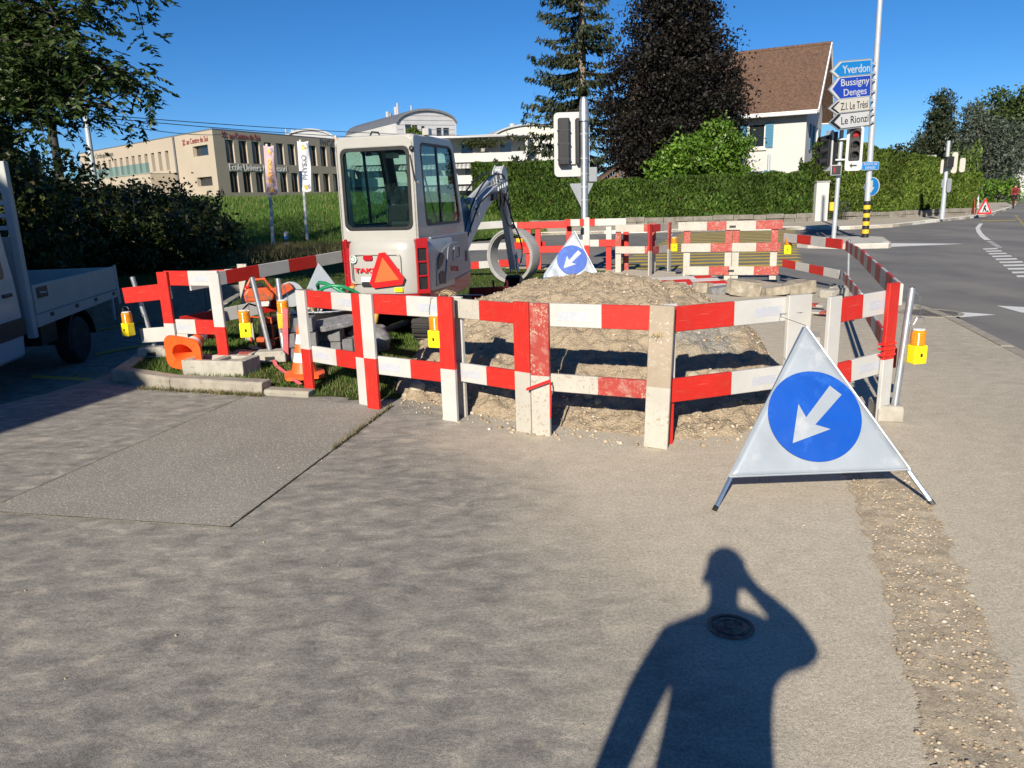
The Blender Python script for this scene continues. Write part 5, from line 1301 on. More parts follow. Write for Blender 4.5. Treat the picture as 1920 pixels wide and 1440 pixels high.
for (y_, z_) in ((2.72, 1.86), (2.86, 1.90), (2.98, 1.80), (3.12, 1.70), (3.2, 1.58), (1.62, 1.5), (1.75, 1.42), (3.4, 1.16), (3.6, .66)):
    MB().tube([(bx + .065, y_, z_), (bx + .10, y_, z_)], .032, 10).build('pin', M['chrome'], boom, smooth=40)
for k_ in range(5):
    y_ = 2.62 + .11 * k_; MB().box(bx + .07, bx + .12, y_, y_ + .05, 1.74 + .02 * k_, 1.80 + .02 * k_).build('hose_fitting', M['galv_dull'], boom, .006)
for k_ in range(3):
    pts_ = [(bx + .10 + .02 * k_, 2.55 + .15 * k_ + .24 * t / 8, 1.70 - .28 * math.sin(math.pi * t / 8) * (1 - .2 * k_) + .05 * t / 8) for t in range(9)]
    MB().tube(pts_, .011, 6).build('hydraulic_hose', M['black'], EX, smooth=60)

# ================================================================ FLATBED TRUCK (heading towards the viewer, half out of frame)
M['van_white'] = simple('white van paint', (0.50, 0.50, 0.52), 0.3, 0, 0.04, 3, coat=0.4)
M['van_grey'] = simple('light grey bed paint', (0.40, 0.41, 0.40), 0.45, 0, 0.08, 4, grime=((0.25, 0.24, 0.22), 8, 0.6))
M['dark_trim'] = simple('dark grey trim', (0.03, 0.03, 0.033), 0.5)
TN, TF = atY(58, 534, 10.3), atY(214, 493, 13.5); TN.z = TF.z = 0
dv = (TF - TN).normalized(); rzt = math.atan2(dv.y, dv.x) - math.pi / 2      # local +y runs to the tail
TK = thing('flatbed_truck', 'white flatbed truck parked in shade at the left edge', 'truck', (TN.x, TN.y, -.615), rzt)
TK.scale = (1.12, (TF - TN).length / 2.72, 1.06)
BW = 1.95     # width, near side at x=0, far side at -BW
MB().box(-BW + .02, -.02, 0, 2.70, .83, .90).build('bed_floor', M['van_grey'], TK, .01)
# near side: drop panel with its rail
MB().box(-.03, 0, .02, 2.68, .91, 1.28).build('side_panel', M['van_grey'], TK, .008)
MB().prism([(.0, .74), (2.70, .78), (2.70, .895), (.0, .895)], -.035, .004, 'x').build('side_rail', M['van_grey'], TK, .006)
MB().box(-BW, -BW + .03, .02, 2.68, .91, 1.28).build('side_panel', M['van_grey'], TK, .008)
MB().box(-BW + .03, -.03, 2.66, 2.70, .91, 1.27).build('tail_board', M['van_grey'], TK, .008)
MB().box(-.01, .012, 2.66, 2.74, .66, 1.30).build('corner_post', M['van_grey'], TK, .006)
MB().box(.0, .006, .10, .38, 1.10, 1.24).build('latch_recess', M['dark_trim'], TK)
MB().tube([(.008, .16, 1.17), (.016, .30, 1.16)], .014, 7).build('latch', M['galv_dull'], TK)
for y in (.35, 1.1, 1.75, 2.45): MB().box(.004, .012, y, y + .09, .83, .88).build('hinge', M['dark_trim'], TK)
# headboard with slots
MB().box(-.09, 0, -.12, -.02, .62, 2.80).build('headboard_post', M['van_grey'], TK, .01)
MB().box(-BW, -BW + .09, -.12, -.02, .62, 2.80).build('headboard_post', M['van_grey'], TK, .01)
MB().box(-BW + .09, -.09, -.10, -.04, .88, 1.90).build('headboard', M['van_grey'], TK, .01)
MB().box(-BW + .09, -.09, -.10, -.04, 2.56, 2.79).build('headboard_plate', M['van_white'], TK, .008)
for z in (1.98, 2.13, 2.28, 2.43): MB().box(-BW + .09, -.09, -.10, -.04, z, z + .055).build('headboard_bar', M['van_white'], TK, .008)
# cab
cabp = [(-2.35, .42), (-.28, .42), (-.22, .75), (-.24, 1.35), (-.36, 2.18), (-.55, 2.32), (-1.55, 2.34), (-1.95, 2.15), (-2.55, 1.32), (-3.1, 1.12), (-3.25, .8), (-3.2, .42)]
MB().prism(cabp, -BW + .12, -.05, 'x').build('cab', M['van_white'], TK, .06, seg=3)
MB().prism(roundpoly([(-.42, .47), (-.27, .80), (-.30, 1.32), (-.44, 2.12), (-1.42, 2.16), (-1.70, 1.35), (-1.66, .47)], .06, 4), -.05, -.035, 'x').build('door', M['van_white'], TK, .01)
MB().prism(roundpoly([(-.50, 1.42), (-.58, 2.05), (-1.38, 2.08), (-1.58, 1.42)], .06, 4), -.036, -.030, 'x').build('side_window', M['pane'], TK)
MB().prism([(-.245, .70), (-.262, .92), (-2.9, .92), (-2.9, .70)], -.05, -.022, 'x').build('side_moulding', M['dark_trim'], TK, .008)
MB().box(-.036, -.012, -.62, -.42, 1.20, 1.245).build('door_handle', M['black'], TK, .012)
MB().prism([(-1.98, 2.1), (-2.52, 1.36), (-2.54, 1.38), (-2.0, 2.13)], -BW + .25, -.18, 'x').build('windscreen', M['pane'], TK)
def wheel(x, y, side):
    w = MB().lathe([(.19, -.11), (.30, -.115), (.335, -.09), (.345, -.04), (.345, .04), (.335, .09), (.30, .115), (.19, .11)], 32).build('wheel', M['rubber'], TK, smooth=35)
    w.matrix_local = Matrix.Translation((x, y, .345)) @ Matrix.Rotation(math.pi / 2, 4, 'Y')
    MB().lathe([(0, .02), (.07, .03), (.08, .05), (.12, .05), (.15, .085), (.19, .10), (.20, .08), (.19, .0), (0, 0)], 28).build('rim', M['galv_dull'], w, smooth=30)
    for k in range(8):
        a = 2 * math.pi * k / 8; MB().box(-.02, .02, .10, .155, .05, .088, 0, Matrix.Rotation(a, 4, 'Z')).build('rim_slot', M['black'], w)
wheel(-.16, 1.25, 1); wheel(-BW + .16, 1.25, -1); wheel(-.18, -2.35, 1); wheel(-BW + .2, -2.35, -1)
arc = [(1.25 + .46 * math.cos(a), .36 + .46 * math.sin(a)) for a in [math.pi * k / 12 for k in range(13)]]; arc2 = [(1.25 + .43 * math.cos(a), .36 + .43 * math.sin(a)) for a in [math.pi * k / 12 for k in range(13)]]
MB().prism(arc + arc2[::-1], -.30, -.02, 'x').build('mudguard', M['black'], TK)
MB().box(-BW + .5, -.5, -1.2, 2.6, .5, .72).box(-.45, -.1, .25, .7, .45, .75).build('chassis', M['black'], TK, .01)
MB().box(-.04, -.01, 2.45, 2.50, .42, .80).build('tail_bracket', M['galv_dull'], TK)
# ================================================================ MASTS AND SIGNS AROUND THE JUNCTION
M['sign_white'] = simple('white sign foil', (0.45, 0.46, 0.465), 0.4, 0, 0.04)
M['sign_back'] = simple('grey sign back', (0.24, 0.26, 0.28), 0.45, 0.2, 0.06)
M['sign_sky'] = simple('light blue sign foil', (0.008, 0.17, 0.46), 0.4, 0, 0.04)
M['sign_navy'] = simple('dark blue sign foil', (0.012, 0.045, 0.33), 0.4, 0, 0.04)
M['sign_beige'] = simple('aged white sign foil', (0.46, 0.44, 0.39), 0.45, 0, 0.06)
M['sign_red'] = simple('red sign foil', (0.55, 0.02, 0.02), 0.4, 0, 0.06)
M['mast_yellow'] = simple('yellow mast band', (0.75, 0.42, 0.02), 0.5, 0, 0.08)
def emit(name, c, s):
    m, nt, p = new_mat(name); p.inputs['Base Color'].default_value = (*[x * .5 for x in c], 1)
    p.inputs['Emission Color'].default_value = (*c, 1); p.inputs['Emission Strength'].default_value = s; return m
M['lit_red'] = emit('lit red signal', (0.5, 0.004, 0.004), 0.05)
M['lens_dark'] = simple('unlit signal lens', (0.02, 0.018, 0.015), 0.15)
TXY = Matrix.Rotation(math.pi / 2, 4, 'X')        # text standing up, facing -y
def rrect(w, h, r): return roundpoly([(-w/2, -h/2), (w/2, -h/2), (w/2, h/2), (-w/2, h/2)], r, 5)
# --- near mast with the signal seen from behind
mx, my = 1.86, 18.6
sm = thing('signal_mast', 'grey mast with traffic signal seen from behind, beyond the small sign', 'signal mast', (mx, my, 0))
MB().lathe([(.10, 0), (.10, .9), (.088, .95), (.085, 3.45)], 20).build('mast', M['galv'], sm, smooth=40)
MB().lathe([(.125, 3.40), (.125, 3.46), (.095, 3.86), (.06, 3.93), (0, 3.94)], 20).build('mast_cap', M['galv'], sm, smooth=35)
bb = MB().prism([(x - .28, z + 2.89) for x, z in rrect(.84, 1.46, .12)], .12, .15, 'y').build('backboard', M['sign_white'], sm, .006)
MB().box(-.61, -.34, -.10, .118, 2.42, 3.48).build('signal_housing', M['black'], sm, .03)
for z in (2.55, 2.9, 3.2): MB().box(-.625, -.33, -.105, .10, z, z + .02).build('housing_joint', M['dark_trim'], sm)
MB().box(-.19, -.11, -.06, .118, 2.44, 3.47).build('signal_housing', M['black'], sm, .02)
MB().box(-.33, -.2, .05, .118, 2.44, 3.47).build('mounting_plate', M['sign_white'], sm, .01)
MB().box(.10, .30, -.08, .08, 2.02, 2.36).build('junction_box', M['sign_back'], sm, .02)
MB().prism(roundpoly([(-.36, 2.0), (.22, 2.0), (-.07, 1.42)], .04, 4), -.02, -.005, 'y').build('give_way_sign_back', M['sign_back'], sm, .004)
for z in (2.2, 2.55, 3.1, 1.9, 1.6): MB().lathe([(.09, z), (.094, z), (.094, z + .025), (.09, z + .025)], 18).build('clamp', M['galv_dull'], sm)
# --- tall mast with direction signs
RB = Vector((12.24, 26.31, .05)); RT = atY(1650, 0, 26.3); RT = RB + (RT - RB) * 1.22
dm = thing('sign_mast', 'tall grey mast with direction signs and a yellow and black base', 'sign mast', RB)
dR = RT - RB
MB().tube([dR * 0.0, dR * .3, dR], [.105, .095, .075], 18).build('mast', M['galv_dull'], dm, smooth=50)
for k in range(9):
    a, b_ = k * .135, (k + 1) * .135; u = dR.normalized()
    MB().tube([u * a, u * b_], .112, 18).build('mast_band', M['mast_yellow'] if k % 2 else M['black'], dm, smooth=50)
def dir_sign(px_tip, px_r, py_c, h, w, col, border, lines, tcol, tip=.42, black_tip=False):
    pr = atY(px_r, py_c, 26.0); rz_ = rad(22)
    e = thing('direction_sign', None or ('direction sign reading ' + ' '.join(lines)), 'direction sign', pr, rz_, 'arrow direction signs on the mast')
    tilt = Matrix.Rotation(rad(-5.5), 4, 'Y')
    def pent(m): return [(-w + tip * .5 + m * .0, h/2 - m), (-m, h/2 - m), (-m, -h/2 + m), (-w + tip * .5, -h/2 + m), (-w - tip * .5 + m * 1.6, 0)]
    MB().prism(pent(0), 0, .03, 'y', 0, tilt).build('panel', border, e, .004)
    MB().prism(pent(.035), -.004, -.001, 'y', 0, tilt).build('border', M['sign_white'] if col is not M['sign_white'] else M['black'], e)
    inner = [(-w + tip * .55 + .05, h/2 - .055), (-.055, h/2 - .055), (-.055, -h/2 + .055), (-w + tip * .55 + .05, -h/2 + .055), (-w - tip * .1, 0)]
    MB().prism(inner, -.008, -.005, 'y', 0, tilt).build('field', col, e)
    n = len(lines)
    for k, s in enumerate(lines):
        zz = 0 if n == 1 else (h * .21 if k == 0 else -h * .21)
        text_part('lettering', s, h * (.62 if n == 1 else .42), tcol, e, tilt @ Matrix.Translation((-w * .46 + tip * .10, -.011, zz)) @ TXY, w * (.74 if n == 1 else (.74 if k == 0 else .60)), .003, bold=.001)
    if black_tip:
        MB().prism([(-w + tip * .42, h/2 - .09), (-w + tip * .68, h/2 - .075), (-w + tip * .02, 0), (-w + tip * .68, -h/2 + .075), (-w + tip * .42, -h/2 + .09), (-w - tip * .26, 0)], -.014, -.009, 'y', 0, tilt).build('chevron', M['black'], e)
    for s_ in (-1, 1): MB().box(-.04, .22, .03, .07, s_ * h * .24 - .02, s_ * h * .24 + .02, 0, tilt).build('bracket', M['galv_dull'], e)
    return e
dir_sign(1550, 1635, 127, .58, 1.55, M['sign_sky'], M['sign_back'], ['Yverdon'], M['sign_white'])
dir_sign(1546, 1634, 160, .72, 1.60, M['sign_navy'], M['sign_back'], ['Bussigny', 'Denges'], M['sign_white'])
dir_sign(1546, 1631, 195, .52, 1.55, M['sign_beige'], M['sign_back'], ['Z.I. Le Trèsi'], M['black'], black_tip=True)
dir_sign(1548, 1632, 221, .54, 1.55, M['sign_white'], M['sign_back'], ['Le Rionzi'], M['black'], black_tip=True)
pl = atY(1632, 311, 26.15)
sp = thing('street_plate', 'small blue street name plate low on the direction sign mast', 'street sign', (pl.x, pl.y - .0, pl.z), rad(4))
MB().prism(rrect(.60, .27, .05), 0, .02, 'y').build('plate', M['sign_white'], sp)
MB().prism(rrect(.575, .245, .04), -.004, -.001, 'y').build('field', M['sign_sky'], sp)
text_part('lettering', 'ROUTE DE', .11, M['sign_white'], sp, Matrix.Translation((0, -.006, .055)) @ TXY, .46, .002)
text_part('lettering', 'DENGES', .11, M['sign_white'], sp, Matrix.Translation((0, -.006, -.06)) @ TXY, .34, .002)
pl = atY(1635, 350, 26.2)
rs = thing('round_sign', 'blue round sign seen almost edge-on on the direction sign mast', 'road sign', pl, rad(-66))
MB().lathe([(0, 0), (.31, 0), (.31, .02), (0, .02)], 32).build('plate', M['sign_white'], rs).matrix_local = Matrix.Rotation(math.pi / 2, 4, 'X')
MB().lathe([(0, 0), (.29, 0), (.29, .004), (0, .004)], 32).build('field', M['sign_sky'], rs).matrix_local = Matrix.Translation((0, -.021, 0)) @ Matrix.Rotation(math.pi / 2, 4, 'X')
MB().prism([(-.05, .2), (.05, .2), (.05, -.02), (.13, -.02), (0, -.2), (-.13, -.02), (-.05, -.02)], -.032, -.028, 'y').build('arrow', M['sign_white'], rs)
# --- signal mast on the island
TB = Vector((11.13, 26.24, .05)); TT = atY(1579, 238, 26.2)
tm = thing('signal_mast', 'mast on the traffic island carrying two traffic signals', 'signal mast', TB)
MB().tube([(0, 0, 0), TT - TB], [.075, .065], 16).build('mast', M['galv_dull'], tm, smooth=50)
MB().tube([TT - TB, TT - TB + Vector((0, 0, .06))], .085, 14).build('mast_cap', M['galv'], tm)
def visor(par, p, r, ln, dirv):
    d = Vector(dirv).normalized(); s = d.cross(Vector((0, 0, 1))).normalized(); vs, fs = [], []
    for k in range(11):
        a = rad(-25 + 230 * k / 10); o_ = s * math.cos(a) * r + Vector((0, 0, 1)) * math.sin(a) * r
        vs += [Vector(p) + o_, Vector(p) + o_ * .96 + d * ln]
    for k in range(10): fs.append((2*k, 2*k+1, 2*k+3, 2*k+2))
    o = MB().add(vs, fs).build('visor', M['black'], par); o.modifiers.new('s', 'SOLIDIFY').thickness = .012; return o
c2 = atY(1602, 279, 25.9)
t2 = thing('traffic_signal', 'traffic signal with white surround showing red, arrow below', 'traffic signal', c2, rad(-14))
MB().prism(rrect(.52, 1.40, .11), 0, .05, 'y').build('surround', M['sign_white'], t2, .006)
MB().prism([(x, z + .14) for x, z in rrect(.34, 1.0, .05)], -.06, -.001, 'y').build('housing', M['black'], t2, .01)
for z, mm in ((.46, M['lit_red']), (.14, M['lens_dark']), (-.18, M['lens_dark'])):
    MB().lathe([(0, 0), (.115, 0), (.10, .02), (0, .035)], 22).build('lens', mm, t2, smooth=40).matrix_local = Matrix.Translation((0, -.061, z)) @ Matrix.Rotation(math.pi / 2, 4, 'X')
    visor(t2, (0, -.06, z), .13, .19, (0, -1, -.12))
MB().prism([(-.12, -.53), (-.04, -.45), (-.04, -.505), (.11, -.505), (.11, -.555), (-.04, -.555), (-.04, -.61)], -.006, -.002, 'y').build('arrow_mark', M['black'], t2)
for z in (-.35, .3): MB().box(-.55, .1, .05, .09, z, z + .05).build('bracket', M['galv_dull'], t2)
c1 = atY(1553, 283, 26.3)
t1 = thing('traffic_signal', 'traffic signal seen from its side, visors pointing left', 'traffic signal', c1, rad(-82))
MB().prism(rrect(.40, 1.3, .08), 0, .05, 'y').build('surround', M['sign_white'], t1, .006)
MB().box(-.17, .17, .05, .22, -.60, .60).build('housing', M['black'], t1, .02)
MB().prism(rrect(.33, 1.0, .05), -.10, -.001, 'y').build('lens_case', M['black'], t1, .01)
for z in (.36, .02, -.32):
    MB().lathe([(0, 0), (.115, 0), (.10, .02), (0, .035)], 22).build('lens', M['lens_dark'], t1, smooth=40).matrix_local = Matrix.Translation((0, -.101, z)) @ Matrix.Rotation(math.pi / 2, 4, 'X')
    visor(t1, (0, -.10, z), .13, .26, (0, -1, -.15))
MB().box(-.04, .04, .2, .5, .3, .35).build('bracket', M['galv_dull'], t1)
def ped_signal(label, c, rz_, s=1.0):
    e = thing('pedestrian_signal', label, 'pedestrian signal', c, rz_, 'small pedestrian signals'); e.scale = (s, s, s)
    MB().box(-.17, .17, 0, .16, -.17, .17).build('housing', M['galv_dull'], e, .02)
    MB().box(-.145, .145, -.006, -.001, -.145, .145).build('screen', M['black'], e)
    fig = MB().lathe([(0, 0), (.026, 0), (.026, .004), (0, .004)], 12, 0, Matrix.Translation((-.06, -.007, .09)) @ Matrix.Rotation(math.pi / 2, 4, 'X'))
    fig.prism([(-.09, .055), (-.03, .055), (-.025, -.02), (-.04, -.11), (-.055, -.03), (-.065, -.03), (-.08, -.11), (-.095, -.02)], -.011, -.007, 'y').build('red_figure', M['lit_red'], e)
    return e
ped_signal('red pedestrian signal below the signals on the traffic island', atY(1568, 319, 26.0), rad(-10), 1.0)
bx_ = MB().prism(rrect(.13, .28, .02), -.05, .05, 'y').build('push_button_box', M['mast_yellow'], None, .01); bx_.location = atY(1559, 387, 26.1)
tag(bx_, 'yellow push-button box on the island signal mast', 'button box')
# --- slim mast before the low hedge
q = at(1438, 414, .05); TT2 = atY(1442, 291, q.y)
s2 = thing('signal_mast', 'slim grey mast standing before the low hedge', 'signal mast', q)
MB().tube([(0, 0, 0), TT2 - q], [.10, .075], 12).lathe([(.075, 0), (.05, .08), (0, .1)], 12, 0, Matrix.Translation(TT2 - q)).build('mast', M['galv_dull'], s2, smooth=40)
MB().box(-.13, .13, -.14, -.02, .75, 1.05).build('button_box', M['mast_yellow'], s2, .01)
ped_signal('red pedestrian signal on the slim mast before the low hedge', atY(1440, 346, q.y - .25), 0, 1.55)
# --- mast with sign backs before the right hedge
q = at(1766, 411, .05); TT3 = atY(1779, 264, q.y)
s3 = thing('sign_mast', 'leaning mast with pale sign backs before the right hedge', 'sign mast', q); dT = TT3 - q
MB().tube([(0, 0, 0), dT], [.12, .085], 12).build('mast', M['galv_dull'], s3, smooth=40)
for (a, b_, c, d) in ((1762, 1770, 299, 326), (1782, 1797, 285, 325), (1797.5, 1811, 296, 323), (1764, 1771, 336, 352), (1774, 1785, 334, 361)):
    p0, p1 = atY(a, d, q.y - .2) - q, atY(b_, c, q.y - .2) - q
    MB().prism(roundpoly([(p0.x, p0.z), (p1.x, p0.z), (p1.x, p1.z), (p0.x, p1.z)], .12, 4), -.22, -.18, 'y').build('sign_back', M['sign_beige'] if c < 330 else M['sign_back'], s3)
MB().box(dT.x * .6 - .25, dT.x * .6 + .1, -.45, -.23, dT.z * .66, dT.z * .80).build('signal_housing', M['black'], s3, .03)
q = at(1833.5, 392, .0); TT4 = atY(1834.5, 337, q.y)
s4 = thing('sign_post', 'thin post with a pale square sign back by the far verge', 'sign post', q)
MB().tube([(0, 0, 0), TT4 - q], .07, 10).build('post', M['sign_white'], s4)
p0, p1 = atY(1826, 354, q.y) - q, atY(1842.5, 337, q.y) - q
MB().box(p0.x, p1.x, -.10, -.07, p0.z, p1.z).build('sign_back', M['sign_back'], s4)
# --- roadworks triangle far right
q = at(1845, 405, .05)
rt = thing('roadworks_sign', 'red-bordered roadworks tripod sign on the far kerb', 'tripod sign', q)
MB().prism(roundpoly([(-.42, .1), (.42, .1), (0, .95)], .05, 4), 0, .015, 'y').build('border', M['sign_red'], rt)
MB().prism([(-.29, .19), (.29, .19), (0, .77)], -.004, -.001, 'y').build('field', M['sign_white'], rt)
MB().prism([(-.12, .22), (-.07, .22), (-.03, .36), (.02, .28), (.06, .22), (.10, .22), (.06, .38), (.0, .44), (.06, .52), (.02, .58), (-.05, .54), (-.08, .40)], -.009, -.005, 'y').prism([(.08, .21), (.24, .21), (.16, .30)], -.009, -.005, 'y').build('digging_figure', M['black'], rt)
MB().tube([(-.40, .02, .1), (-.5, .0, .0)], .015, 6).tube([(.40, .02, .1), (.5, 0, 0)], .015, 6).tube([(0, .02, .94), (-.35, .8, 0)], .015, 6).build('legs', M['galv_dull'], rt)
MB().prism(roundpoly([(-.42, .1), (.42, .1), (0, .95)], .05, 4), 0, .012, 'y', 0, Matrix.Translation((-.35, .45, 0)) @ Matrix.Rotation(rad(70), 4, 'Z')).build('second_face', M['sign_red'], rt)
# --- bollards
def bollard(label, px, py, h, r, bands):
    q = at(px, py); e = thing('bollard', label, 'bollard', q)
    n = len(bands)
    for k, m_ in enumerate(bands): MB().lathe([(r, h * k / n), (r, h * (k + 1) / n)], 14).build('band', m_, e, smooth=40)
    MB().lathe([(r, h), (r * .6, h + r * .5), (0, h + r * .6)], 14).build('cap', bands[-1], e, smooth=40); return e
bollard('short yellow and black bollard seen through the concrete ring', 975, 463, .62, .14, [M['black'], M['mast_yellow'], M['black'], M['mast_yellow']])
bollard('white and dark marker post at the foot of the bank', 539, 466, .62, .085, [M['sign_white'], M['sign_white'], M['dark_trim'], M['sign_sky'], M['sign_white']])
# --- flags
M['flag_pink'] = simple('sun-faded pink flag cloth', (0.50, 0.36, 0.40), 0.8, 0, 0.12, 2)
M['flag_white'] = simple('white flag cloth', (0.66, 0.67, 0.70), 0.8, 0, 0.06, 2)
M['flag_orange'] = simple('orange flag cloth', (0.80, 0.36, 0.08), 0.8, 0, 0.1, 2)
M['flag_ink'] = simple('grey flag ink', (0.20, 0.21, 0.25), 0.8); M['flag_gold'] = simple('gold flag ink', (0.78, 0.40, 0.05), 0.8); M['flag_violet'] = simple('violet flag ink', (0.25, 0.24, 0.34), 0.8)
def flag(label, px0, py0, px1, py1, cloth, ink, word, seed, fx0, fx1, fy0, fy1):
    b0 = at(px0, py0); t0 = atY(px1, py1, b0.y)
    e = thing('banner_flag', label, 'flag', b0, 0, 'upright banner flags before the school')
    MB().tube([(0, 0, 0), t0 - b0], [.075, .055], 12).build('flagpole', M['sign_white'], e, smooth=50)
    p0, p1 = atY(fx0, fy0, b0.y) - b0, atY(fx1, fy1, b0.y) - b0
    shear = (atY(fx0 + (px0 - px1) * (fy1 - fy0) / (py0 - py1), fy1, b0.y) - b0).x - p0.x
    W_, Hh = (p1.x - shear - p0.x), p0.z - p1.z
    def wav(u, v): return Vector((p0.x + W_ * u + shear * v, .10 * math.sin(u * 4 + v * 5 + seed) * u - .08, p0.z - Hh * v - .05 * math.sin(u * 3)))
    vs = [wav(i / 8, j / 24) for j in range(25) for i in range(9)]; fs = [(j*9+i, j*9+i+1, (j+1)*9+i+1, (j+1)*9+i) for j in range(24) for i in range(8)]
    c = MB().add(vs, fs).build('cloth', cloth, e, smooth=60); c.modifiers.new('s', 'SOLIDIFY').thickness = .006
    t = text_part('lettering', word, .62 * W_, ink, c, Matrix.Identity(4), Hh * .50, .002, bold=.008)
    for v in t.data.vertices:
        x, y, z = v.co; v_ = .5 - x / Hh
        q = wav(min(.98, max(.02, .5 - y / W_ * .9)), v_); v.co = (q.x, q.y - .02 + z, q.z)
    for (u0, v0, m_) in ((.3, .06, M['flag_gold']), (.55, .04, M['flag_violet']), (.3, .86, M['flag_gold']), (.6, .85, M['flag_violet'])):
        pts = [wav(u0, v0), wav(u0 + .3, v0 - .01), wav(u0 + .38, v0 + .09), wav(u0 + .12, v0 + .09)]
        MB().add([p_ + Vector((0, -.022, 0)) for p_ in pts], [(0, 1, 2, 3)]).build('emblem', m_, c)
    return e
flag('faded pink banner flag, left of the two before the school', 513, 466, 500, 270, M['flag_pink'], M['flag_gold'], 'PHYSIO', 0.5, 495, 521, 273, 363)
flag('white banner flag with grey lettering before the school', 577, 460, 563, 262, M['flag_white'], M['flag_ink'], 'PHYSIO', 2.1, 558, 586, 265, 358)
flag('orange banner flag behind the excavator cab', 652, 452, 629, 254, M['flag_orange'], M['sign_white'], 'PHYSIO', 3.3, 628, 650, 258, 352)
# --- cables and utility poles at the left
M['tarred'] = simple('tarred pole wood', (0.035, 0.03, 0.028), 0.8, 0, 0.2, 5)
q0 = atY(176, 330, 38); q1 = atY(157, 195, 38)
up = MB().tube([(q0.x, q0.y, 0), q0, q1], [.16, .14, .11], 10).build('utility_pole', M['galv_dull'], None, smooth=50); tag(up, 'slim grey utility pole rising behind the shrubs', 'utility pole')
q2, q3 = atY(107, 300, 30), atY(90, 190, 30)
up2 = MB().tube([(q2.x, q2.y, 0), q2, q3], [.17, .15, .12], 10).build('utility_pole', M['tarred'], None, smooth=50); tag(up2, 'dark tarred pole left of the grey utility pole', 'utility pole')
def cable(label, a, b, sag, r=.022):
    pts = [a.lerp(b, t / 24) - Vector((0, 0, sag * 4 * (t / 24) * (1 - t / 24))) for t in range(25)]
    tag(MB().tube(pts, r, 5).build('overhead_cable', M['dark_trim']), label, 'cable', 'overhead cables across the sky')
cable('uppermost overhead cable from the grey pole across the sky', atY(40, 203, 36), atY(1010, 253, 92), .5)
cable('middle overhead cable from the grey pole across the sky', atY(40, 206, 36), atY(1010, 257, 92), .7)
cable('lowest overhead cable, ending above the school roof', atY(180, 225, 36), atY(420, 252, 66), .25)
# ================================================================ BUILDINGS
M['cream'] = simple('cream render', (0.40, 0.335, 0.26), 0.85, 0, 0.05, .4, 0.1, 8)
M['wall_white'] = simple('white render', (0.47, 0.47, 0.45), 0.85, 0, 0.04, .4, 0.1, 8)
M['wall_warm'] = simple('off-white render', (0.62, 0.58, 0.50), 0.85, 0, 0.05, .5, 0.1, 8)
M['zinc'] = simple('dark zinc roofing', (0.16, 0.165, 0.175), 0.5, 0.3, 0.1, 1)
M['zinc_pale'] = simple('pale zinc cladding', (0.42, 0.42, 0.43), 0.5, 0.2, 0.06, 1)
M['frame_dark'] = simple('dark window frame', (0.05, 0.05, 0.055), 0.5)
M['frame_white'] = simple('white window frame', (0.65, 0.65, 0.65), 0.5)
M['shutter'] = simple('blue painted shutter', (0.03, 0.15, 0.25), 0.55, 0, 0.08, 3)
M['ink_red'] = simple('dark red lettering', (0.25, 0.03, 0.03), 0.6); M['ink_white'] = simple('white lettering', (0.75, 0.74, 0.72), 0.6); M['ink_grey'] = simple('grey lettering', (0.12, 0.11, 0.10), 0.6)
M['awning'] = simple('grey striped awning', (0.48, 0.48, 0.46), 0.8, 0, 0.05)
M['awning_dark'] = simple('awning stripe', (0.26, 0.26, 0.26), 0.8, 0, 0.05)
m, nt, p = new_mat('clay roof tiles'); co = objco(nt)
w = nd(nt, 'ShaderNodeTexBrick'); w.inputs['Scale'].default_value = 1.0
w.inputs['Color1'].default_value = (0.12, 0.065, 0.042, 1); w.inputs['Color2'].default_value = (0.075, 0.045, 0.034, 1); w.inputs['Mortar'].default_value = (0.05, 0.035, 0.03, 1)
w.inputs['Brick Width'].default_value = .20; w.inputs['Row Height'].default_value = .20; w.inputs['Mortar Size'].default_value = .02
nt.links.new(co, w.inputs['Vector'])
col = mixc(nt, .70, w.outputs['Color'], ramp(nt, noise(nt, co, 6.5, 6, .75), [(.34, (.035, .024, .02)), (.5, (.12, .066, .042)), (.72, (.21, .13, .075))]))
lich = step(nt, noise(nt, co, 5, 6, .7), .60, .72)
col = mixc(nt, math_n(nt, 'MULTIPLY', lich, .6), col, (.22, .15, .07))
nt.links.new(col, p.inputs['Base Color']); p.inputs['Roughness'].default_value = .9; bump(nt, p, w.outputs['Fac'], .5, -.05); M['tiles'] = m

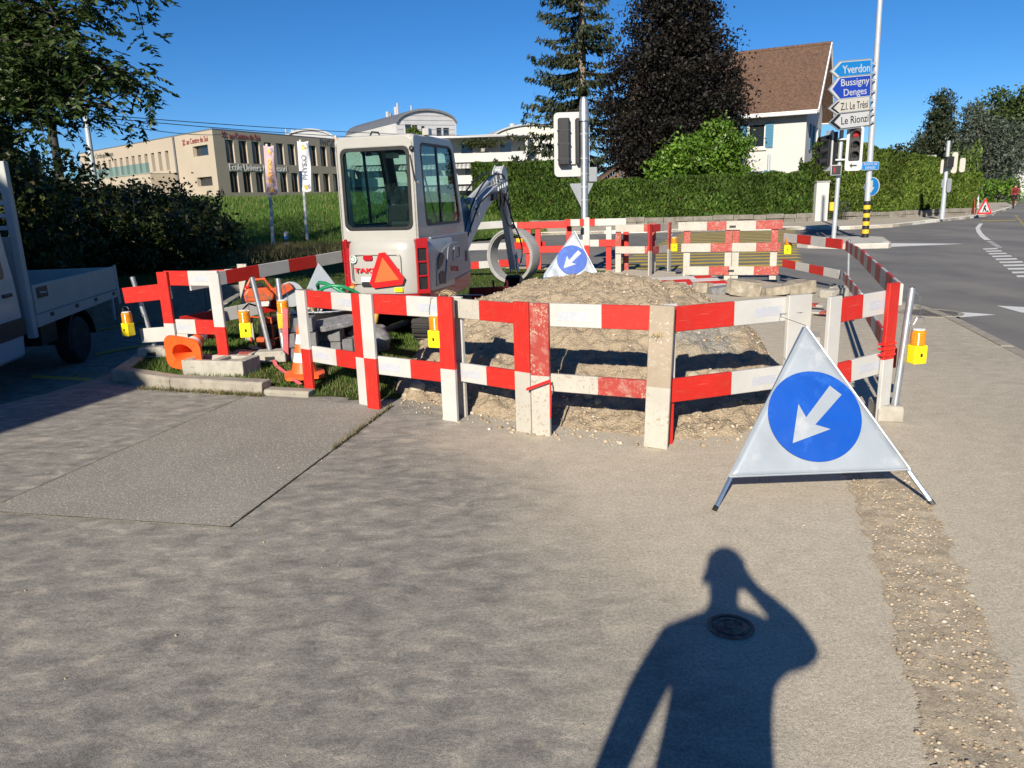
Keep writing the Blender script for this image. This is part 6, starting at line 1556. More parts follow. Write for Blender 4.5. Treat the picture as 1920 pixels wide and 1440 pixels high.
def facade(par, O, U, L, z0, z1, openings, depth, wallmat, N, name='wall', frame=None, pane=None, wname='window'):
    """wall from O along U (unit, xy), N outward; openings (u0,u1,w0,w1[,paneMat])"""
    U = Vector((U[0], U[1], 0)); N = Vector((N[0], N[1], 0)); O = Vector((O[0], O[1], 0))
    us = sorted({0, L} | {o[0] for o in openings} | {o[1] for o in openings}); zs = sorted({z0, z1} | {o[2] for o in openings} | {o[3] for o in openings})
    P_ = lambda u, z, d=0: O + U * u + Vector((0, 0, z)) - N * d
    b = MB()
    for i in range(len(us) - 1):
        for j in range(len(zs) - 1):
            uc, zc = (us[i] + us[i+1]) / 2, (zs[j] + zs[j+1]) / 2
            if any(o[0] < uc < o[1] and o[2] < zc < o[3] for o in openings): continue
            b.add([P_(us[i], zs[j]), P_(us[i+1], zs[j]), P_(us[i+1], zs[j+1]), P_(us[i], zs[j+1])], [(0, 1, 2, 3)])
    for o in openings:
        a, c, e, f = o[:4]
        for q in (((a, e), (c, e)), ((c, e), (c, f)), ((c, f), (a, f)), ((a, f), (a, e))):
            b.add([P_(*q[0]), P_(*q[1]), P_(*q[1], depth), P_(*q[0], depth)], [(0, 1, 2, 3)])
    wl_ = b.build(name, wallmat, par)
    Mx = frame_M(O, U, (0, 0, 1))          # local x along the wall, y up, z = U x up
    sgn = 1 if Vector(Mx.col[2][:3]).dot(N) > 0 else -1
    for o in openings:
        a, c, e, f = o[:4]; pm = o[4] if len(o) > 4 else (pane or M['pane']); t = .07
        wd = MB(); outer = [(a, e), (c, e), (c, f), (a, f)]; inner = [(a + t, e + t), (c - t, e + t), (c - t, f - t), (a + t, f - t)]
        ring_prism(wd, outer, inner, -sgn * (depth - .05), -sgn * depth, 'z', 0, Mx); wo_ = wd.build(wname, frame or M['frame_dark'], par)
        MB().prism(inner, -sgn * (depth - .015), -sgn * (depth - .005), 'z', 0, Mx).build('pane', pm, wo_)
    return wl_
def wall_text(par, s, size, mat, O, U, N, u, z, width):
    U3, N3 = Vector((U[0], U[1], 0)), Vector((N[0], N[1], 0)); O3 = Vector((O[0], O[1], 0))
    Mx = frame_M(O3 + U3 * u + N3 * .03 + Vector((0, 0, z)), U3, (0, 0, 1))
    if Vector(Mx.col[2][:3]).dot(N3) < 0: Mx = frame_M(O3 + U3 * u + N3 * .03 + Vector((0, 0, z)), -U3, (0, 0, 1))
    return text_part('lettering', s, size, mat, par, Mx, width, .01, bold=.0)
def unit(a, b): d = Vector((b[0] - a[0], b[1] - a[1])); return (d.normalized().x, d.normalized().y), d.length
# --- cream school building on the bank
c0, rr_, ll_ = [tuple(atY(*q)[:2]) for q in ((404, 300, 70), (634, 300, 98), (150, 300, 94.7))]
SB = thing('school_building', 'cream two-storey school and clinic building on top of the bank', 'building', (0, 0, 0))
UR = Vector((.45, .893)).normalized(); rr_ = (c0[0] + UR.x * 17.6, c0[1] + UR.y * 17.6)
UR, LRr = unit(c0, rr_); NR = (UR[1], -UR[0]); UL, LLl = unit(c0, ll_); NL = (-UL[1], UL[0])
ops = []
for k in range(10):
    u = LRr * (.075 + k * .091); wv = 1.0
    ops.append((u, u + wv, 5.55, 7.55) + ((M['pane_grey'],) if k in (0, 4, 6) else ()))
    ops.append((u + .12, u + .12 + wv, 2.95, 4.80) + ((M['pane_grey'],) if k in (9,) else ()))
ops += [(1.4, 2.6, 1.75, 2.2), (4.2, 5.0, 1.75, 2.15)]
facade(SB, c0, UR, LRr, .6, 8.3, ops, .35, M['cream'], NR)
opl = [(1.2, 4.3, 6.25, 7.15), (1.1, 4.2, 3.6, 4.4)]
for k in range(15): opl.append((9.8 + k * 1.72, 10.6 + k * 1.72, 5.35, 7.15))
facade(SB, c0, UL, LLl, .6, 8.3, opl, .4, M['cream'], NL)
far_c = (rr_[0] + UL[0] * LLl, rr_[1] + UL[1] * LLl)
roof_poly = [c0, rr_, far_c, ll_]
MB().prism(roof_poly, 8.3, 8.42, 'z').build('roof', M['zinc'], SB)
MB().prism([c0, rr_, (rr_[0] - 1.0, rr_[1] + 1), (c0[0] - .3, c0[1] + .5)], 7.6, 8.29, 'z')
MB().box(-30, -28.2, 80, 82, 8.42, 8.95).build('roof_vent', M['zinc_pale'], SB)
# terrace wing in front of the long side
def onL(u, n, z): return (c0[0] + UL[0] * u + NL[0] * n, c0[1] + UL[1] * u + NL[1] * n, z)
w0, w1 = onL(8.2, 2.6, 0), onL(34, 2.6, 0)
facade(SB, w0[:2], UL, 25.8, .6, 4.95, [(2 + k * 2.4, 3.6 + k * 2.4, 3.0, 4.1) for k in range(9)], .3, M['cream'], NL)
MB().prism([onL(8.2, 2.6, 0)[:2], onL(34, 2.6, 0)[:2], onL(34, .02, 0)[:2], onL(8.2, .02, 0)[:2]], 4.90, 4.96, 'z').build('terrace_floor', M['zinc'], SB)
MB().add([onL(8.2, 2.6, .6), onL(8.2, 0, .6), onL(8.2, 0, 4.95), onL(8.2, 2.6, 4.95)], [(0, 1, 2, 3)]).build('wing_end_wall', M['cream'], SB)
for k in range(10):
    a, b_ = onL(8.4 + k * 2.5, 2.5, 5.0), onL(10.82 + k * 2.5, 2.5, 5.0)
    MB().add([a, b_, (b_[0], b_[1], 5.95), (a[0], a[1], 5.95)], [(0, 1, 2, 3)]).build('balustrade_pane', M['balustrade'], SB)
MB().tube([onL(8.05, .12, .6), onL(8.05, .12, 8.3)], .09, 8).build('downpipe', M['zinc'], SB)
wall_text(SB, 'au Centre de Soi', .75, M['ink_red'], c0, UR, NR, 3.7, 7.92, 3.7)
wall_text(SB, 'Ecole Univers Montessori', .85, M['ink_white'], c0, UR, NR, 5.2, 5.15, 7.4)
wall_text(SB, 'PHYSIO7', .9, M['ink_grey'], c0, UR, NR, 15.6, 7.95, 2.9)
wall_text(SB, 'au Centre de Soi', .7, M['ink_red'], c0, UL, NL, 3.2, 7.62, 4.4)
wall_text(SB, 'Chirurgie Orthopédique', .8, M['ink_grey'], c0, UL, NL, 29.0, 7.7, 9.5)
for base, U_, N_, u, z in ((c0, UR, NR, 1.3, 7.95), (c0, UL, NL, 6.0, 7.62)):
    O3 = Vector((base[0], base[1], 0)) + Vector((U_[0], U_[1], 0)) * u + Vector((N_[0], N_[1], 0)) * .03
    Mx = frame_M(O3 + Vector((0, 0, z)), (U_[0], U_[1], 0), (0, 0, 1)); lg = MB()
    for k in range(4):
        a = k * math.pi / 2 + .4
        lg.add([Mx @ Vector((0, 0, 0)), Mx @ Vector((.38 * math.cos(a), .38 * math.sin(a), 0)), Mx @ Vector((.3 * math.cos(a + .9), .3 * math.sin(a + .9), 0))], [(0, 1, 2)])
    lg.build('logo', M['ink_red'], SB)
# --- vault-roofed blocks
def vault_block(label, C, G, Lf, z0, ze, rise, wallm, gablem, roofm, ops_g, ops_l, chim=()):
    """C near corner, G other end of the gable, Lf far end of the long side; eaves ze"""
    e = thing('apartment_block', label, 'building', (0, 0, 0)); U1, L1 = unit(C, G); U2, L2 = unit(C, Lf)
    N1 = (U1[1], -U1[0]); N1 = N1 if N1[1] < 0 else (-N1[0], -N1[1]); N2 = (U2[1], -U2[0]); N2 = N2 if N2[0] < 0 else (-N2[0], -N2[1])
    facade(e, C, U1, L1, z0, ze, ops_g, .25, gablem, N1); facade(e, C, U2, L2, z0, ze, ops_l, .25, wallm, N2)
    n = 20; prof = [(L1 * k / n, ze + rise * (1 - ((2 * k / n) - 1) ** 2) ** .62) for k in range(n + 1)]
    P3 = lambda u, z, v: Vector((C[0] + U1[0] * u + U2[0] * v, C[1] + U1[1] * u + U2[1] * v, z))
    MB().add([P3(u, z, .0) for u, z in prof], [tuple(range(n + 1))]).build('gable', gablem, e)
    b = MB(); off = .25
    vs = [P3(u, z + off, v) for v in (-.4, L2) for u, z in prof] + [P3(u, z, v) for v in (-.4, L2) for u, z in prof]
    k = n + 1; fs = []
    for i in range(n): fs += [(i, i+1, k+i+1, k+i), (2*k+i, 3*k+i, 3*k+i+1, 2*k+i+1), (i, 2*k+i, 2*k+i+1, i+1), (k+i, k+i+1, 3*k+i+1, 3*k+i)]
    fs += [(0, k, 3*k, 2*k), (n, 2*k+n, 3*k+n, k+n)]
    rf = b.add(vs, fs).build('vault_roof', roofm, e, smooth=40)
    for (u, v, h, r) in chim:
        zz = ze + rise * (1 - ((2 * u / L1) - 1) ** 2) ** .62
        q = P3(u, zz, v); MB().tube([q, q + Vector((0, 0, h))], r, 8).build('flue', M['zinc_pale'], rf)
    for z in [ze - .2 + rise * t for t in (.1, .32, .54, .76)]: pass
    return e, (U1, N1, L1, U2, N2, L2)
C = atY(746, 300, 100); G = atY(858, 300, 103); Lf = atY(652, 300, 116)
ze = atY(746, 231, 100).z; rise = atY(795, 207, 101).z - ze
vb, (U1, N1, L1, U2, N2, L2) = vault_block('white apartment block with dark vaulted roof above the excavator cab', (C.x, C.y), (G.x, G.y), (Lf.x, Lf.y), 1.0, ze, rise, M['wall_white'], M['zinc_pale'], M['zinc'],
    [(1.2, 2.0, ze - 1.8, ze - .1), (2.1, 2.8, ze - 1.8, ze - .2), (3.3, 3.75, ze - 1.8, ze - .3), (5.3, 6.0, ze - 2.2, ze - .5), (6.2, 7.0, ze - 2.2, ze - .5)],
    [(6.0, 6.7, ze - 3.6, ze - 2.8)], ((2.0, 4, 1.6, .14), (2.6, 6, 1.2, .3), (3.2, 2.5, .9, .12), (2.2, 8, .9, .25), (3.0, 9.5, .7, .4)))
for k in range(9):
    z = ze - 2.4 + k * .55
    hw = L1 / 2 if z < ze else L1 / 2 * (1 - ((z - ze) / rise) ** (1 / .62)) ** .5 if z - ze < rise else 0
    if hw > .6:
        a = Vector((C.x + U1[0] * (L1/2 - hw + .2), C.y + U1[1] * (L1/2 - hw + .2), z)); b_ = Vector((C.x + U1[0] * (L1/2 + hw - .2), C.y + U1[1] * (L1/2 + hw - .2), z))
        n3 = Vector((N1[0], N1[1], 0)) * .02; MB().add([a + n3, b_ + n3, b_ + n3 + Vector((0, 0, .05)), a + n3 + Vector((0, 0, .05))], [(0, 1, 2, 3)]).build('cladding_joint', M['zinc'], vb)
MB().prism([(C.x - .2, C.y - 1.8), (G.x + .2, G.y - 1.8), (G.x, G.y - .05), (C.x, C.y - .05)], ze - 2.9, ze - 2.3, 'z').build('balcony', M['zinc_pale'], vb)
C = atY(596, 300, 112); G = atY(652, 300, 112); Lf = atY(470, 300, 128); ze2 = atY(596, 275, 112).z; r2 = atY(600, 245, 112).z - ze2
C = atY(515, 300, 115); G = atY(640, 300, 110); ze2 = atY(640, 274, 110).z
vault_block('grey vaulted block rising behind the cream school', (C.x, C.y), (G.x, G.y), (C.x - 9, C.y + 22), 1.0, ze2, atY(585, 244, 112).z - ze2, M['wall_white'], M['zinc_pale'], M['zinc_pale'],
    [(5.2, 6.0, ze2 - .6, ze2 + 0.0), (7.0, 8.0, ze2 - 2.6, ze2 - 1.2), (8.6, 9.5, ze2 - 2.6, ze2 - .2), (8.6, 9.5, ze2 - 6, ze2 - 3.6)], [], ((3.5, 6, 1.3, .1), (4.5, 4, .6, .3)))
C = atY(922, 300, 125); G = atY(1010, 300, 133); ze3 = atY(922, 261, 125).z
vault_block('pale block with low curved roof behind the spruce', (C.x - .0, C.y), (C.x + 13, C.y + 2), (C.x - 6, C.y + 20), 1.0, ze3, 2.0, M['wall_warm'], M['wall_warm'], M['zinc_pale'], [(1.2, 3.6, ze3 - 2.2, ze3 - 1.3), (8, 9, ze3 - 1.9, ze3 - .5)], [], ((5, 5, .8, .5),))
# --- terraced white flats
TF_ = thing('terraced_flats', 'white stepped flats with balconies and awnings behind the excavator', 'building', (0, 0, 0))
Y0 = 93.0; xl, xr = atY(632, 330, Y0).x, atY(1036, 330, Y0).x
levels = [(1.2, xl, xr, 0), (3.75, xl, xr - .2, .6), (6.3, xl + 2, xr - 3.0, 1.6)]
for k, (z, a, b_, set_) in enumerate(levels):
    Yw = Y0 + 2.4 + set_; ops = []
    u = .8
    while u < b_ - a - 2.2:
        ops.append((u, u + (1.5 if (int(u * 3) % 2) else .85), z + .35, z + 2.15) + ((M['pane_grey'],) if int(u * 7) % 4 == 0 else ())); u += 2.35
    facade(TF_, (a, Yw), (1, 0), b_ - a, z, z + 2.55, ops, .2, M['wall_white'], (0, -1), frame=M['frame_white'])
    MB().box(a - .2, b_ + .2, Y0 + set_, Yw - .01, z - .22, z).build('balcony_slab', M['wall_white'], TF_)
    MB().box(a - .2, b_ + .2, Y0 + set_ - .12, Y0 + set_ - .002, z - .25, z + .78).build('parapet', M['wall_white'], TF_)
    MB().box(b_ - .1, b_ + .2, Y0 + set_, Yw + 6, z - .25, z + 2.5).build('end_wall', M['wall_white'], TF_)
    for j in range(int((b_ - a) // 6)):
        if k == 2: continue
        x = a + 1.2 + j * 6.1
        aw = MB(); ns = 18
        for s in range(ns):
            x0, x1 = x + 4.4 * s / ns, x + 4.4 * (s + 1) / ns
            aw.add([(x0, Yw - .05, z + 2.45), (x1, Yw - .05, z + 2.45), (x1, Y0 + set_ - .5, z + 1.75), (x0, Y0 + set_ - .5, z + 1.75), (x1, Y0 + set_ - .5, z + 1.55), (x0, Y0 + set_ - .5, z + 1.55)], [(0, 1, 2, 3), (3, 2, 4, 5)], s % 2)
        aw.build('awning', [M['awning'], M['awning_dark']], TF_)
MB().box(xl + 1.5, xr - 2.6, Y0 + 1.0, Y0 + 10, 8.85, 9.1).build('roof', M['zinc_pale'], TF_)
MB().box(xl, xr, Y0 + 4.5, Y0 + 11, 1, 8.8).build('core', M['wall_white'], TF_)
# --- white house with tiled roof
HC = Vector((19.75, 52.0)); Uf = Vector((-.88, .47)).normalized(); Nf = Vector((-.47, -.88)).normalized(); Ug = -Nf; Ng = -Uf
HH = thing('house', 'white house with brown tiled roof and blue shutters right of the dark tree', 'house', (0, 0, 0))
LFc, LGb, ZE, ZR = 12.5, 8.4, 7.1, 11.25
facade(HH, (HC.x, HC.y), Uf, LFc, 0, ZE, [(2.6, 3.7, 4.55, 6.1), (2.6, 4.0, 1.6, 3.0), (8, 9.4, 4.5, 6.1)], .18, M['wall_white'], Nf, frame=M['frame_white'], pane=M['pane'])
facade(HH, (HC.x, HC.y), Ug, LGb, 0, ZE, [(2.6, 3.6, 4.4, 6.0), (5.6, 6.5, 4.2, 6.0)], .18, M['wall_white'], Ng, frame=M['frame_white'])
H3 = lambda f, g, z: Vector((HC.x + Uf.x * f + Ug.x * g, HC.y + Uf.y * f + Ug.y * g, z))
MB().add([H3(0, 0, ZE), H3(0, LGb, ZE), H3(0, LGb / 2, ZR - .15)], [(0, 1, 2)]).build('gable', M['wall_white'], HH)
rl = math.hypot(LGb / 2 + .7, ZR - ZE + .55)
for s in (0, 1):
    g0 = -.75 if s == 0 else LGb + .75
    a, b_, c, d = H3(-.75, g0, ZE - .55), H3(LFc + .5, g0, ZE - .55), H3(LFc + .5, LGb / 2, ZR), H3(-.75, LGb / 2, ZR)
    Mx = frame_M(a, b_ - a, d - a); wdt = (b_ - a).length; hgt = (d - a).length
    rf = MB().box(0, wdt, 0, hgt, -.06, .10).build('roof_slope', M['tiles'], HH); rf.matrix_local = Mx
    MB().box(-.02, wdt + .02, -.06, .02, -.14, .04).build('eaves_board', M['frame_white'], rf)
    MB().box(-.08, -.005, 0, hgt, -.16, .12).build('bargeboard', M['frame_white'], rf)
    if s == 0:
        tiles = MB()
        for r in range(int(hgt / .42)):
            tiles.box(0, wdt, r * .42, r * .42 + .40, .10, .125, 0, Matrix.Rotation(0, 4, 'X'))
            tiles.add([(0, r*.42 + .40, .101), (wdt, r*.42 + .40, .101), (wdt, r*.42, .15), (0, r*.42, .15), (0, r*.42, .101), (wdt, r*.42, .101)], [(0, 1, 2, 3), (3, 2, 5, 4)])
        tiles.build('tile_rows', M['tiles'], rf)
rt_ = MB()
for k in range(36):
    a = H3(-.8 + k * .385, LGb / 2, ZR + .03); b_ = H3(-.8 + k * .385 + .41, LGb / 2, ZR + .07); rt_.tube([a, b_], .15, 8)
rt_.build('ridge_tiles', M['tiles'], HH)
MB().tube([H3(-.7, -.8, ZE - .62), H3(LFc + .4, -.8, ZE - .62)], .09, 8).build('gutter', M['frame_white'], HH)
ch = H3(11, 2.4, 0); MB().box(ch.x - .6, ch.x + .6, ch.y - .4, ch.y + .4, 8.2, 10.2).build('chimney', M['wall_warm'], HH)
def shutter(f0, f1, z0, z1, face='f'):
    Mx = frame_M((HC.x, HC.y, 0), (Uf.x, Uf.y, 0) if face == 'f' else (Ug.x, Ug.y, 0), (0, 0, 1)); nn_ = Vector(Mx.col[2][:3]); sg = 1 if nn_.dot(Vector((*(Nf if face == 'f' else Ng), 0))) > 0 else -1
    o = MB().box(f0, f1, z0, z1, sg * .02, sg * .07, 0, Mx).build('shutter', M['shutter'], HH)
    k = int((z1 - z0) / .18)
    for i in range(k): MB().box(f0 + .06, f1 - .06, z0 + .08 + i * .18, z0 + .16 + i * .18, sg * .07, sg * .085, 0, Mx).build('slat', M['shutter'], o)
shutter(2.05, 2.55, 4.5, 6.1); shutter(3.75, 4.3, 4.5, 6.1); shutter(1.85, 2.55, 1.5, 3.05); shutter(1.75, 2.55, 4.3, 6.0, 'g'); shutter(3.65, 4.45, 4.3, 6.0, 'g'); shutter(6.55, 7.2, 4.1, 6.0, 'g')
for (f0, f1, z) in ((2.45, 3.85, 4.5), (2.45, 4.15, 1.55)):
    Mx = frame_M((HC.x, HC.y, 0), (Uf.x, Uf.y, 0), (0, 0, 1)); sg = 1 if Vector(Mx.col[2][:3]).dot(Vector((*Nf, 0))) > 0 else -1
    MB().box(f0, f1, z - .14, z, min(0, sg * .14), max(0, sg * .14), 0, Mx).build('window_sill', M['wall_warm'], HH)
# porch with small tiled roof at the gable foot
pp = H3(-.2, 5.0, 0)
MB().prism([(pp.x - .4, 2.9), (pp.x + 2.6, 2.9), (pp.x + 2.2, 3.25), (pp.x + .5, 4.5)], pp.y - 6.5, pp.y - 3.4, 'y').build('porch_roof', M['tiles'], HH)
MB().box(pp.x + .0, pp.x + 2.3, pp.y - 5.6, pp.y - 3.6, 0, 2.89).build('porch', M['wall_warm'], HH)
# --- gate pillar, iron gate, walls, shed
gw = thing('gate_wall', 'white rendered gate wall between the two hedges', 'wall', (16.45, 41.2, 0))
MB().box(-.05, .62, 0, .4, 0, 2.05).build('wall', M['wall_white'], gw, .02)
MB().box(-.09, .66, -.04, .44, 2.052, 2.12).build('coping', M['concrete_pale'], gw, .01)
ig = thing('iron_gate', 'dark iron garden gate beside the white gate wall', 'gate', (17.1, 41.3, 0))
for k in range(12): MB().tube([(k * .1, 0, 0), (k * .1, 0, 1.05)], .012, 5).build('bar', M['dark_trim'], ig)
MB().tube([(-.03, 0, .15), (1.15, 0, .15)], .015, 5).build('bar', M['dark_trim'], ig); MB().tube([(-.03, 0, 1.0), (1.15, 0, 1.0)], .015, 5).build('bar', M['dark_trim'], ig)
M['rubble'] = simple('rubble wall stone', (0.17, 0.155, 0.13), .9, 0, .3, 3, .6, 14, ((.14, .13, .11), 5, .55))
def stone_wall(label, a, b, h, t=.35):
    A, B = Vector((*a, 0)), Vector((*b, 0)); e = thing('garden_wall', label, 'wall', A, math.atan2(B.y - A.y, B.x - A.x)); L = (B - A).length; x = 0; i = 0
    while x < L - .05:
        w_ = min(random.uniform(.5, 1.0), L - x); hh = h + random.uniform(-.04, .04)
        MB().box(x + .01, x + w_ - .01, 0, t, 0, hh * .5 - .01).build('stone', M['rubble'], e, .02)
        x += w_
    x = 0
    while x < L - .05:
        w_ = min(random.uniform(.5, 1.1), L - x); hh = h + random.uniform(-.04, .04)
        MB().box(x + .01, x + w_ - .01, .01, t, hh * .5, hh).build('stone', M['rubble'], e, .02)
        x += w_
stone_wall('low stone garden wall under the low hedge', (1.2, 42.3), (16.3, 40.9), .48)
stone_wall('low stone wall along the right hedge', (18.4, 42.0), (26.4, 43.6), .42)
SH = thing('garden_shed', 'brown plank shed half hidden under the dark tree', 'shed', (0, 0, 0))
s0, s1 = atY(1120, 350, 49.5), atY(1225, 350, 49.5); zt = atY(1165, 308, 49.5).z
M['planks'] = simple('brown shed planks', (0.14, 0.085, 0.055), .85, 0, .25, 3)
nb = 22
for k in range(nb):
    x0 = s0.x + (s1.x - s0.x) * k / nb; x1 = s0.x + (s1.x - s0.x) * (k + 1) / nb - .02
    xm = (x0 + x1) / 2; top = zt - max(0, (s0.x + 1.6 - xm)) * .65
    MB().box(x0, x1, 49.5, 49.53 + .01 * (k % 2), 0, top).build('plank', M['planks'], SH)
MB().prism([(s0.x - .3, zt - 1.3), (s0.x + 1.6, zt + .02), (s1.x + .3, zt + .05), (s1.x + .3, zt + .18), (s0.x + 1.55, zt + .15), (s0.x - .3, zt - 1.15)], 49.2, 53, 'y').build('roof', M['tiles'], SH)
MB().box(s0.x + .1, s1.x, 49.6, 52.5, 0, zt - 1.2).build('shed_body', M['planks'], SH)
q = atY(1690, 300, 82); q1 = atY(1742, 300, 82)
FB = thing('far_building', 'white flat-roofed building peeping over the right hedge', 'building', (0, 0, 0))
MB().box(q.x, q1.x, 82, 90, 0, atY(1715, 296, 82).z).build('wall', M['wall_white'], FB); MB().box(q.x - .4, q1.x + .4, 81.4, 90.5, atY(1715, 296, 82).z, atY(1715, 292, 82).z).build('roof', M['zinc_pale'], FB)
q = atY(1908, 375, 90)
FB2 = thing('far_house', 'far white gable end at the right edge of the road', 'house', (q.x, 90, 0))
MB().prism([(-1, 0), (7, 0), (7, 4.2), (3, 6.3), (-1, 4.2)], 0, 8, 'y').build('wall', M['wall_white'], FB2); MB().prism([(-1.4, 4.0), (3, 6.35), (7.4, 4.0), (7.4, 4.2), (3, 6.6), (-1.4, 4.2)], -.4, 8.4, 'y').build('roof', M['tiles'], FB2)
# --- building behind the viewer to the left that shades the truck and the left corner
GH = thing('garage_building', 'gabled building left behind the viewer, shading the parked truck', 'building', (-6.75, -2.6, 0), rad(-17.6))
MB().prism([(-13, 0), (0, 0), (0, 5.1), (-6.5, 10.5), (-13, 5.1)], -9, 0, 'y').build('wall', M['wall_warm'], GH)
for s_ in (0, 1):
    a_, b_ = ((0.02, 5.08), (-6.5, 10.52)) if s_ == 0 else ((-13.02, 5.08), (-6.5, 10.52))
    MB().prism([a_, b_, (b_[0], b_[1] + .12), (a_[0], a_[1] + .12)], -9.1, .03, 'y').build('roof_slope', M['tiles'], GH)
for x in (-6.2, -3.2): 
    wd = MB().box(x, x + 1.2, .002, .06, 3.2, 4.5).build('window', M['frame_white'], GH); MB().box(x + .1, x + 1.1, .061, .07, 3.3, 4.4).build('pane', M['pane'], wd)
MB().box(-5.4, -2.6, .002, .05, .01, 2.3).build('garage_door', M['zinc_pale'], GH)
# ================================================================ VEGETATION
LM = {}
LM['ash'] = island_ramp('ash leaves', [(0, (0.018, 0.035, 0.008)), (.5, (0.035, 0.065, 0.014)), (.85, (0.07, 0.11, 0.025)), (1, (0.12, 0.15, 0.04))], .45, .35, .5)
LM['shrub'] = island_ramp('shrub leaves', [(0, (0.018, 0.033, 0.008)), (.5, (0.04, 0.06, 0.015)), (.9, (0.08, 0.10, 0.025)), (1, (0.15, 0.10, 0.04))], .5, .3, .4)
LM['thuja'] = island_ramp('thuja sprays', [(0, (0.022, 0.05, 0.008)), (.45, (0.055, 0.11, 0.016)), (.93, (0.10, 0.165, 0.026)), (.985, (0.12, 0.15, 0.03)), (1, (0.20, 0.09, 0.03))], .6, .25, .25, .45)
LM['thuja2'] = island_ramp('yellow-green hedge sprays', [(0, (0.028, 0.055, 0.009)), (.45, (0.075, 0.125, 0.018)), (.9, (0.14, 0.20, 0.03)), (1, (0.17, 0.17, 0.04))], .6, .25, .25, .4)
LM['spruce'] = island_ramp('spruce needles', [(0, (0.012, 0.022, 0.010)), (.5, (0.026, 0.040, 0.018)), (.9, (0.05, 0.06, 0.025)), (1, (0.11, 0.09, 0.04))], .6, .15, .3)
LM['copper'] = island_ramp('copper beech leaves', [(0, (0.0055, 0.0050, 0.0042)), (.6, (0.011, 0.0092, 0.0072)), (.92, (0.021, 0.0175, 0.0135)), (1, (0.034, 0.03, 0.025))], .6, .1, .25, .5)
LM['laurel'] = island_ramp('bright green leaves', [(0, (0.04, 0.09, 0.010)), (.5, (0.085, 0.18, 0.018)), (.9, (0.155, 0.265, 0.03)), (1, (0.22, 0.28, 0.06))], .4, .3, .4, .9)
LM['cedar'] = island_ramp('blue-grey cedar needles', [(0, (0.03, 0.042, 0.03)), (.5, (0.065, 0.085, 0.06)), (1, (0.13, 0.15, 0.11))], .6, .15, .3)
LM['far'] = island_ramp('far tree leaves', [(0, (0.02, 0.04, 0.010)), (.5, (0.05, 0.08, 0.018)), (1, (0.10, 0.13, 0.035))], .6, .25, .3)
M['bark'] = simple('grey bark', (0.11, 0.09, 0.07), .9, 0, .3, 6, .6, 30)
M['bark_pale'] = simple('pale spruce bark', (0.20, 0.16, 0.125), .9, 0, .3, 5, .5, 20)
M['bark_dark'] = simple('dark bark', (0.03, 0.025, 0.022), .9, 0, .3, 6, .4, 30)
M['core'] = simple('dark hedge filler', (0.012, 0.016, 0.006), .95, 0, .3, 4)  # near-black fill for the light-blocking boxes inside the hedges

def leaf_mesh(name, Cn, A, B, mat, parent=None):
    """rhombic leaves: centre, half length vector, half width vector; bent a little along the rib"""
    n = len(Cn); Nn = np.cross(A, B); Nn /= np.linalg.norm(Nn, axis=1, keepdims=True) + 1e-9
    bend = Nn * (np.linalg.norm(B, axis=1, keepdims=True) * .5)
    V = np.stack([Cn - A, Cn + B + bend * .6 - A * .1, Cn + A, Cn - B + bend * .6 - A * .1], 1).reshape(-1, 3)
    return raw_mesh(name, V, np.arange(4 * n).reshape(-1, 4), mat, parent)
def rdir(n, up=0.0):
    d = RNG.normal(size=(n, 3)); d[:, 2] += up; return d / (np.linalg.norm(d, axis=1, keepdims=True) + 1e-9)
def leaves_at(name, pts, ln, wd, mat, parent=None, up=0.0, axis_bias=None):
    n = len(pts); a = rdir(n) if axis_bias is None else rdir(n) * (1 - axis_bias[3]) + np.array(axis_bias[:3]) * axis_bias[3] * 1.4
    a /= np.linalg.norm(a, axis=1, keepdims=True); b = np.cross(a, rdir(n, up)); b /= np.linalg.norm(b, axis=1, keepdims=True) + 1e-9
    s = RNG.uniform(.65, 1.25, (n, 1)); return leaf_mesh(name, pts, a * s * ln / 2, b * s * wd / 2, mat, parent)
def clumps(shape, ncl, per, r, flat=.7):
    """shape(n) gives clump centres; per leaves each"""
    c = shape(ncl); rr = r * RNG.uniform(.6, 1.35, (len(c), 1, 1))
    p = c[:, None] + RNG.normal(size=(len(c), per, 3)) * rr * np.array([1, 1, flat]); return p.reshape(-1, 3)
def ellip(cx, cy, cz, rx, ry, rz, inner=.45, seed=0.0, rough=.22, zmin=None):
    def f(n):
        d = rdir(n); k = RNG.uniform(inner ** 3, 1, n) ** (1 / 3)
        lum = np.array([1 + rough * mnoise.noise(Vector((float(x) * 2.2 + seed, float(y) * 2.2, float(z) * 2.2))) * 1.6 for x, y, z in d])
        p = d * (k * lum)[:, None] * np.array([rx, ry, rz]) + np.array([cx, cy, cz])
        return p if zmin is None else p[p[:, 2] > zmin]
    return f
def tree_trunk(name, par, pts, rs, mat, n=10): return MB().tube(pts, rs, n).build(name, mat, par, smooth=60)
